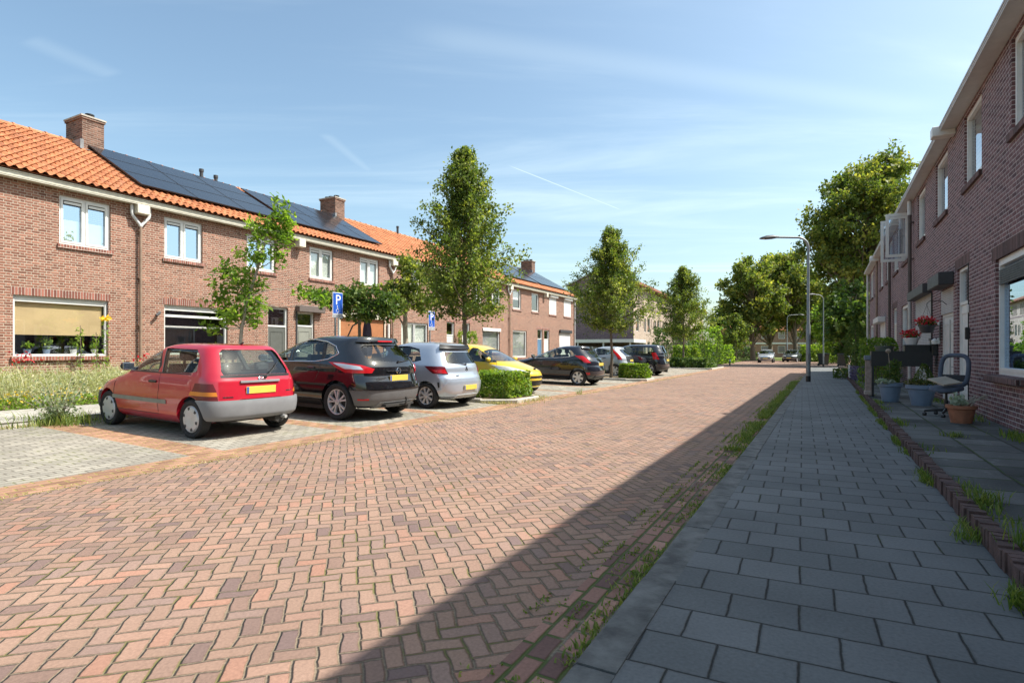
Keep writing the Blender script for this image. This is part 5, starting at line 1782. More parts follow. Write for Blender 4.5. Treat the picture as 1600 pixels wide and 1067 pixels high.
# ---------------------------------------------------------------- yellow city car, nose to the street
P_yel = paint('car_paint_yellow', (.68, .46, .03), .0, .28)
yel_rows = [(.20, .16, 3.28, .68, .35, .7), (.28, .05, 3.38, .76, .4, .9), (.40, .0, 3.43, .80, .42, 1.0), (.54, .0, 3.43, .815, .42, 1.0), (.66, .02, 3.38, .817, .42, 1.05), (.74, .04, 3.26, .815, .4, 1.05), (.82, .06, 3.05, .81, .4, .95), (.89, .07, 2.82, .80, .4, .85),
            (.95, .09, 2.60, .79, .4, .7), (1.01, .11, 2.44, .768, .4, .6), (1.12, .17, 2.20, .725, .4, .55), (1.24, .25, 1.94, .675, .4, .5), (1.35, .32, 1.66, .62, .38, .5), (1.42, .38, 1.42, .55, .35, .4), (1.455, .50, 1.22, .42, .28, .3), (1.47, .66, 1.02, .2, .12, .12), (1.472, .78, .9, .05, .03, .03)]
yel = dict(L=3.43, ro=.46, wb=2.34, wr=.275, tw=.165, paint=P_yel, style=('cap', 6, M['hubcap']), rows=yel_rows, mr=2.7, mf=2.3, barrel=.07,
           cab=(.6, 1.44), seatx=1.62, seatz=.60, dashx=2.5, dashz=.95,
           side_holes=[[(2.36, .93), (1.30, .95), (1.28, 1.06), (1.38, 1.36), (1.52, 1.345), (2.0, 1.13)], [(1.20, .96), (.72, 1.0), (.66, 1.1), (.82, 1.32), (1.28, 1.365)]],
           rear_hole=[(-.5, 1.0), (.5, 1.0), (.44, 1.30), (-.44, 1.30)], rear_x=.9,
           front_hole=[(-.66, .97), (.66, .97), (.58, 1.15), (.50, 1.37), (-.50, 1.37), (-.58, 1.15)], front_x=1.75,
           patches=[('headlight', 'arc2', [(2.12, .72), (2.60, .64), (2.66, .70), (2.40, .82), (2.10, .86)], M['lamp_clear'], .010),
                    ('grille', 'front', [(-.40, .27), (.40, .27), (.44, .38), (.36, .42), (-.36, .42), (-.44, .38)], M['car_black'], .012),
                    ('grille_slit', 'arc2', [(2.40, .50), (3.0, .49), (3.0, .56), (2.40, .545)], M['car_black'], .012),
                    ('bumper_lip', 'front', [(-.60, .225), (.60, .225), (.58, .26), (-.58, .26)], P_yel, .03),
                    ('tail_light', 'arc2', [(.7, .80), (1.0, .80), (1.0, 1.25), (.85, 1.25)], M['lamp_red'], .01)],
           lines=[[(2.40, .36), (2.42, .72), (2.34, .93)], [(1.24, .36), (1.24, .95)]], handles=[(1.42, .86)], hmat=P_yel, mirror=(2.12, .99), plates=[])
car_yel, sh, frr, ffr, fs, farc = make_car('small yellow city car parked nose to the street behind the hedge', 15.3, -7.55 - .63 - 2.34, yel, reverse=True)
pr = ffr(0, .735); b = MB(); b.prism([(-.05, pr.z - .02), (0, pr.z - .06), (.05, pr.z - .02), (.045, pr.z + .05), (-.045, pr.z + .05)], pr.x - .02, pr.x + .012, 'x'); b.obj('badge', M['car_black'], car_yel, fixn=True)

# ---------------------------------------------------------------- dark hatchback
P_nav = paint('car_paint_midnight', (.010, .012, .020), .2, .14)
nav_rows = [(.22, .22, 3.72, .70, .4, .6), (.30, .08, 3.84, .79, .42, .8), (.42, .01, 3.92, .84, .45, .9), (.56, .0, 3.95, .86, .45, 1.0), (.68, .03, 3.92, .862, .45, 1.05), (.78, .07, 3.80, .858, .45, 1.05), (.86, .09, 3.52, .85, .45, .95), (.92, .11, 3.18, .842, .45, .8),
            (.98, .14, 2.92, .825, .45, .7), (1.05, .19, 2.72, .795, .45, .6), (1.15, .29, 2.46, .75, .45, .55), (1.26, .42, 2.18, .70, .45, .5), (1.36, .52, 1.90, .64, .42, .5), (1.43, .55, 1.66, .575, .4, .5), (1.465, .62, 1.46, .47, .35, .4), (1.48, .80, 1.22, .25, .2, .2), (1.483, .95, 1.05, .06, .04, .04)]
nav = dict(L=3.95, ro=.66, wb=2.49, wr=.305, tw=.195, paint=P_nav, style=('spoke', 6, .030, .050, .0, M['alloy']), rows=nav_rows, mr=2.6, mf=2.4, barrel=.07,
           cab=(.6, 1.44), seatx=2.0, seatz=.60, dashx=2.95, dashz=.98,
           side_holes=[[(2.74, .99), (1.66, 1.02), (1.64, 1.1), (1.80, 1.375), (2.05, 1.345), (2.42, 1.16)], [(1.58, 1.025), (1.05, 1.08), (.84, 1.15), (1.0, 1.29), (1.3, 1.36), (1.72, 1.38)]],
           rear_hole=[(-.52, 1.05), (.52, 1.05), (.50, 1.28), (.44, 1.34), (-.44, 1.34), (-.50, 1.28)], rear_x=1.05,
           front_hole=[(-.66, 1.02), (.66, 1.02), (.54, 1.36), (-.54, 1.36)], front_x=2.0,
           patches=[('tail_light', 'arc2', [(.56, .86), (.86, .83), (1.10, 1.10), (1.04, 1.14), (.80, 1.10)], M['lamp_red'], .016),
                    ('lower_reflector', 'arc2', [(.70, .42), (.98, .42), (1.0, .50), (.72, .50)], M['lamp_red'], .010),
                    ('rear_bumper_trim', 'rear', [(-.55, .25), (.55, .25), (.50, .38), (-.50, .38)], M['charcoal'], .02),
                    ('spoiler', 'rear', [(-.52, 1.375), (.52, 1.375), (.48, 1.43), (-.48, 1.43)], P_nav, .05),
                    ('chrome_bar', 'rear', [(-.34, .885), (.34, .885), (.34, .905), (-.34, .905)], M['chrome'], .016)],
           lines=[[(2.84, .38), (2.86, .80), (2.76, .97)], [(1.62, .38), (1.62, 1.0)]], trims=[[(2.80, .975), (1.66, 1.005), (1.04, 1.06), (.80, 1.15)]], handles=[(1.84, .90)], hmat=P_nav, mirror=(2.56, 1.02), plates=[(True, 0, .80, .012)])
car_nav, *_ = make_car('midnight blue hatchback with bright alloys next to the yellow car', 20.4, -8.05, nav)
# ---------------------------------------------------------------- pale grey and black far hatchbacks
P_pal = paint('car_paint_pale', (.38, .41, .445), .4, .30)
pal = dict(nav, paint=P_pal, L=3.85, patches=[('tail_light', 'arc2', [(.72, .84), (.98, .84), (1.0, 1.34), (.86, 1.36)], M['lamp_red'], .012), ('tailgate_panel', 'rear', [(-.52, .72), (.52, .72), (.52, 1.03), (-.52, 1.03)], M['car_black'], .008)],
           handles=[(2.0, .90), (1.2, .92)], hmat=M['car_black'], trims=[])
make_car('pale grey hatchback with tall red tail lights behind the bushy hedge', 27.4, -9.0, pal)
mpv_rows = [(z * 1.05, r, f, w, a, b_) for (z, r, f, w, a, b_) in blk_rows[:10]] + [(1.16, .10, 3.25, .85, .5, .7), (1.27, .14, 3.0, .81, .5, .65), (1.38, .20, 2.74, .76, .5, .6), (1.48, .25, 2.46, .71, .48, .6), (1.55, .28, 2.2, .65, .45, .6), (1.59, .34, 1.96, .57, .4, .5), (1.612, .55, 1.7, .43, .3, .4), (1.62, .85, 1.4, .22, .15, .15), (1.622, 1.0, 1.2, .05, .03, .03)]
mpv = dict(blk, paint=P_nav, rows=mpv_rows, L=4.2, side_holes=[[(3.06, 1.12), (2.14, 1.125), (2.12, 1.2), (2.24, 1.51), (2.38, 1.50), (2.72, 1.34)], [(2.06, 1.125), (.62, 1.15), (.58, 1.2), (.68, 1.46), (2.16, 1.515)]], cab=(.7, 1.58), rear_hole=[(-.58, 1.16), (.58, 1.16), (.52, 1.46), (-.52, 1.46)],
           front_hole=None, pillars=[], trims=[], patches=[('tail_light', 'arc2', [(.70, .86), (1.0, .86), (1.04, 1.20), (.90, 1.24)], M['lamp_red'], .012), ('bumper_cladding', 'arc', [(-1.1, .30), (1.1, .30), (1.08, .5), (-1.08, .5)], M['charcoal'], .014)], wiper=None, plates=[(True, 0, .82, .01)])
make_car('dark people carrier last in the row before the long low hedge', 30.15, -8.05, mpv)
# cars in the distance
fx, fy = 31.0, 65.5
P_far = paint('car_paint_far_silver', (.42, .45, .50), .5, .3)
far = dict(sil, paint=P_far, plates=[(False, 0, .50, -.01)], front_hole=[(-.66, 1.0), (.66, 1.0), (.54, 1.38), (-.54, 1.38)])
far['patches'] = sil['patches'] + [('grille', 'front', [(-.5, .42), (.5, .42), (.5, .54), (-.5, .54)], M['car_black'], .01)]
make_car('silver car facing us on the far crossing street', 0, 0, far, pos=(29.8, 65.8, 0), yaw=math.radians(-118 - 151 + 360) , tilt=False)
far2 = dict(sil, paint=paint('car_paint_far_dark', (.05, .06, .065), .2, .25), plates=[(False, 0, .50, -.01)])
make_car('dark green car queued behind the far silver car', 0, 0, far2, pos=(34.6, 69.0, 0), yaw=math.radians(-128 - 151 + 360), tilt=False)
far3 = dict(sil, paint=paint('car_paint_far_white', (.55, .57, .60), .1, .3))
make_car('pale car parked among the big tree trunks', 0, 0, far3, pos=(31.8, 86, .05), yaw=math.radians(25), tilt=False)
far4 = dict(sil, paint=paint('car_paint_far_grey', (.30, .33, .36), .3, .3))
make_car('grey car at the far end of the pavement beyond the bins', 0, 0, far4, pos=(39.5, 65.5, 0), yaw=math.radians(-130 - 151 + 360), tilt=False)
# ================================================================== vegetation
M['bark'] = plain('bark', (.16, .125, .09), .95, var=.35, nscale=12, bump=.01)
M['bark_pale'] = plain('bark_pale', (.33, .28, .22), .95, var=.35, nscale=12, bump=.01)
M['leaf_lime'] = leaf_mat('leaf_linden', (.06, .105, .022), (.15, .195, .04), (.36, .37, .085), .46)
M['leaf_bright'] = leaf_mat('leaf_walnut', (.085, .165, .02), (.17, .27, .03), (.31, .42, .07), .5)
M['leaf_dark'] = leaf_mat('leaf_dark', (.04, .085, .02), (.08, .135, .03), (.19, .23, .05), .4)
M['leaf_hedge'] = leaf_mat('leaf_hedge', (.07, .135, .016), (.15, .24, .03), (.31, .37, .055), .42)
M['leaf_hedge_dark'] = leaf_mat('leaf_hedge_dark', (.035, .08, .018), (.075, .13, .03), (.16, .21, .045), .36)
M['leaf_big'] = leaf_mat('leaf_big_tree', (.07, .11, .026), (.14, .18, .04), (.34, .32, .075), .48)
M['grass'] = leaf_mat('grass_blade', (.09, .15, .025), (.15, .21, .04), (.28, .29, .08), .35)
M['grass_dry'] = leaf_mat('grass_dry', (.20, .19, .06), (.34, .29, .12), (.48, .40, .20), .3)
M['lavender'] = leaf_mat('lavender_stem', (.25, .28, .15), (.40, .41, .24), (.58, .54, .36), .4)
M['petal_red'] = leaf_mat('petal_red', (.38, .012, .02), (.60, .02, .035), (.70, .06, .09), .3)
M['petal_yellow'] = leaf_mat('petal_yellow', (.65, .36, .02), (.75, .50, .03), (.8, .6, .08), .3)
M['petal_violet'] = leaf_mat('petal_violet', (.09, .07, .16), (.15, .12, .24), (.22, .19, .32), .3)
M['leaf_white'] = leaf_mat('leaf_silver', (.26, .32, .27), (.36, .42, .36), (.48, .52, .46), .3)
U = RNG.uniform


def limb(mb, a, b, r0, r1, bend=.06, n=5, seg=6):
    a = np.array(a, float); b = np.array(b, float)
    off = RNG.normal(size=3) * np.linalg.norm(b - a) * bend
    pts = [tuple(a + (b - a) * t_ + off * math.sin(PI * t_)) for t_ in np.linspace(0, 1, n)]
    mb.tube(pts, [r0 + (r1 - r0) * t_ for t_ in np.linspace(0, 1, n)], seg)
    return np.array(pts)


def street_tree(name, base, H, zc, R, label, group=None, nb=90, leaves=17000, lsize=.10, leaf='leaf_lime', profile=None, seed=1, lean=(0, 0), rise=(.35, 1.1),
                trunk_r=.075, bark='bark', cat='tree', loose=1.0):
    """slim upright tree: trunk with rising branches, twigs and single leaves"""
    global RNG
    RNG = np.random.default_rng(seed)
    r = empty(name, base, (0, 0, 0), label, cat, group)
    tm = MB()
    top = np.array([lean[0], lean[1], H * .96])
    tp = [(lean[0] * (k / 6) ** 1.3 + RNG.normal() * .02, lean[1] * (k / 6) ** 1.3 + RNG.normal() * .02, H * .96 * k / 6 - (.1 if k == 0 else 0)) for k in range(7)]
    tm.tube(tp, [trunk_r * (1.25 if k == 0 else 1 - k / 6.6) for k in range(7)], 9)
    prof = profile or (lambda h: math.sin(PI * min(1, (h * .92 + .08)) ** .62) ** .8)
    P = []; lr = []
    per = leaves // nb
    for i in range(nb):
        h = (i + .5) / nb
        z = zc + (H * .95 - zc) * h ** 1.05
        k = z / (H * .96) * 6; i0 = min(5, int(k))
        c = np.array(tp[i0]) + (np.array(tp[i0 + 1]) - np.array(tp[i0])) * (k - i0)
        az = i * 2.39996 + RNG.normal() * .25
        L = R * prof(h) * U(.55, 1.38)
        up = rise[0] + (rise[1] - rise[0]) * h + RNG.normal() * .10
        d = np.array([math.cos(az), math.sin(az), up]); d /= np.linalg.norm(d[:2])
        e = c + d * L
        bp = limb(tm, c, e, trunk_r * .30 * (1 - h * .6), .006, .05, 4, 5)
        nt_ = 9
        for j in range(nt_):
            f = .18 + .82 * (j + U(0, 1)) / nt_
            o = c + (e - c) * f
            td = d / np.linalg.norm(d) * .8 + RNG.normal(size=3) * .55
            tl = L * (.12 + .30 * (1 - f)) * U(.6, 1.4) + .06
            n = max(2, int(per / nt_))
            ff = U(0, 1, n) ** .8
            pts = o + np.outer(ff, td * tl) + RNG.normal(size=(n, 3)) * (.055 * loose + lsize * .3)
            P.append(pts)
            lr.append(np.clip(U(.05, .85) + RNG.normal(size=n) * .16, 0, 1))
    tm.obj('trunk', M[bark], r, smooth=60)
    leaf_obj('crown', np.concatenate(P), lsize, M[leaf], r, rnd=np.concatenate(lr))
    return r


def cone(h): return (.45 + .55 * min(1, h * 6)) * (1 - h) ** 1.1 * 1.22 + .06


G1 = 'young street trees in the parking islands'
street_tree('street_tree', road(13.45, -9.0, .05), 7.25, 2.15, 1.45, 'tall leafy street tree behind the square clipped hedge', G1, 140, 33000, .085, seed=3, profile=cone, trunk_r=.075)
street_tree('street_tree', road(24.7, -8.5, .05), 7.0, 2.05, 1.75, 'slim street tree between the dark hatchback and the bushy hedge', G1, 120, 32000, .095, seed=4, profile=cone)
street_tree('street_tree', road(42.6, -9.1, .08), 7.6, 2.0, 2.1, 'street tree rising from the long low hedge', G1, 100, 22000, .125, seed=5, profile=cone)
street_tree('street_tree', (27.5, 69, .05), 5.9, 1.5, 1.75, 'small yellow green tree on the verge before the big trees', None, 60, 7000, .22, seed=6, profile=cone)

# loose walnut like tree in front of house B
def clump_tree(name, base, clumps, trunkpts, tr, label, leaf, lsize, cat='tree', group=None, bark='bark_pale', seed=9, flat=.0, up=None, core=.75, aspect=.62, mult=1.0):
    """clumps: (x,y,z,rx,ry,rz,n) ellipsoids of leaves reached by limbs"""
    global RNG
    RNG = np.random.default_rng(seed)
    r = empty(name, base, (0, 0, 0), label, cat, group)
    tm = MB(); tm.tube(trunkpts, [tr * (1.2 - .75 * i / (len(trunkpts) - 1)) for i in range(len(trunkpts))], 9)
    P = []; lr = []
    T_ = np.array(trunkpts)
    for (x, y, z, rx, ry, rz, n) in clumps:
        n = int(n * mult)
        c = np.array([x, y, z])
        dd = np.linalg.norm(T_ - c, axis=1) + np.where(T_[:, 2] > z + .1, 5, 0)
        k = int(np.argmin(dd))
        limb(tm, T_[k], c, tr * .42, tr * .10, .08, 5, 5)
        nt_ = max(3, n // 14)
        for j in range(nt_):
            v = RNG.normal(size=3); v /= np.linalg.norm(v)
            rad = U(.25, 1.0) ** core
            o = c + v * np.array([rx, ry, rz]) * rad
            m = max(3, n // nt_)
            P.append(o + RNG.normal(size=(m, 3)) * (lsize * .62))
            lr.append(np.clip(U(.05, .95) + RNG.normal(size=m) * .15, 0, 1))
            if j % 4 == 0: limb(tm, c, o, tr * .10, tr * .03, .1, 3, 4)
    tm.obj('trunk', M[bark], r, smooth=60)
    leaf_obj('crown', np.concatenate(P), lsize, M[leaf], r, rnd=np.concatenate(lr), flat=flat, up=up, aspect=aspect)
    return r


ex_ = Vector((1, 0, 0))
clump_tree('young_tree', road(9.1, -12.9, .2),
           [(.92, .1, 4.55, .38, .3, .42, 300), (.55, 0, 4.15, .42, .35, .40, 320), (1.0, .2, 4.05, .30, .3, .35, 220), (.40, -.1, 3.55, .38, .3, .3, 200), (.85, 0, 3.45, .28, .3, .3, 130),
            (-.15, 0, 3.0, .55, .45, .48, 420), (.25, .1, 2.6, .45, .4, .40, 330), (-.45, .1, 2.35, .40, .4, .40, 260), (-.15, -.1, 1.95, .35, .35, .28, 180), (.35, 0, 2.05, .32, .3, .26, 150),
            (1.55, 0, 2.62, .26, .25, .15, 90), (1.95, .1, 2.42, .28, .2, .16, 100), (-.75, 0, 1.75, .2, .2, .2, 60)],
           [(-.05, 0, -.2), (-.02, 0, .9), (.05, 0, 1.7), (.22, 0, 2.5), (.45, 0, 3.2), (.65, 0, 3.9), (.78, 0, 4.5)], .045, 'loose bright green young tree leaning in front of the brick terrace', 'leaf_bright', .145, seed=21, flat=.25, aspect=.42, mult=1.0)
# clipped flat tree and its neighbour
clump_tree('clipped_tree', road(14.0, -13.6, .2), [(-.9, .1, 2.85, .65, .6, .36, 700), (-.2, 0, 2.95, .75, .7, .46, 1000), (.5, .1, 2.85, .75, .7, .55, 1100), (1.0, 0, 2.6, .5, .6, .45, 700), (.1, -.1, 2.45, .8, .6, .3, 700), (-1.35, 0, 2.98, .35, .4, .22, 260)],
           [(0, 0, -.1), (.02, 0, 1.0), (0, 0, 2.0), (0, 0, 2.6)], .07, 'low umbrella shaped tree with dark green crown by the orange shutter', 'leaf_dark', .13, seed=22, bark='bark')
clump_tree('round_tree', road(15.9, -13.2, .2), [(-.25, 0, 3.35, .65, .6, .5, 800), (.35, 0, 3.7, .7, .6, .7, 1100), (.5, .1, 2.9, .8, .7, .42, 1000), (-.45, 0, 2.75, .6, .6, .36, 650), (.05, 0, 4.35, .4, .4, .4, 350)],
           [(0, 0, -.1), (.02, 0, 1.0), (-.02, 0, 2.0), (0, 0, 3.0), (.1, 0, 3.6)], .105, 'pale trunked round tree beside the second blue sign', 'leaf_lime', .13, seed=23)


# big trees beyond the crossing
def big_tree(base, H, zc, R, label, n, ls, seed, leaf='leaf_big', group='big trees beyond the crossing', ncl=60, squash=1.0):
    global RNG
    RNG = np.random.default_rng(seed)
    r = empty('big_tree', base, (0, 0, 0), label, 'tree', group)
    tm = MB(); tr = H * .022
    tp = [(RNG.normal() * .1, RNG.normal() * .1, z - (.2 if z == 0 else 0)) for z in np.linspace(0, H * .82, 7)]
    tm.tube(tp, [tr * (1.3 if k == 0 else 1 - k / 7.2) for k in range(7)], 9)
    cz = (zc + H) / 2; rz = (H - zc) / 2
    P = []; lr = []
    for i in range(ncl):
        v = RNG.normal(size=3); v /= np.linalg.norm(v)
        rad = U(.35, 1.0) ** .6
        shape = 1 - .22 * max(0, v[2])
        c = np.array([0, 0, cz]) + v * np.array([R * shape, R * shape, rz]) * rad * np.array([U(.85, 1.12), U(.85, 1.12), 1])
        cr = R * U(.16, .30)
        k = min(6, max(1, int((c[2] - cr) / (H * .82) * 6)))
        limb(tm, tp[k - 1 if k > 1 else 1], c, tr * .3, tr * .06, .06, 4, 5)
        m = n // ncl
        nt_ = max(4, m // 16)
        for j in range(nt_):
            w_ = RNG.normal(size=3); w_ /= np.linalg.norm(w_)
            o = c + w_ * cr * np.array([1.15, 1.15, .75]) * U(.4, 1.05)
            q = m // nt_
            P.append(o + RNG.normal(size=(q, 3)) * ls * .7)
            lr.append(np.clip(U(.05, .95) + RNG.normal(size=q) * .15, 0, 1))
    tm.obj('trunk', M['bark'], r, smooth=60)
    leaf_obj('crown', np.concatenate(P), ls, M[leaf], r, rnd=np.concatenate(lr), up=.0)
    return r


def atd(u, D, z=0.0): return ((u - 800) / 880 * D, D, z)


big_tree(atd(1358, 50), 18.8, 5.6, 5.0, 'huge leafy tree behind the end of the near row', 42000, .32, 31, ncl=170, group=None)
big_tree(atd(1176, 74), 13.8, 3.6, 4.0, 'big dark tree at the left of the group beyond the crossing', 14000, .42, 32, ncl=60)
big_tree(atd(1203, 82), 15.2, 3.8, 4.2, 'big tree just right of the leftmost trunk beyond the crossing', 14000, .45, 33, ncl=60)
big_tree(atd(1240, 76), 14.6, 4.0, 4.0, 'big tree behind the far right-armed street lamp', 14000, .42, 34, ncl=60)
big_tree(atd(1266, 88), 13.6, 3.0, 3.4, 'big tree at the right of the group showing behind the tall lamp post', 8000, .48, 35, ncl=55)
big_tree(atd(1312, 58), 7.6, 1.0, 2.6, 'lower light green tree beyond the bins', 5000, .30, 36, 'leaf_bright', None, 40)
big_tree(atd(1337, 45), 7.2, .8, 2.3, 'mid height tree under the huge crown at the end of the row', 6000, .36, 37, 'leaf_dark', None, 45)
big_tree(atd(1288, 110), 12.0, 2.4, 4.5, 'far tree seen past the lamp posts', 5000, .55, 38, 'leaf_big', None, 40)
big_tree(atd(893, 75), 5.6, .8, 2.6, 'green tree showing in the gap between the terrace and the pale block', 4000, .32, 39, 'leaf_bright', None, 30)
big_tree(atd(1137, 100), 9.5, 2.0, 3.2, 'dark tree at the end of the second pale block', 4000, .5, 40, 'leaf_dark', None, 30)


# hedges: dense leaf shells over twiggy cores
def hedge(name, t0, t1, q0, q1, z0, z1, n, ls, label, leaf='leaf_hedge', cat='hedge', rounded=.3, seed=50, group=None):
    global RNG
    RNG = np.random.default_rng(seed)
    root = empty(name, road((t0 + t1) / 2, (q0 + q1) / 2, z0), (0, 0, 0), label, cat, group)
    base = np.array(root.location)
    ht, hq, hz = (t1 - t0) / 2, (q1 - q0) / 2, (z1 - z0) / 2
    P = []
    m = int(n * .8)
    v = U(-1, 1, (m, 3)); ax = RNG.integers(0, 5, m)
    for i in range(m):
        a = ax[i]
        if a < 2: v[i, 0] = (-1 if a == 0 else 1) * U(.86, 1.04)
        elif a < 4: v[i, 1] = (-1 if a == 2 else 1) * U(.86, 1.04)
        else: v[i, 2] = U(.84, 1.05)
    v = np.concatenate([v, U(-.9, .9, (n - m, 3))])
    rr_ = np.linalg.norm(v[:, :2], axis=1)[:, None]
    k = 1 - rounded * np.clip(np.abs(v[:, :1] * v[:, 1:2]) - .35, 0, 1) - rounded * .5 * np.clip(v[:, 2:3], 0, 1) * np.clip(rr_ - .6, 0, 1)
    v = v * np.concatenate([k, k, np.ones_like(k)], 1)
    bumpy = np.array([mnoise.noise(Vector((a * ht * 2.6 + seed, b * hq * 2.6, c * hz * 3))) for a, b, c in v])
    v *= (1 + .14 * bumpy)[:, None]
    T_ = v[:, 0] * ht; Q_ = v[:, 1] * hq; Z_ = hz + v[:, 2] * hz
    Z_ = np.maximum(Z_, .07)
    P = np.stack([TX * T_ + TY * Q_, TY * T_ - TX * Q_, Z_], 1)
    rn = np.clip(.5 + .5 * bumpy + RNG.normal(size=len(P)) * .25, 0, 1)
    leaf_obj('foliage', P, ls, M[leaf], root, rnd=rn)
    st = MB()
    for i in range(int(max(8, (t1 - t0) * (q1 - q0) * 9))):
        a, b = U(-.85, .85), U(-.85, .85)
        p = Vector((TX * a * ht + TY * b * hq, TY * a * ht - TX * b * hq, -.05)); e = p + Vector((U(-.1, .1), U(-.1, .1), hz * 1.7))
        st.tube([p, (p + e) / 2 + Vector((U(-.04, .04), U(-.04, .04), 0)), e], [.010, .008, .004], 5)
    st.obj('stems', M['bark'], root)
    return root


hedge('clipped_hedge', 12.75, 14.15, -9.1, -7.15, .06, .76, 5200, .095, 'square clipped bright green hedge in front of the yellow car', rounded=.12, seed=51)
hedge('bushy_hedge', 24.9, 26.1, -8.35, -7.0, .05, .72, 2600, .12, 'bushy yellow green hedge right of the slim street tree', rounded=.5, seed=52)
hedge('small_bush', 24.35, 24.85, -9.9, -9.0, .05, .78, 700, .11, 'small bush against the pale grey hatchback left of the tree trunk', rounded=.5, seed=53, cat='bush')
hedge('low_hedge', 41.4, 45.8, -9.9, -7.2, .08, .78, 5200, .17, 'long low dark hedge closing the parking row', 'leaf_hedge_dark', rounded=.1, seed=54)
hedge('garden_hedge', 62, 75, 0, 4.5, .0, 2.0, 6000, .32, 'tall light green hedge behind the far cars', 'leaf_hedge', rounded=.1, seed=55)
bpy.data.objects['garden_hedge'].location = atd(1284, 73)
hedge('far_bush', 50, 52, 0, 2.5, 0, 1.3, 1500, .2, 'bright bush at the road bend beyond the bins', 'leaf_hedge', rounded=.5, seed=56, cat='bush')
bpy.data.objects['far_bush'].location = atd(1302, 60)
# shrubs in front of the pale block
for i, (u, D, w_, h_, lf, lab) in enumerate(((1050, 50, 3.4, 3.3, 'leaf_hedge_dark', 'dark tall shrub in front of the pale block'), (1072, 47, 2.2, 1.7, 'leaf_hedge', 'bright round shrub behind the long low hedge'),
                                             (1103, 56, 3.2, 3.6, 'leaf_bright', 'tall light green shrub right of the hedge tree'), (1120, 60, 3.4, 1.9, 'leaf_bright', 'low light green shrub in the far front gardens'),
                                             (1092, 62, 2.6, 2.4, 'leaf_hedge', 'mid green shrub between tree and block'), (1160, 88, 4, 1.8, 'leaf_hedge_dark', 'dark hedge bush before the far red houses'))):
    hedge('shrub', 0, w_, 0, w_, 0, h_, 1700, .24, lab, lf, 'shrub', .6, 60 + i)
    [o for o in COL.objects if o.get('label') == lab][0].location = atd(u, D)

# climbing plant at house D doors
hedge('climbing_shrub', 0, 1.6, 0, .8, .2, 2.3, 1500, .12, 'climbing green shrub at the white doors behind the street tree', 'leaf_hedge', 'shrub', .6, 70)
[o for o in COL.objects if o.name == 'climbing_shrub'][0].location = LO + LD * 35.0 - LN * .5 + Vector((0, 0, .2))

# ------------------------------------------------------------------ overgrown front garden (left)
RNG = np.random.default_rng(77)
def rp(t, q, z):
    t = np.asarray(t); q = np.asarray(q)
    return np.stack([TX * t + TY * q, TY * t - TX * q, np.broadcast_to(z, t.shape)], 1)


def bed_height(t, q):
    return np.array([.62 + .34 * mnoise.noise(Vector((a * 1.1, b * 1.3, 3))) + .14 * mnoise.noise(Vector((a * 3.4, b * 3.4, 9))) for a, b in zip(t, q)])


n = 30000
t_ = U(-.5, 11.5, n); q_ = -13.55 - U(0, 1, n) * 2.9
keep = U(0, 1, n) < np.clip(1.3 - np.maximum(0, t_ - 7.5) * .22, .12, 1)
t_, q_ = t_[keep], q_[keep]
hz_ = bed_height(t_, q_) * np.clip(.45 + (-13.5 - q_) * 1.1, .4, 1)
z_ = .22 + hz_ * U(.12, 1.0, len(t_)) ** .55
rn_ = np.array([.5 + .55 * mnoise.noise(Vector((a * 1.6, b * 1.6, 5))) for a, b in zip(t_, q_)]) + RNG.normal(size=len(t_)) * .22
o = leaf_obj('flower_bed', rp(t_, q_, z_), .062, M['lavender'], rnd=rn_, aspect=.34, up=.35); tag(o, 'tangled grey green bushy bed under the bamboo blind window', 'flower bed', kind='stuff')
n = 5200
t_ = U(-.5, 11, n); q_ = -13.6 - U(0, 1, n) * 2.7
me_ = blades_mesh('seed_stalks', rp(t_, q_, .3), .72, .005, M['lavender'], .7)
o = bpy.data.objects.new('seed_stalks', me_); COL.objects.link(o); tag(o, 'thin dry stalks standing out of the bushy bed', 'stalks', kind='stuff')
n = 5200
t2 = U(-.5, 9.0, n); q2_ = -13.40 - U(0, .6, n)
blades = leaf_obj('low_flowers', rp(t2, q2_, .2 + .24 * U(0, 1, n)), .075, M['leaf_bright'], aspect=.4); tag(blades, 'low green edging plants along the front of the flower bed', 'ground cover', kind='stuff')
n = 420
t2 = U(.2, 6.5, n); q2_ = -13.45 - U(0, .4, n)
fl_ = leaf_obj('orange_flowers', rp(t2, q2_, .45) + RNG.normal(size=(n, 3)) * np.array([.05, .05, .07]), .055, M['petal_yellow']); tag(fl_, 'scattered yellow orange blossoms at the front of the flower bed', 'flowers', kind='stuff')
n = 2200
t2 = U(-.3, 10.5, n); q2_ = -13.6 - U(0, 2.6, n)
sd_ = leaf_obj('seed_heads', rp(t2, q2_, .80) + RNG.normal(size=(n, 3)) * np.array([.03, .03, .15]), .05, M['lavender']); tag(sd_, 'dry seed heads swaying over the lavender', 'flowers', kind='stuff')
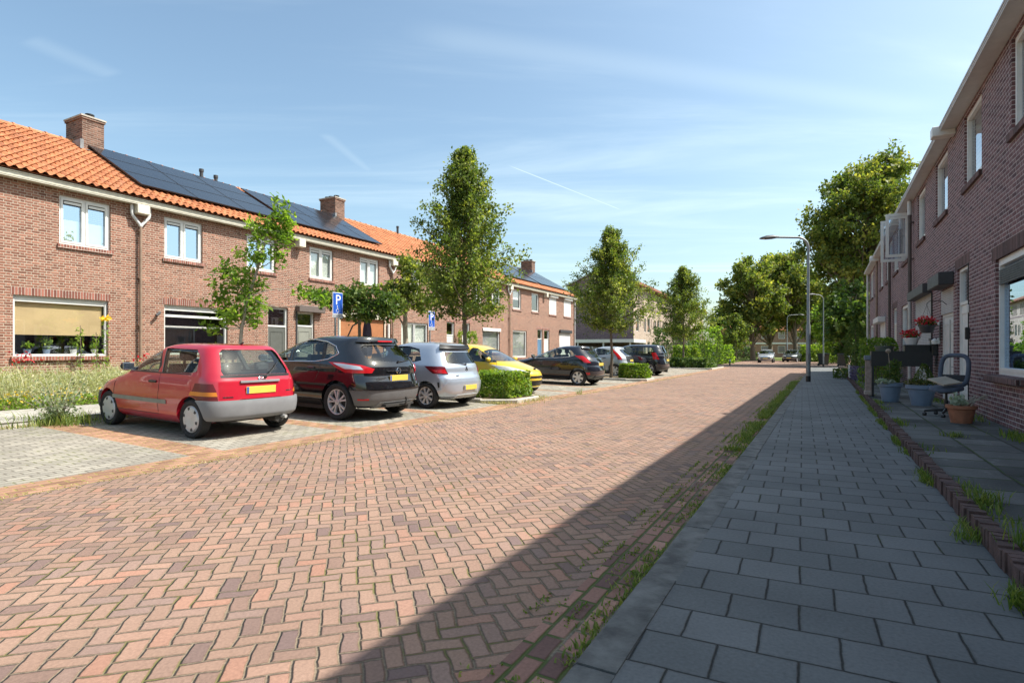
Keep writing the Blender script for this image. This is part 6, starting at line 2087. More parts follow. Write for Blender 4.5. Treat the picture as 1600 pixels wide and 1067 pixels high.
# lily stems in front of the window
for k, (s_, dq, hh, yel_) in enumerate(((16.35, .9, 1.75, False), (16.75, .8, 1.6, False), (17.0, .75, 1.95, True))):
    b_ = LO + LD * s_ - LN * dq + Vector((0, 0, .22))
    r = empty('lily', b_, (0, 0, 0), ['lily stem without bloom left in front of the bamboo blind window', 'shorter lily stem before the window', 'tall lily with an open yellow bloom before the window'][k], 'flower')
    m = MB(); m.tube([(0, 0, 0), (.02, 0, hh * .5), (0, .01, hh)], [.012, .010, .007], 6); m.obj('stem', M['bark'], r)
    zz = U(.25, hh - .05, 90); aa = U(0, 2 * PI, 90)
    leaf_obj('leaves', np.stack([np.cos(aa) * .06, np.sin(aa) * .06, zz], 1), .11, M['leaf_bright'], r, aspect=.28)
    if yel_: leaf_obj('bloom', np.array([0, 0, hh]) + RNG.normal(size=(26, 3)) * np.array([.06, .06, .03]), .15, M['petal_yellow'], r, aspect=.4)
RNG = np.random.default_rng(78)
for k, (s_, dq) in enumerate(((15.3, .55), (17.9, .9))):
    b_ = LO + LD * s_ - LN * dq + Vector((0, 0, .25))
    r = empty('red_flower', b_, (0, 0, 0), ['red flowering plant at the left end of the window sill', 'pinkish red flowering plant right of the downpipe foot'][k], 'flower')
    m = MB()
    for j in range(7): m.tube([(0, 0, 0), (U(-.15, .15), U(-.15, .15), U(.7, .95))], .006, 5)
    m.obj('stems', M['bark'], r); leaf_obj('blooms', np.array([0, 0, .85]) + RNG.normal(size=(40, 3)) * np.array([.16, .16, .09]), .075, M['petal_red'], r)
# weed tuft growing out of the kerb joint beside the red car
w0 = road(4.55, -11.15, .12)
r = empty('weed_tuft', w0, (0, 0, 0), 'tall straggly weed growing from the kerb beside the red car', 'weed')
RNG = np.random.default_rng(79)
m = MB(); LP = []
for j in range(46):
    az, ln = U(0, 2 * PI), U(.25, .95); sp_ = U(.15, .75)
    e = np.array([math.cos(az) * sp_ * ln, math.sin(az) * sp_ * ln, ln * U(.55, 1)])
    m.tube([(0, 0, 0), tuple(e * .5 + np.array([0, 0, .04])), tuple(e)], [.005, .004, .002], 4)
    f_ = U(.15, 1, 16); LP.append(np.outer(f_, e) + RNG.normal(size=(16, 3)) * .03)
m.obj('stems', M['bark_pale'], r); leaf_obj('leaves', np.concatenate(LP), .055, leaf_mat('leaf_weed', (.10, .14, .07), (.20, .25, .14), (.34, .38, .25), .35), r)
bl_ = blades_obj('grass_at_root', np.array(RNG.normal(size=(500, 3)) * np.array([.35, .22, 0])), .22, .006, M['grass'], r, .8)

# ------------------------------------------------------------------ weeds in joints
RNG = np.random.default_rng(81)


def joint_weeds(name, n, tr, qf, h, w_, mat, label, clump=.0, lean=.8, z=0.0, dens=None):
    t = U(tr[0], tr[1], n)
    q = qf(t, n)
    if dens is not None:
        k = np.array([mnoise.noise(Vector((a * dens[0], 7.3, dens[2] if len(dens) > 2 else 0))) for a in t]) * .5 + .5
        keep = k + U(-.12, .12, n) > dens[1]
        t, q = t[keep], q[keep]
    o = blades_obj(name, rp(t, q, z), h, w_, mat, None, lean)
    return tag(o, label, 'weeds', kind='stuff')


joint_weeds('kerb_weeds', 8000, (2.2, 32), lambda t, n: -.92 - np.abs(RNG.normal(size=n)) * (.05 + .07 * np.clip((t - 5) / 10, 0, 1)), .032, .006, M['grass'], 'green weeds growing along the foot of the kerb', dens=(1.3, .52), lean=1.1)
joint_weeds('kerb_weeds_dense', 11000, (8, 27), lambda t, n: -.98 - np.abs(RNG.normal(size=n)) * .10, .075, .006, M['grass'], 'thicker grass along the kerb towards the lamp post', dens=(1.1, .50), lean=1.0)
joint_weeds('gutter_moss', 9000, (1.8, 16), lambda t, n: -.90 - .105 * RNG.integers(0, 5, n) + RNG.normal(size=n) * .012, .016, .006, M['grass'], 'moss and tiny weeds in the gutter joints', dens=(3.2, .56), lean=1.2)
joint_weeds('edging_weeds', 7000, (2.8, 20), lambda t, n: .86 - np.abs(RNG.normal(size=n)) * .025, .07, .006, M['grass'], 'weeds along the pavement side of the brick edging', dens=(1.3, .60), z=.12, lean=1.0)
joint_weeds('terrace_weeds', 2500, (4, 24), lambda t, n: .97 + np.abs(RNG.normal(size=n)) * .08, .07, .006, M['grass'], 'weeds on the terrace behind the brick edging', dens=(.8, .58), z=.2)
joint_weeds('wall_weeds', 2500, (5, 16), lambda t, n: 2.28 - np.abs(RNG.normal(size=n)) * .10, .10, .007, M['grass'], 'weeds at the foot of the dark brick wall', dens=(.9, .58), z=.2)
joint_weeds('parking_weeds', 5000, (-3, 34), lambda t, n: -6.5 + RNG.normal(size=n) * .07, .018, .005, M['grass_dry'], 'dry yellow grass in the band between street and parking bays', dens=(.7, .46), lean=1.2)
joint_weeds('back_kerb_weeds', 4000, (-2, 12), lambda t, n: -11.22 + RNG.normal(size=n) * .07, .06, .006, M['grass_dry'], 'dry grass along the back kerb of the bays', dens=(.6, .42), lean=1.0, z=.11)
joint_weeds('island_weeds', 2600, (12, 14.6), lambda t, n: -7.0 + RNG.normal(size=n) * .25 - .3 * np.abs(t - 13.2), .08, .006, M['grass_dry'], 'dry grass round the kerb of the clipped hedge island', lean=1.0, z=.01)
k_ = joint_weeds('verge_blades', 16000, (56, 82), lambda t, n: -9.2 - U(0, 12, n), .12, .03, M['grass'], 'mown grass of the far verge', z=.05)
RNG = np.random.default_rng(83)
for i, (t, q, hh, n) in enumerate(((4.25, 1.06, .22, 110), (5.4, 1.05, .12, 90), (3.5, .84, .10, 90), (4.6, .84, .11, 100), (3.6, 2.0, .10, 60), (6.4, .86, .11, 90), (7.9, 2.15, .11, 90), (9.4, 1.5, .08, 100), (16.2, -6.6, .22, 40))):
    lab = ['wispy grass tuft on the terrace behind the edging, lowest in the picture', 'green tuft behind the edging a step farther than the wispy one', 'leafy weed in front of the edging at the right picture edge', 'leafy weed against the front of the edging, second from the right edge', 'small weed out on the bare terrace slabs',
           'third leafy weed against the front of the edging', 'weed clump on the terrace by the wall under the big window', 'flat green weed in front of the office chair', 'thin weed at the street corner of the clipped hedge island'][i]
    o = blades_obj('grass_tuft', RNG.normal(size=(n, 3)) * np.array([.06, .06, 0]), hh, .004, M['grass'], None, 1.1)
    o.location = road(t, q, .2 if q > .9 else (.12 if q > 0 else 0)); tag(o, lab, 'weed', 'single weeds on the terrace and kerbs')
# ================================================================== street furniture and things by the near houses
RNG = np.random.default_rng(99)
TERR = .20


def lamp_post(t, q, H, arm, label, thick=1.0, aim=-1):
    r = empty('street_lamp', road(t, q, .11), (0, 0, math.atan2(-TX * aim * -1, TY * aim * -1) if False else 0), label, 'street lamp')
    ax = Vector((.995, -.10, 0)) * aim                     # arm direction across the street
    m = MB()
    m.tube([(0, 0, .0), (0, 0, 2.25), (0, 0, 2.32), (0, 0, H - .55)], [.088 * thick, .084 * thick, .060 * thick, .050 * thick], 14)
    pts = []
    for k in range(9):
        a = PI / 2 * k / 8
        pts.append(ax * (.42 * (1 - math.cos(a))) + Vector((0, 0, H - .55 + .42 * math.sin(a))))
    pts.append(ax * (arm - .62) + Vector((0, 0, H - .10)))
    m.tube(pts, [.050 * thick] * 5 + [.042 * thick] * 5, 10)
    m.obj('pole', M['lamp_grey'], r, smooth=50)
    b = MB(); b.tube([(0, 0, -.03), (0, 0, .22)], .092 * thick, 14); b.obj('pole_foot', M['black'], r, smooth=50)
    d = MB(); d.box(-.05, .05, -.10 * thick, -.083 * thick, .75, 1.15); d.obj('access_door', M['lamp_grey'], r)
    h = MB(); vs = []; fs = []
    sx = Vector((-ax.y, ax.x, 0))
    prof = [(0, .045, .06), (.10, .065, .075), (.24, .115, .115), (.48, .15, .105), (.66, .11, .06), (.74, .03, .025)]
    for (x, wd, ht) in prof:
        for k in range(10):
            a = 2 * PI * k / 10
            p = ax * (arm - .70 + x) + sx * (wd * math.cos(a)) + Vector((0, 0, H - .11 + max(-.35, math.sin(a)) * ht - x * .05))
            vs.append(p)
    for i in range(len(prof) - 1):
        for k in range(10): fs.append((i * 10 + k, i * 10 + (k + 1) % 10, i * 10 + 10 + (k + 1) % 10, i * 10 + 10 + k))
    fs += [tuple(range(10))[::-1], tuple(range((len(prof) - 1) * 10, len(prof) * 10))]
    h.add(vs, fs); h.obj('luminaire', M['lamp_head'], r, smooth=50, fixn=True)
    g_ = MB()
    g_.add([ax * (arm - .44 + a) + sx * b_ + Vector((0, 0, H - .152 - a * .05)) for a, b_ in ((0, -.07), (.34, -.09), (.34, .09), (0, .07))], [(0, 1, 2, 3)])
    g_.obj('lamp_glass', M['lamp_clear'], r)
    return r


M['lamp_grey'] = plain('galvanised_pole', (.24, .26, .265), .5, .5, var=.2, nscale=4)
M['lamp_head'] = plain('lamp_head_grey', (.055, .058, .06), .5, .2)
lamp_post(25.6, -.56, 5.92, 1.85, 'tall grey street lamp on the near pavement with its arm over the street')
lamp_post(49.9, -.05, 5.7, 1.3, 'second street lamp farther along the near pavement beside the bin', .62)
r_ = lamp_post(0, 0, 5.9, 2.0, 'pale far street lamp whose arm points right', .9, aim=1); r_.location = (34.2, 70, 0)


# ---- parking signs
def wheelchair(mb, cx, cy, z, s):
    def P(a, b): return (cx + a * s, cy, z + b * s)
    mb.tube([P(-.05, .62), P(-.05, .30), P(.18, .28), P(.30, -.02), P(.40, .02)], .035 * s, 6)
    mb.tube([P(-.05, .46), P(.16, .44)], .03 * s, 6)
    mb.tube([P(-.02 + .24 * math.cos(a), .06 + .24 * math.sin(a)) for a in [2.2 + 4.0 * i / 14 for i in range(15)]], .03 * s, 6)
    mb.lathe([(.001, -.03 * s), (.075 * s, -.03 * s), (.075 * s, .03 * s), (.001, .03 * s)], 12, P(-.05, .74), 'y')


blue = plain('sign_blue', (.015, .085, .42), .4, var=.08)
wht = plain('sign_white', (.82, .84, .86), .4, var=.04)


def parking_sign(t, q, label, zb=2.27, z0=.2, two=True):
    r = empty('parking_sign', road(t, q, z0), (0, 0, math.atan2(TY, TX)), label, 'sign', 'blue disabled parking signs')
    zb -= z0
    m = MB(); m.rbox(-.19, .19, -.012, .004, zb, zb + .72, .008); po = m.obj('panel', wht, r)
    b = MB(); b.rbox(-.178, .178, -.0155, -.011, zb + .125, zb + .708, .002); b.obj('blue_field', blue, po)
    g_ = MB(); g_.rbox(-.178, .178, -.0155, -.011, zb + .012, zb + .112, .002); g_.obj('grey_strip', plain('sign_grey', (.30, .31, .33), .5), po)
    text_part(po, 'P', .40, (0, -.018, zb + .50), (PI / 2, 0, 0), wht, 'letter')
    w_ = MB(); wheelchair(w_, -.02, -.018, zb + .185, .20); w_.obj('wheelchair_symbol', wht, po)
    p = MB(); p.tube([(-.06, .03, -.1), (-.06, .03, zb + .66)], .027, 10); p.obj('pole', M['lamp_grey'], r, smooth=50)
    if two:
        p = MB(); p.tube([(.06, .03, -.1), (.06, .03, zb + .1)], .020, 10); p.obj('support_pole', M['white'], r, smooth=50)
    return r


parking_sign(11.6, -12.1, 'blue sign with a white P and wheelchair above the black crossover')
parking_sign(17.3, -13.1, 'blue wheelchair parking sign half hidden in the street tree foliage', 2.12, two=False)

# ---- bins, bollard
def wheelie_bin(t, q, z, label, rot=0.0, mat=None):
    r = empty('wheelie_bin', road(t, q, z), (0, 0, rot), label, 'bin')
    m = MB()
    vs = [(-.22, -.24, .08), (.22, -.24, .08), (.22, .24, .08), (-.22, .24, .08), (-.28, -.34, .95), (.28, -.34, .95), (.28, .34, .95), (-.28, .34, .95)]
    m.add(vs, [(3, 2, 1, 0), (4, 5, 6, 7), (0, 1, 5, 4), (1, 2, 6, 5), (2, 3, 7, 6), (3, 0, 4, 7)]); m.rbox(-.29, .29, -.35, .35, .90, .96, .01); m.obj('tub', M['bin'], r)
    l = MB(); l.prism([(-.37, .965), (.36, .965), (.34, 1.02), (.0, 1.06), (-.34, 1.02)], -.30, .30, 'x'); l.obj('lid', M['bin'], r, fixn=True)
    for s_ in (-1, 1):
        w_ = MB(); w_.lathe([(.001, -.03), (.10, -.03), (.10, .03), (.001, .03)], 18, (s_ * .27, .24, .10), 'x'); w_.obj('bin_wheel', M['tyre'], r, fixn=True)
    h = MB(); h.tube([(-.2, .36, .95), (-.2, .42, .98), (.2, .42, .98), (.2, .36, .95)], .015, 6); h.obj('handle', M['bin'], r)
    return r


M['bin'] = plain('bin_plastic', (.022, .024, .024), .45, var=.2)
wheelie_bin(53.3, -.05, .1, 'black wheelie bin at the foot of the second street lamp', .4)
wheelie_bin(50.8, 1.25, .1, 'black wheelie bin nearer the house corner past the last garden', -.3)
r = empty('bollard', road(54.4, -7.5, 0), (0, 0, 0), 'short dark post at the corner of the far crossing', 'bollard')
m = MB(); m.lathe([(.07, 0), (.07, .55), (.05, .62), (.0, .64)], 14); m.obj('post', M['charcoal'], r, smooth=40)
m = MB(); m.lathe([(.0715, .42), (.0715, .50)], 14); m.obj('reflector_band', wht, r)


# ---- plant pots
def pot(t, q, z, r0, r1, h, mat, label, name='plant_pot', cat='plant pot'):
    r = empty(name, road(t, q, z), (0, 0, 0), label, cat)
    m = MB()
    m.lathe([(.001, 0), (r0, 0), (r0 + (r1 - r0) * .78, h * .78), (r1 - .005, h * .80), (r1 + .012, h * .82), (r1 + .016, h), (r1 - .018, h), (r1 - .03, h - .05), (.001, h - .05)], 40)
    m.obj('pot', mat, r, smooth=30)
    s_ = MB(); s_.lathe([(r1 - .028, h - .048), (.001, h - .035)], 30); s_.obj('soil', M['soil'], r)
    return r


M['pot_blue'] = plain('blue_grey_pot', (.155, .215, .30), .55, var=.12, nscale=5)
M['terracotta'] = plain('terracotta', (.33, .135, .075), .85, var=.28, nscale=7)
U = RNG.uniform
p1 = pot(15.22, 1.30, TERR, .155, .225, .42, M['pot_blue'], 'blue grey pot with a feathery green plant nearest the planter table')
p2 = pot(14.46, 1.78, TERR, .17, .265, .43, M['pot_blue'], 'larger blue grey pot with a small conifer beside the office chair')
p3 = pot(11.25, 1.90, TERR, .135, .19, .28, M['terracotta'], 'wide terracotta pot of dried plants in front of the office chair')


def cloud(n, c, r, k=1.0): 
    v = RNG.normal(size=(n, 3)); v /= np.linalg.norm(v, axis=1)[:, None]
    return np.array(c) + v * np.array(r) * (U(0, 1, n) ** k)[:, None]


P = np.concatenate([cloud(420, (.03, 0, .62), (.22, .22, .22), .5), cloud(160, (.1, 0, .82), (.14, .14, .14), .6)])
leaf_obj('foliage', P, .075, M['leaf_dark'], p1, aspect=.3)
leaf_obj('trailing_leaves', cloud(160, (-.16, -.05, .45), (.17, .2, .07), .6), .08, M['leaf_white'], p1)
m = MB(); m.tube([(0, 0, .35), (.0, .02, .8), (-.03, .02, 1.12)], .008, 6); m.lathe([(.001, 1.08), (.05, 1.11), (.06, 1.14), (.03, 1.18), (.001, 1.19)], 10, (-.03, .02, 0)); m.obj('allium_stem', M['bark_pale'], p1, smooth=40)
zz = U(0, 1, 700); aa = U(0, 2 * PI, 700); rr = .20 * (1 - zz) + .03
leaf_obj('conifer', np.stack([.05 + np.cos(aa) * rr, np.sin(aa) * rr, .45 + zz * .42], 1), .06, M['leaf_dark'], p2, aspect=.25)
leaf_obj('low_sprigs', cloud(320, (-.05, 0, .47), (.28, .28, .09), .6), .07, leaf_mat('leaf_rust', (.07, .07, .02), (.12, .12, .03), (.22, .20, .06), .3), p2, aspect=.3)
leaf_obj('green_sprigs', cloud(150, (-.08, -.02, .36), (.12, .12, .12), .6), .06, M['leaf_white'], p3)
m = MB()
for k in range(16):
    a = U(-.6, .9); m.tube([(U(-.1, .1), U(-.1, .1), .27), (.12 * math.cos(a) + .08, .12 * math.sin(a), .36), (.34 * math.cos(a), .30 * math.sin(a), U(.36, .46))], [.012, .009, .004], 5)
m.obj('dry_stalks', M['bark_pale'], p3)

# ---- office chair with a board on its seat
ch = empty('office_chair', road(12.25, 1.86, TERR), (0, 0, math.radians(205)), 'worn blue grey office chair with a hollow mesh back by the brick wall', 'chair')
M['chair'] = plain('chair_fabric', (.075, .095, .135), .8, var=.2, nscale=14, bump=.002)
M['mesh'] = plain('chair_mesh', (.03, .033, .04), .85, var=.2)
m = MB()
prof = [(.0, .44), (.20, .44), (.245, .455), (.25, .485), (.235, .515), (.0, .525)]
m.lathe(prof, 32)
m.v = [(x * 1.02, y * .98, z + .02 * max(0, -x) / .25 - (.03 * (x / .25) ** 2 if x > 0 else 0)) for x, y, z in m.v]
m.obj('seat', M['chair'], ch, smooth=60)
m = MB(); pts = []
for k in range(40):
    a = 2 * PI * k / 40; ca, sa = math.cos(a), math.sin(a)
    y = .215 * abs(ca) ** .55 * (1 if ca >= 0 else -1); z = .79 + .27 * abs(sa) ** .6 * (1 if sa >= 0 else -1)
    pts.append((-.20 - (z - .52) * .16, y, z))
pts.append(pts[0])
m.tube(pts, .036, 10, cap=False); m.obj('back_frame', M['chair'], ch, smooth=60)
m = MB()
for k in range(-3, 4):
    m.tube([(-.205, k * .05, .56), (-.215, k * .05, .66)], .006, 5)
m.rbox(-.235, -.205, -.19, .19, .60, .72, .008); m.obj('lumbar_pad', M['mesh'], ch)
m = MB(); m.tube([(-.20, 0, .46), (-.27, 0, .48), (-.26, 0, .58)], .03, 8); m.tube([(-.26, -.2, .56), (-.26, .2, .56)], .018, 6); m.obj('back_bracket', M['black'], ch, smooth=40)
m = MB(); m.tube([(0, 0, .10), (0, 0, .28), (0, 0, .281), (0, 0, .44)], [.03, .03, .02, .02], 10); m.rbox(-.11, .11, -.08, .08, .40, .445, .01); m.obj('gas_column', M['black'], ch, smooth=40)
for k in range(5):
    a = 2 * PI * k / 5 + .35
    e = (.31 * math.cos(a), .31 * math.sin(a))
    l = MB(); l.tube([(0, 0, .115), (e[0] * .5, e[1] * .5, .105), (e[0], e[1], .085)], [.03, .026, .02], 8); lo = l.obj('leg', M['black'], ch, smooth=40)
    w_ = MB(); w_.lathe([(.001, -.022), (.028, -.022), (.028, .022), (.001, .022)], 12, (e[0], e[1], .028), 'y'); w_.tube([(e[0], e[1], .03), (e[0], e[1], .085)], .008, 6); w_.obj('castor', M['black'], lo, fixn=True)
m = MB(); m.rbox(-.16, .21, -.16, .16, 0, .028, .004); bo = m.obj('cardboard', plain('cardboard', (.42, .36, .28), .85, var=.14))
bo.location = road(12.25, 1.86, TERR + .60) + Vector((-.10, -.06, 0)); bo.rotation_euler = (math.radians(17), math.radians(-6), math.radians(10))
tag(bo, 'flat beige board lying on the office chair seat', 'board')

# ---- planter table across the terrace
pt_ = empty('planter_table', road(16.9, 1.65, TERR), (0, 0, math.atan2(-TX, TY)), 'black raised planter trough standing across the terrace', 'planter')
m = MB()
for (a, b, c, d) in ((-.62, .62, -.26, -.235), (-.62, .62, .235, .26)): m.box(a, b, c, d, .76, 1.13)
m.box(-.62, -.595, -.235, .235, .76, 1.13); m.box(.595, .62, -.235, .235, .76, 1.13); m.box(-.595, .595, -.235, .235, .76, .78)
m.obj('trough', M['black'], pt_)
for sx_ in (-1, 1):
    for sy_ in (-1, 1):
        l = MB(); l.box(sx_ * .59 - .025, sx_ * .59 + .025, sy_ * .24 - .025, sy_ * .24 + .025, 0, .76); l.obj('leg', M['black'], pt_)
m = MB()
for k in range(9): m.box(-.56, .56, -.22 + k * .05, -.195 + k * .05, .32, .335)
m.obj('shelf', M['black'], pt_)
s_ = MB(); s_.box(-.59, .59, -.23, .23, 1.04, 1.06); s_.obj('soil', M['soil'], pt_)
bx = empty('storage_crate', road(16.9, 1.98, TERR + 1.06), (0, 0, math.atan2(-TX, TY)), 'black plastic crate sitting on the planter trough', 'crate')
m = MB(); ring2(m, -.25, .25, -.18, .18, .02, 0, .20); m.box(-.23, .23, -.16, .16, 0, .02); m.obj('crate_wall', M['black'], bx)
m = MB(); ring2(m, -.27, .27, -.20, .20, .03, .201, .225); m.obj('rim', M['charcoal'], bx)
bw = empty('green_bowl', road(16.9, 1.32, TERR + 1.06), (0, 0, 0), 'dull green oval planter bowl on the trough beside the wooden post', 'plant pot')
m = MB(); m.lathe([(.001, 0), (.17, 0), (.20, .16), (.215, .17), (.215, .20), (.19, .20), (.17, .12), (.001, .12)], 28); m.obj('bowl', plain('dull_green_bowl', (.07, .095, .08), .6), bw, smooth=40)
leaf_obj('sprigs', cloud(60, (0, 0, .24), (.18, .18, .08), .6), .06, M['leaf_dark'], bw)
# wooden post
wp = empty('wooden_post', road(16.95, .99, TERR), (0, 0, ROAD_ANGLE), 'weathered wooden post with a grey cap at the terrace edge', 'post')
m = MB(); m.rbox(-.075, .075, -.075, .075, .09, .90, .008); m.obj('post', plain('weathered_wood', (.33, .25, .215), .85, var=.25, nscale=12), wp)
m = MB(); m.rbox(-.10, .10, -.10, .10, 0, .13, .02); m.obj('foot', plain('pale_wood', (.42, .34, .29), .85, var=.2), wp)
m = MB(); m.rbox(-.10, .13, -.10, .10, .90, 1.02, .012); m.obj('cap', plain('blue_grey_cap', (.16, .19, .23), .7), wp)


# ---- geraniums
def geranium(loc, mat, label, hang):
    r = empty('flower_pot', loc, (0, 0, 0), label, 'flower pot', None)
    m = MB(); m.lathe([(.001, 0), (.11, 0), (.155, .14), (.17, .145), (.17, .175), (.15, .175), (.14, .14), (.001, .14)], 28); m.obj('pot', mat, r, smooth=35)
    leaf_obj('leaves', cloud(160, (0, 0, .22), (.19, .19, .10), .6), .07, M['leaf_dark'], r)
    leaf_obj('blooms', cloud(190, (-.02, 0, .27), (.24, .22, .13), .45), .055, M['petal_red'], r, aspect=.9)
    if hang:
        h = MB()
        h.tube([(0, 0, .175 + .45), (.0, 0, .66), (.06 * TY, -.06 * TX, .72), (.28 * TY, -.28 * TX, .70), (.36 * TY, -.36 * TX, .62)], .007, 6)
        for a in (0, 2.1, 4.2): h.tube([(.165 * math.cos(a), .165 * math.sin(a), .17), (0, 0, .63)], .003, 4)
        h.obj('hanger', M['black'], r)
    return r


geranium(road(16.9, 1.88, TERR + 1.285), plain('white_pot', (.66, .66, .66), .5), 'white pot of deep red geraniums standing on the black crate', False)
geranium(road(15.6, 2.02, 1.74), M['charcoal'], 'dark hanging pot of red flowers before the grey roller shutter', True)
# letter box and wall lamp on the dark wall
lb = empty('letter_box', road(16.75, 2.365, 1.22), (0, 0, ROAD_ANGLE), 'black letter box on the dark brick wall left of the white door', 'letter box')
m = MB(); m.rbox(-.17, .17, .0, .12, 0, .40, .012); m.obj('box', M['black'], lb)
m = MB(); m.rbox(-.18, .18, .0, .145, .37, .42, .01); m.obj('flap', M['charcoal'], lb)
wl = empty('wall_fitting', road(16.35, 2.365, 1.50), (0, 0, ROAD_ANGLE), 'small white wall lamp above the letter box', 'lamp')
m = MB(); m.rbox(-.05, .05, .0, .05, 0, .14, .01); m.obj('bracket', M['white'], wl); m = MB(); m.lathe([(.001, -.03), (.06, -.02), (.07, .06), (.001, .12)], 14, (0, .10, .02)); m.obj('shade', M['white'], wl, smooth=40)
nb = empty('house_number_plate', road(16.3, 2.365, 1.88), (0, 0, ROAD_ANGLE), 'narrow dark plate with a white top beside the white door', 'plate')
m = MB(); m.rbox(-.035, .035, 0, .02, -.30, .12, .004); m.obj('plate', M['charcoal'], nb); m = MB(); m.rbox(-.05, .05, 0.021, .045, .06, .14, .004); m.obj('bell', M['white'], nb)

# ---- small front gardens farther along
hedge('garden_bush', 22.6, 23.9, 1.05, 2.25, TERR, 1.75, 2200, .09, 'round green bush past the wooden post', 'leaf_hedge', 'bush', .6, 91)
hedge('lavender_bush', 24.4, 26.8, .9, 1.6, TERR, .72, 1200, .08, 'violet lavender clump between bush and white fence', 'petal_violet', 'bush', .5, 92)
hedge('low_plant', 27.9, 28.9, .35, .95, .12, .55, 500, .09, 'low dark plant hanging over the pavement edge', 'leaf_dark', 'plant', .5, 93)
RNG = np.random.default_rng(94); U = RNG.uniform
cf = empty('conifer', road(32.5, 1.35, TERR), (0, 0, 0), 'narrow dark conifer against the far end of the row', 'tree')
zz = U(0, 1, 2600); aa = U(0, 2 * PI, 2600); rr = .48 * np.sin(PI * np.clip(zz * .86 + .14, 0, 1)) ** .7 * U(.8, 1.05, 2600)
leaf_obj('crown', np.stack([np.cos(aa) * rr, np.sin(aa) * rr, .1 + zz * 2.6], 1), .11, M['leaf_dark'], cf, aspect=.3, up=.5)
m = MB(); m.tube([(0, 0, -.05), (0, 0, 2.3)], [.06, .02], 8); m.obj('trunk', M['bark'], cf)
fe = empty('garden_fence', road(27.5, .92, TERR), (0, 0, ROAD_ANGLE), 'low white garden fence at the pavement edge', 'fence')
m = MB()
for k in range(4): m.box(-.55 + k * .37, -.49 + k * .37, -.02, .02, -.05, .55)
m.box(-.56, .62, -.035, -.02, .42, .50); m.box(-.56, .62, -.035, -.02, .18, .26); m.obj('pickets', M['white'], fe)
hedge('garden_bush', 29.4, 31.4, 1.1, 2.2, TERR, 1.6, 1500, .12, 'darker bush between the white fence and the conifer', 'leaf_dark', 'bush', .6, 95)

# ---- across the street: things by the walls
ps = empty('closed_parasol', road(15.0, -14.2, .22), (0, 0, 0), 'folded dark violet parasol before the orange shutter', 'parasol')
m = MB(); m.tube([(0, 0, 0), (0, 0, 2.5)], .022, 8); m.obj('pole', M['charcoal'], ps)
m = MB(); m.lathe([(.001, 2.46), (.05, 2.40), (.13, 1.9), (.17, 1.2), (.14, .95), (.10, .93)], 14)
m.v = [(x * (1 + .18 * math.cos(5 * math.atan2(y, x))), y * (1 + .18 * math.cos(5 * math.atan2(y, x))), z) for x, y, z in m.v]
m.obj('canopy', plain('parasol_violet', (.05, .04, .07), .85), ps, smooth=50)
m = MB(); m.tube([(-.95, -.1, 0), (-.85, -.1, 1.2), (-.5, -.05, 2.0), (0, 0, 2.3)], .028, 8); m.obj('swing_arm', M['charcoal'], ps, smooth=50)
# plants and blind behind the wide window of the bamboo blind house
for k, (s_, hh, pc, lf, lab) in enumerate(((15.75, .20, 'pot_blue', 'leaf_bright', 'small leafy plant at the left on the sill behind the wide window'), (16.15, .36, 'pot_blue', 'leaf_hedge', 'taller pot plant behind the wide window'),
                                         (16.75, .26, 'greywhite', 'leaf_hedge', 'wide pot with thin leaves in the middle of the window sill'), (17.25, .20, 'greywhite', 'leaf_bright', 'small plant at the right end behind the wide window'))):
    r = empty('window_plant', LO + LD * s_ + LN * .30 + Vector((0, 0, 1.25)), (0, 0, 0), lab, 'plant')
    m = MB(); m.lathe([(.001, 0), (.06, 0), (.085, .13), (.07, .13), (.001, .10)], 18); m.obj('pot', M[pc], r, smooth=40)
    leaf_obj('leaves', cloud(70, (0, 0, .14 + hh * .5), (.15, .12, hh * .55), .6), .085, M[lf], r)
ws = MB(); ws.box(0, 2.2, .19, .42, 1.215, 1.245); o = ws.obj('inner_window_sill', M['white'], hA, loc=(15.3 - SB[1], 0, 0))
# security camera on the wall of house B, built as a small wall fitting
wl = empty('wall_fitting', LO + LD * 18.72 + Vector((0, 0, 2.42)), (0, 0, L_ANG), 'tiny white security camera on the brick wall right of the downpipe', 'lamp')
m = MB(); m.tube([(0, 0, 0), (0, -.10, .03)], .015, 6); m.obj('bracket', M['white'], wl); m = MB(); m.tube([(.05, -.10, .05), (-.08, -.14, -.06)], .04, 10); m.obj('head', M['charcoal'], wl)
# ================================================================== light, sky, camera
w = bpy.data.worlds.new('World'); SC.world = w; w.use_nodes = True
nt = w.node_tree; nt.nodes.clear()
out = nt.nodes.new('ShaderNodeOutputWorld'); bg = nt.nodes.new('ShaderNodeBackground')
sky = nt.nodes.new('ShaderNodeTexSky'); sky.sky_type = 'NISHITA'; sky.sun_disc = False
SUN_AZ, SUN_EL = math.radians(92), math.radians(54)
sky.sun_elevation = SUN_EL; sky.sun_rotation = SUN_AZ
sky.altitude = 20; sky.air_density = 1.0; sky.dust_density = 2.4; sky.ozone_density = 1.5
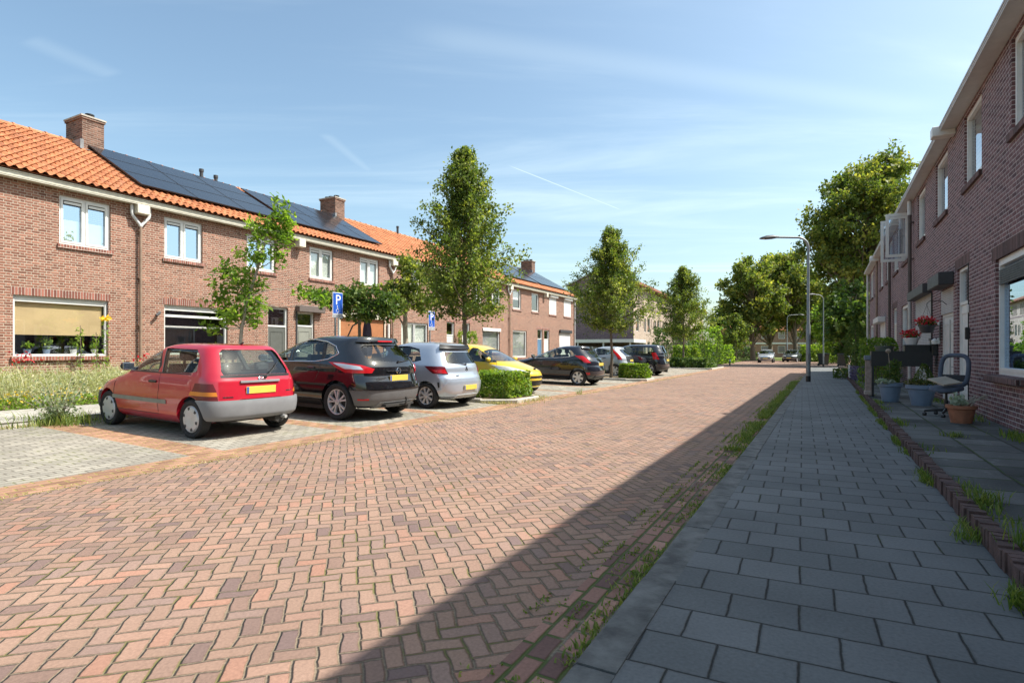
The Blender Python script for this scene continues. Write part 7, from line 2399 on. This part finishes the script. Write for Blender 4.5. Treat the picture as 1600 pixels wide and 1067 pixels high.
# thin cirrus and old contrails high in the sky
tc = nt.nodes.new('ShaderNodeTexCoord')
def wn(typ, **k):
    n_ = nt.nodes.new('ShaderNode' + typ)
    for a, v in k.items(): setattr(n_, a, v)
    return n_
def wm(op, a, b=0.0):
    n_ = wn('Math', operation=op)
    for i, v in enumerate((a, b)):
        if isinstance(v, bpy.types.NodeSocket): nt.links.new(v, n_.inputs[i])
        else: n_.inputs[i].default_value = v
    return n_.outputs[0]
sp = wn('SeparateXYZ'); nt.links.new(tc.outputs['Generated'], sp.inputs[0])
zc = wm('MAXIMUM', sp.outputs[2], .02)
pxx = wm('DIVIDE', sp.outputs[0], zc); pyy = wm('DIVIDE', sp.outputs[1], zc)
cb = wn('CombineXYZ'); nt.links.new(pxx, cb.inputs[0]); nt.links.new(pyy, cb.inputs[1])
mp = wn('Mapping'); mp.inputs['Rotation'].default_value = (0, 0, math.radians(28)); mp.inputs['Scale'].default_value = (.28, 1.1, 1)
nt.links.new(cb.outputs[0], mp.inputs[0])
ns = wn('TexNoise'); ns.inputs['Scale'].default_value = .9; ns.inputs['Detail'].default_value = 7; ns.inputs['Roughness'].default_value = .6; ns.inputs['Distortion'].default_value = .6
nt.links.new(mp.outputs[0], ns.inputs['Vector'])
mr = wn('MapRange', interpolation_type='SMOOTHSTEP'); nt.links.new(ns.outputs[0], mr.inputs[0])
mr.inputs[1].default_value = .42; mr.inputs[2].default_value = .85; mr.inputs[4].default_value = .30
def streak(ax, ay, bx, by, wid, amt):
    """contrail between two points of the cloud plane (x/z, y/z)"""
    dx, dy = bx - ax, by - ay; L = math.hypot(dx, dy); ux, uy = dx / L, dy / L
    sa = wm('ADD', wm('MULTIPLY', wm('SUBTRACT', pxx, ax), ux), wm('MULTIPLY', wm('SUBTRACT', pyy, ay), uy))
    sb_ = wm('ADD', wm('MULTIPLY', wm('SUBTRACT', pxx, ax), -uy), wm('MULTIPLY', wm('SUBTRACT', pyy, ay), ux))
    m1 = wn('MapRange', interpolation_type='SMOOTHSTEP'); nt.links.new(wm('ABSOLUTE', sb_), m1.inputs[0])
    m1.inputs[1].default_value = 0; m1.inputs[2].default_value = wid; m1.inputs[3].default_value = amt; m1.inputs[4].default_value = 0
    m2 = wn('MapRange', interpolation_type='SMOOTHSTEP'); nt.links.new(wm('ABSOLUTE', wm('SUBTRACT', sa, L / 2)), m2.inputs[0])
    m2.inputs[1].default_value = L * .40; m2.inputs[2].default_value = L * .52; m2.inputs[3].default_value = 1; m2.inputs[4].default_value = 0
    return wm('MULTIPLY', m1.outputs[0], m2.outputs[0])
def cp_(u, v): return ((u - 800) / (548 - v), 880 / (548 - v))
amt = mr.outputs[0]
for (p0, p1, wd, am) in (((788, 256), (975, 330), .010, .36), ((505, 208), (580, 270), .05, .06), ((620, 50), (1470, 175), .13, .07), ((40, 60), (180, 120), .09, .05)):
    a_, b_ = cp_(*p0), cp_(*p1)
    amt = wm('MAXIMUM', amt, streak(*a_, *b_, wd, am))
mx = wn('Mix', data_type='RGBA'); nt.links.new(amt, mx.inputs[0]); nt.links.new(sky.outputs[0], mx.inputs[6])
mx.inputs[7].default_value = (6.6, 6.9, 7.3, 1)
tn = wn('Mix', data_type='RGBA', blend_type='MULTIPLY'); tn.inputs[0].default_value = 1; nt.links.new(mx.outputs[2], tn.inputs[6]); tn.inputs[7].default_value = (1.03, 1.10, 1.0, 1)
nt.links.new(tn.outputs[2], bg.inputs[0]); bg.inputs[1].default_value = .136
nt.links.new(bg.outputs[0], out.inputs[0])

sl = bpy.data.lights.new('sun', 'SUN'); sl.energy = 5.0; sl.angle = math.radians(.53); sl.color = (1.0, .955, .87)
so = bpy.data.objects.new('sun', sl); COL.objects.link(so)
d = Vector((math.sin(SUN_AZ) * math.cos(SUN_EL), math.cos(SUN_AZ) * math.cos(SUN_EL), math.sin(SUN_EL)))
so.rotation_euler = d.to_track_quat('Z', 'Y').to_euler()
so.location = (20, 0, 40)

cam = bpy.data.cameras.new('camera'); co = bpy.data.objects.new('camera', cam); COL.objects.link(co)
cam.sensor_width = 36; cam.lens = 36 * 880 / 1600; cam.shift_y = 14.5 / 1600; cam.clip_end = 3000; cam.clip_start = .05
co.location = (0, 0, 1.34); co.rotation_euler = (PI / 2, 0, 0)
SC.camera = co
vs = SC.view_settings; vs.view_transform = 'Standard'; vs.look = 'None'; vs.exposure = 0.74; vs.gamma = 1.0; vs.use_curve_mapping = False
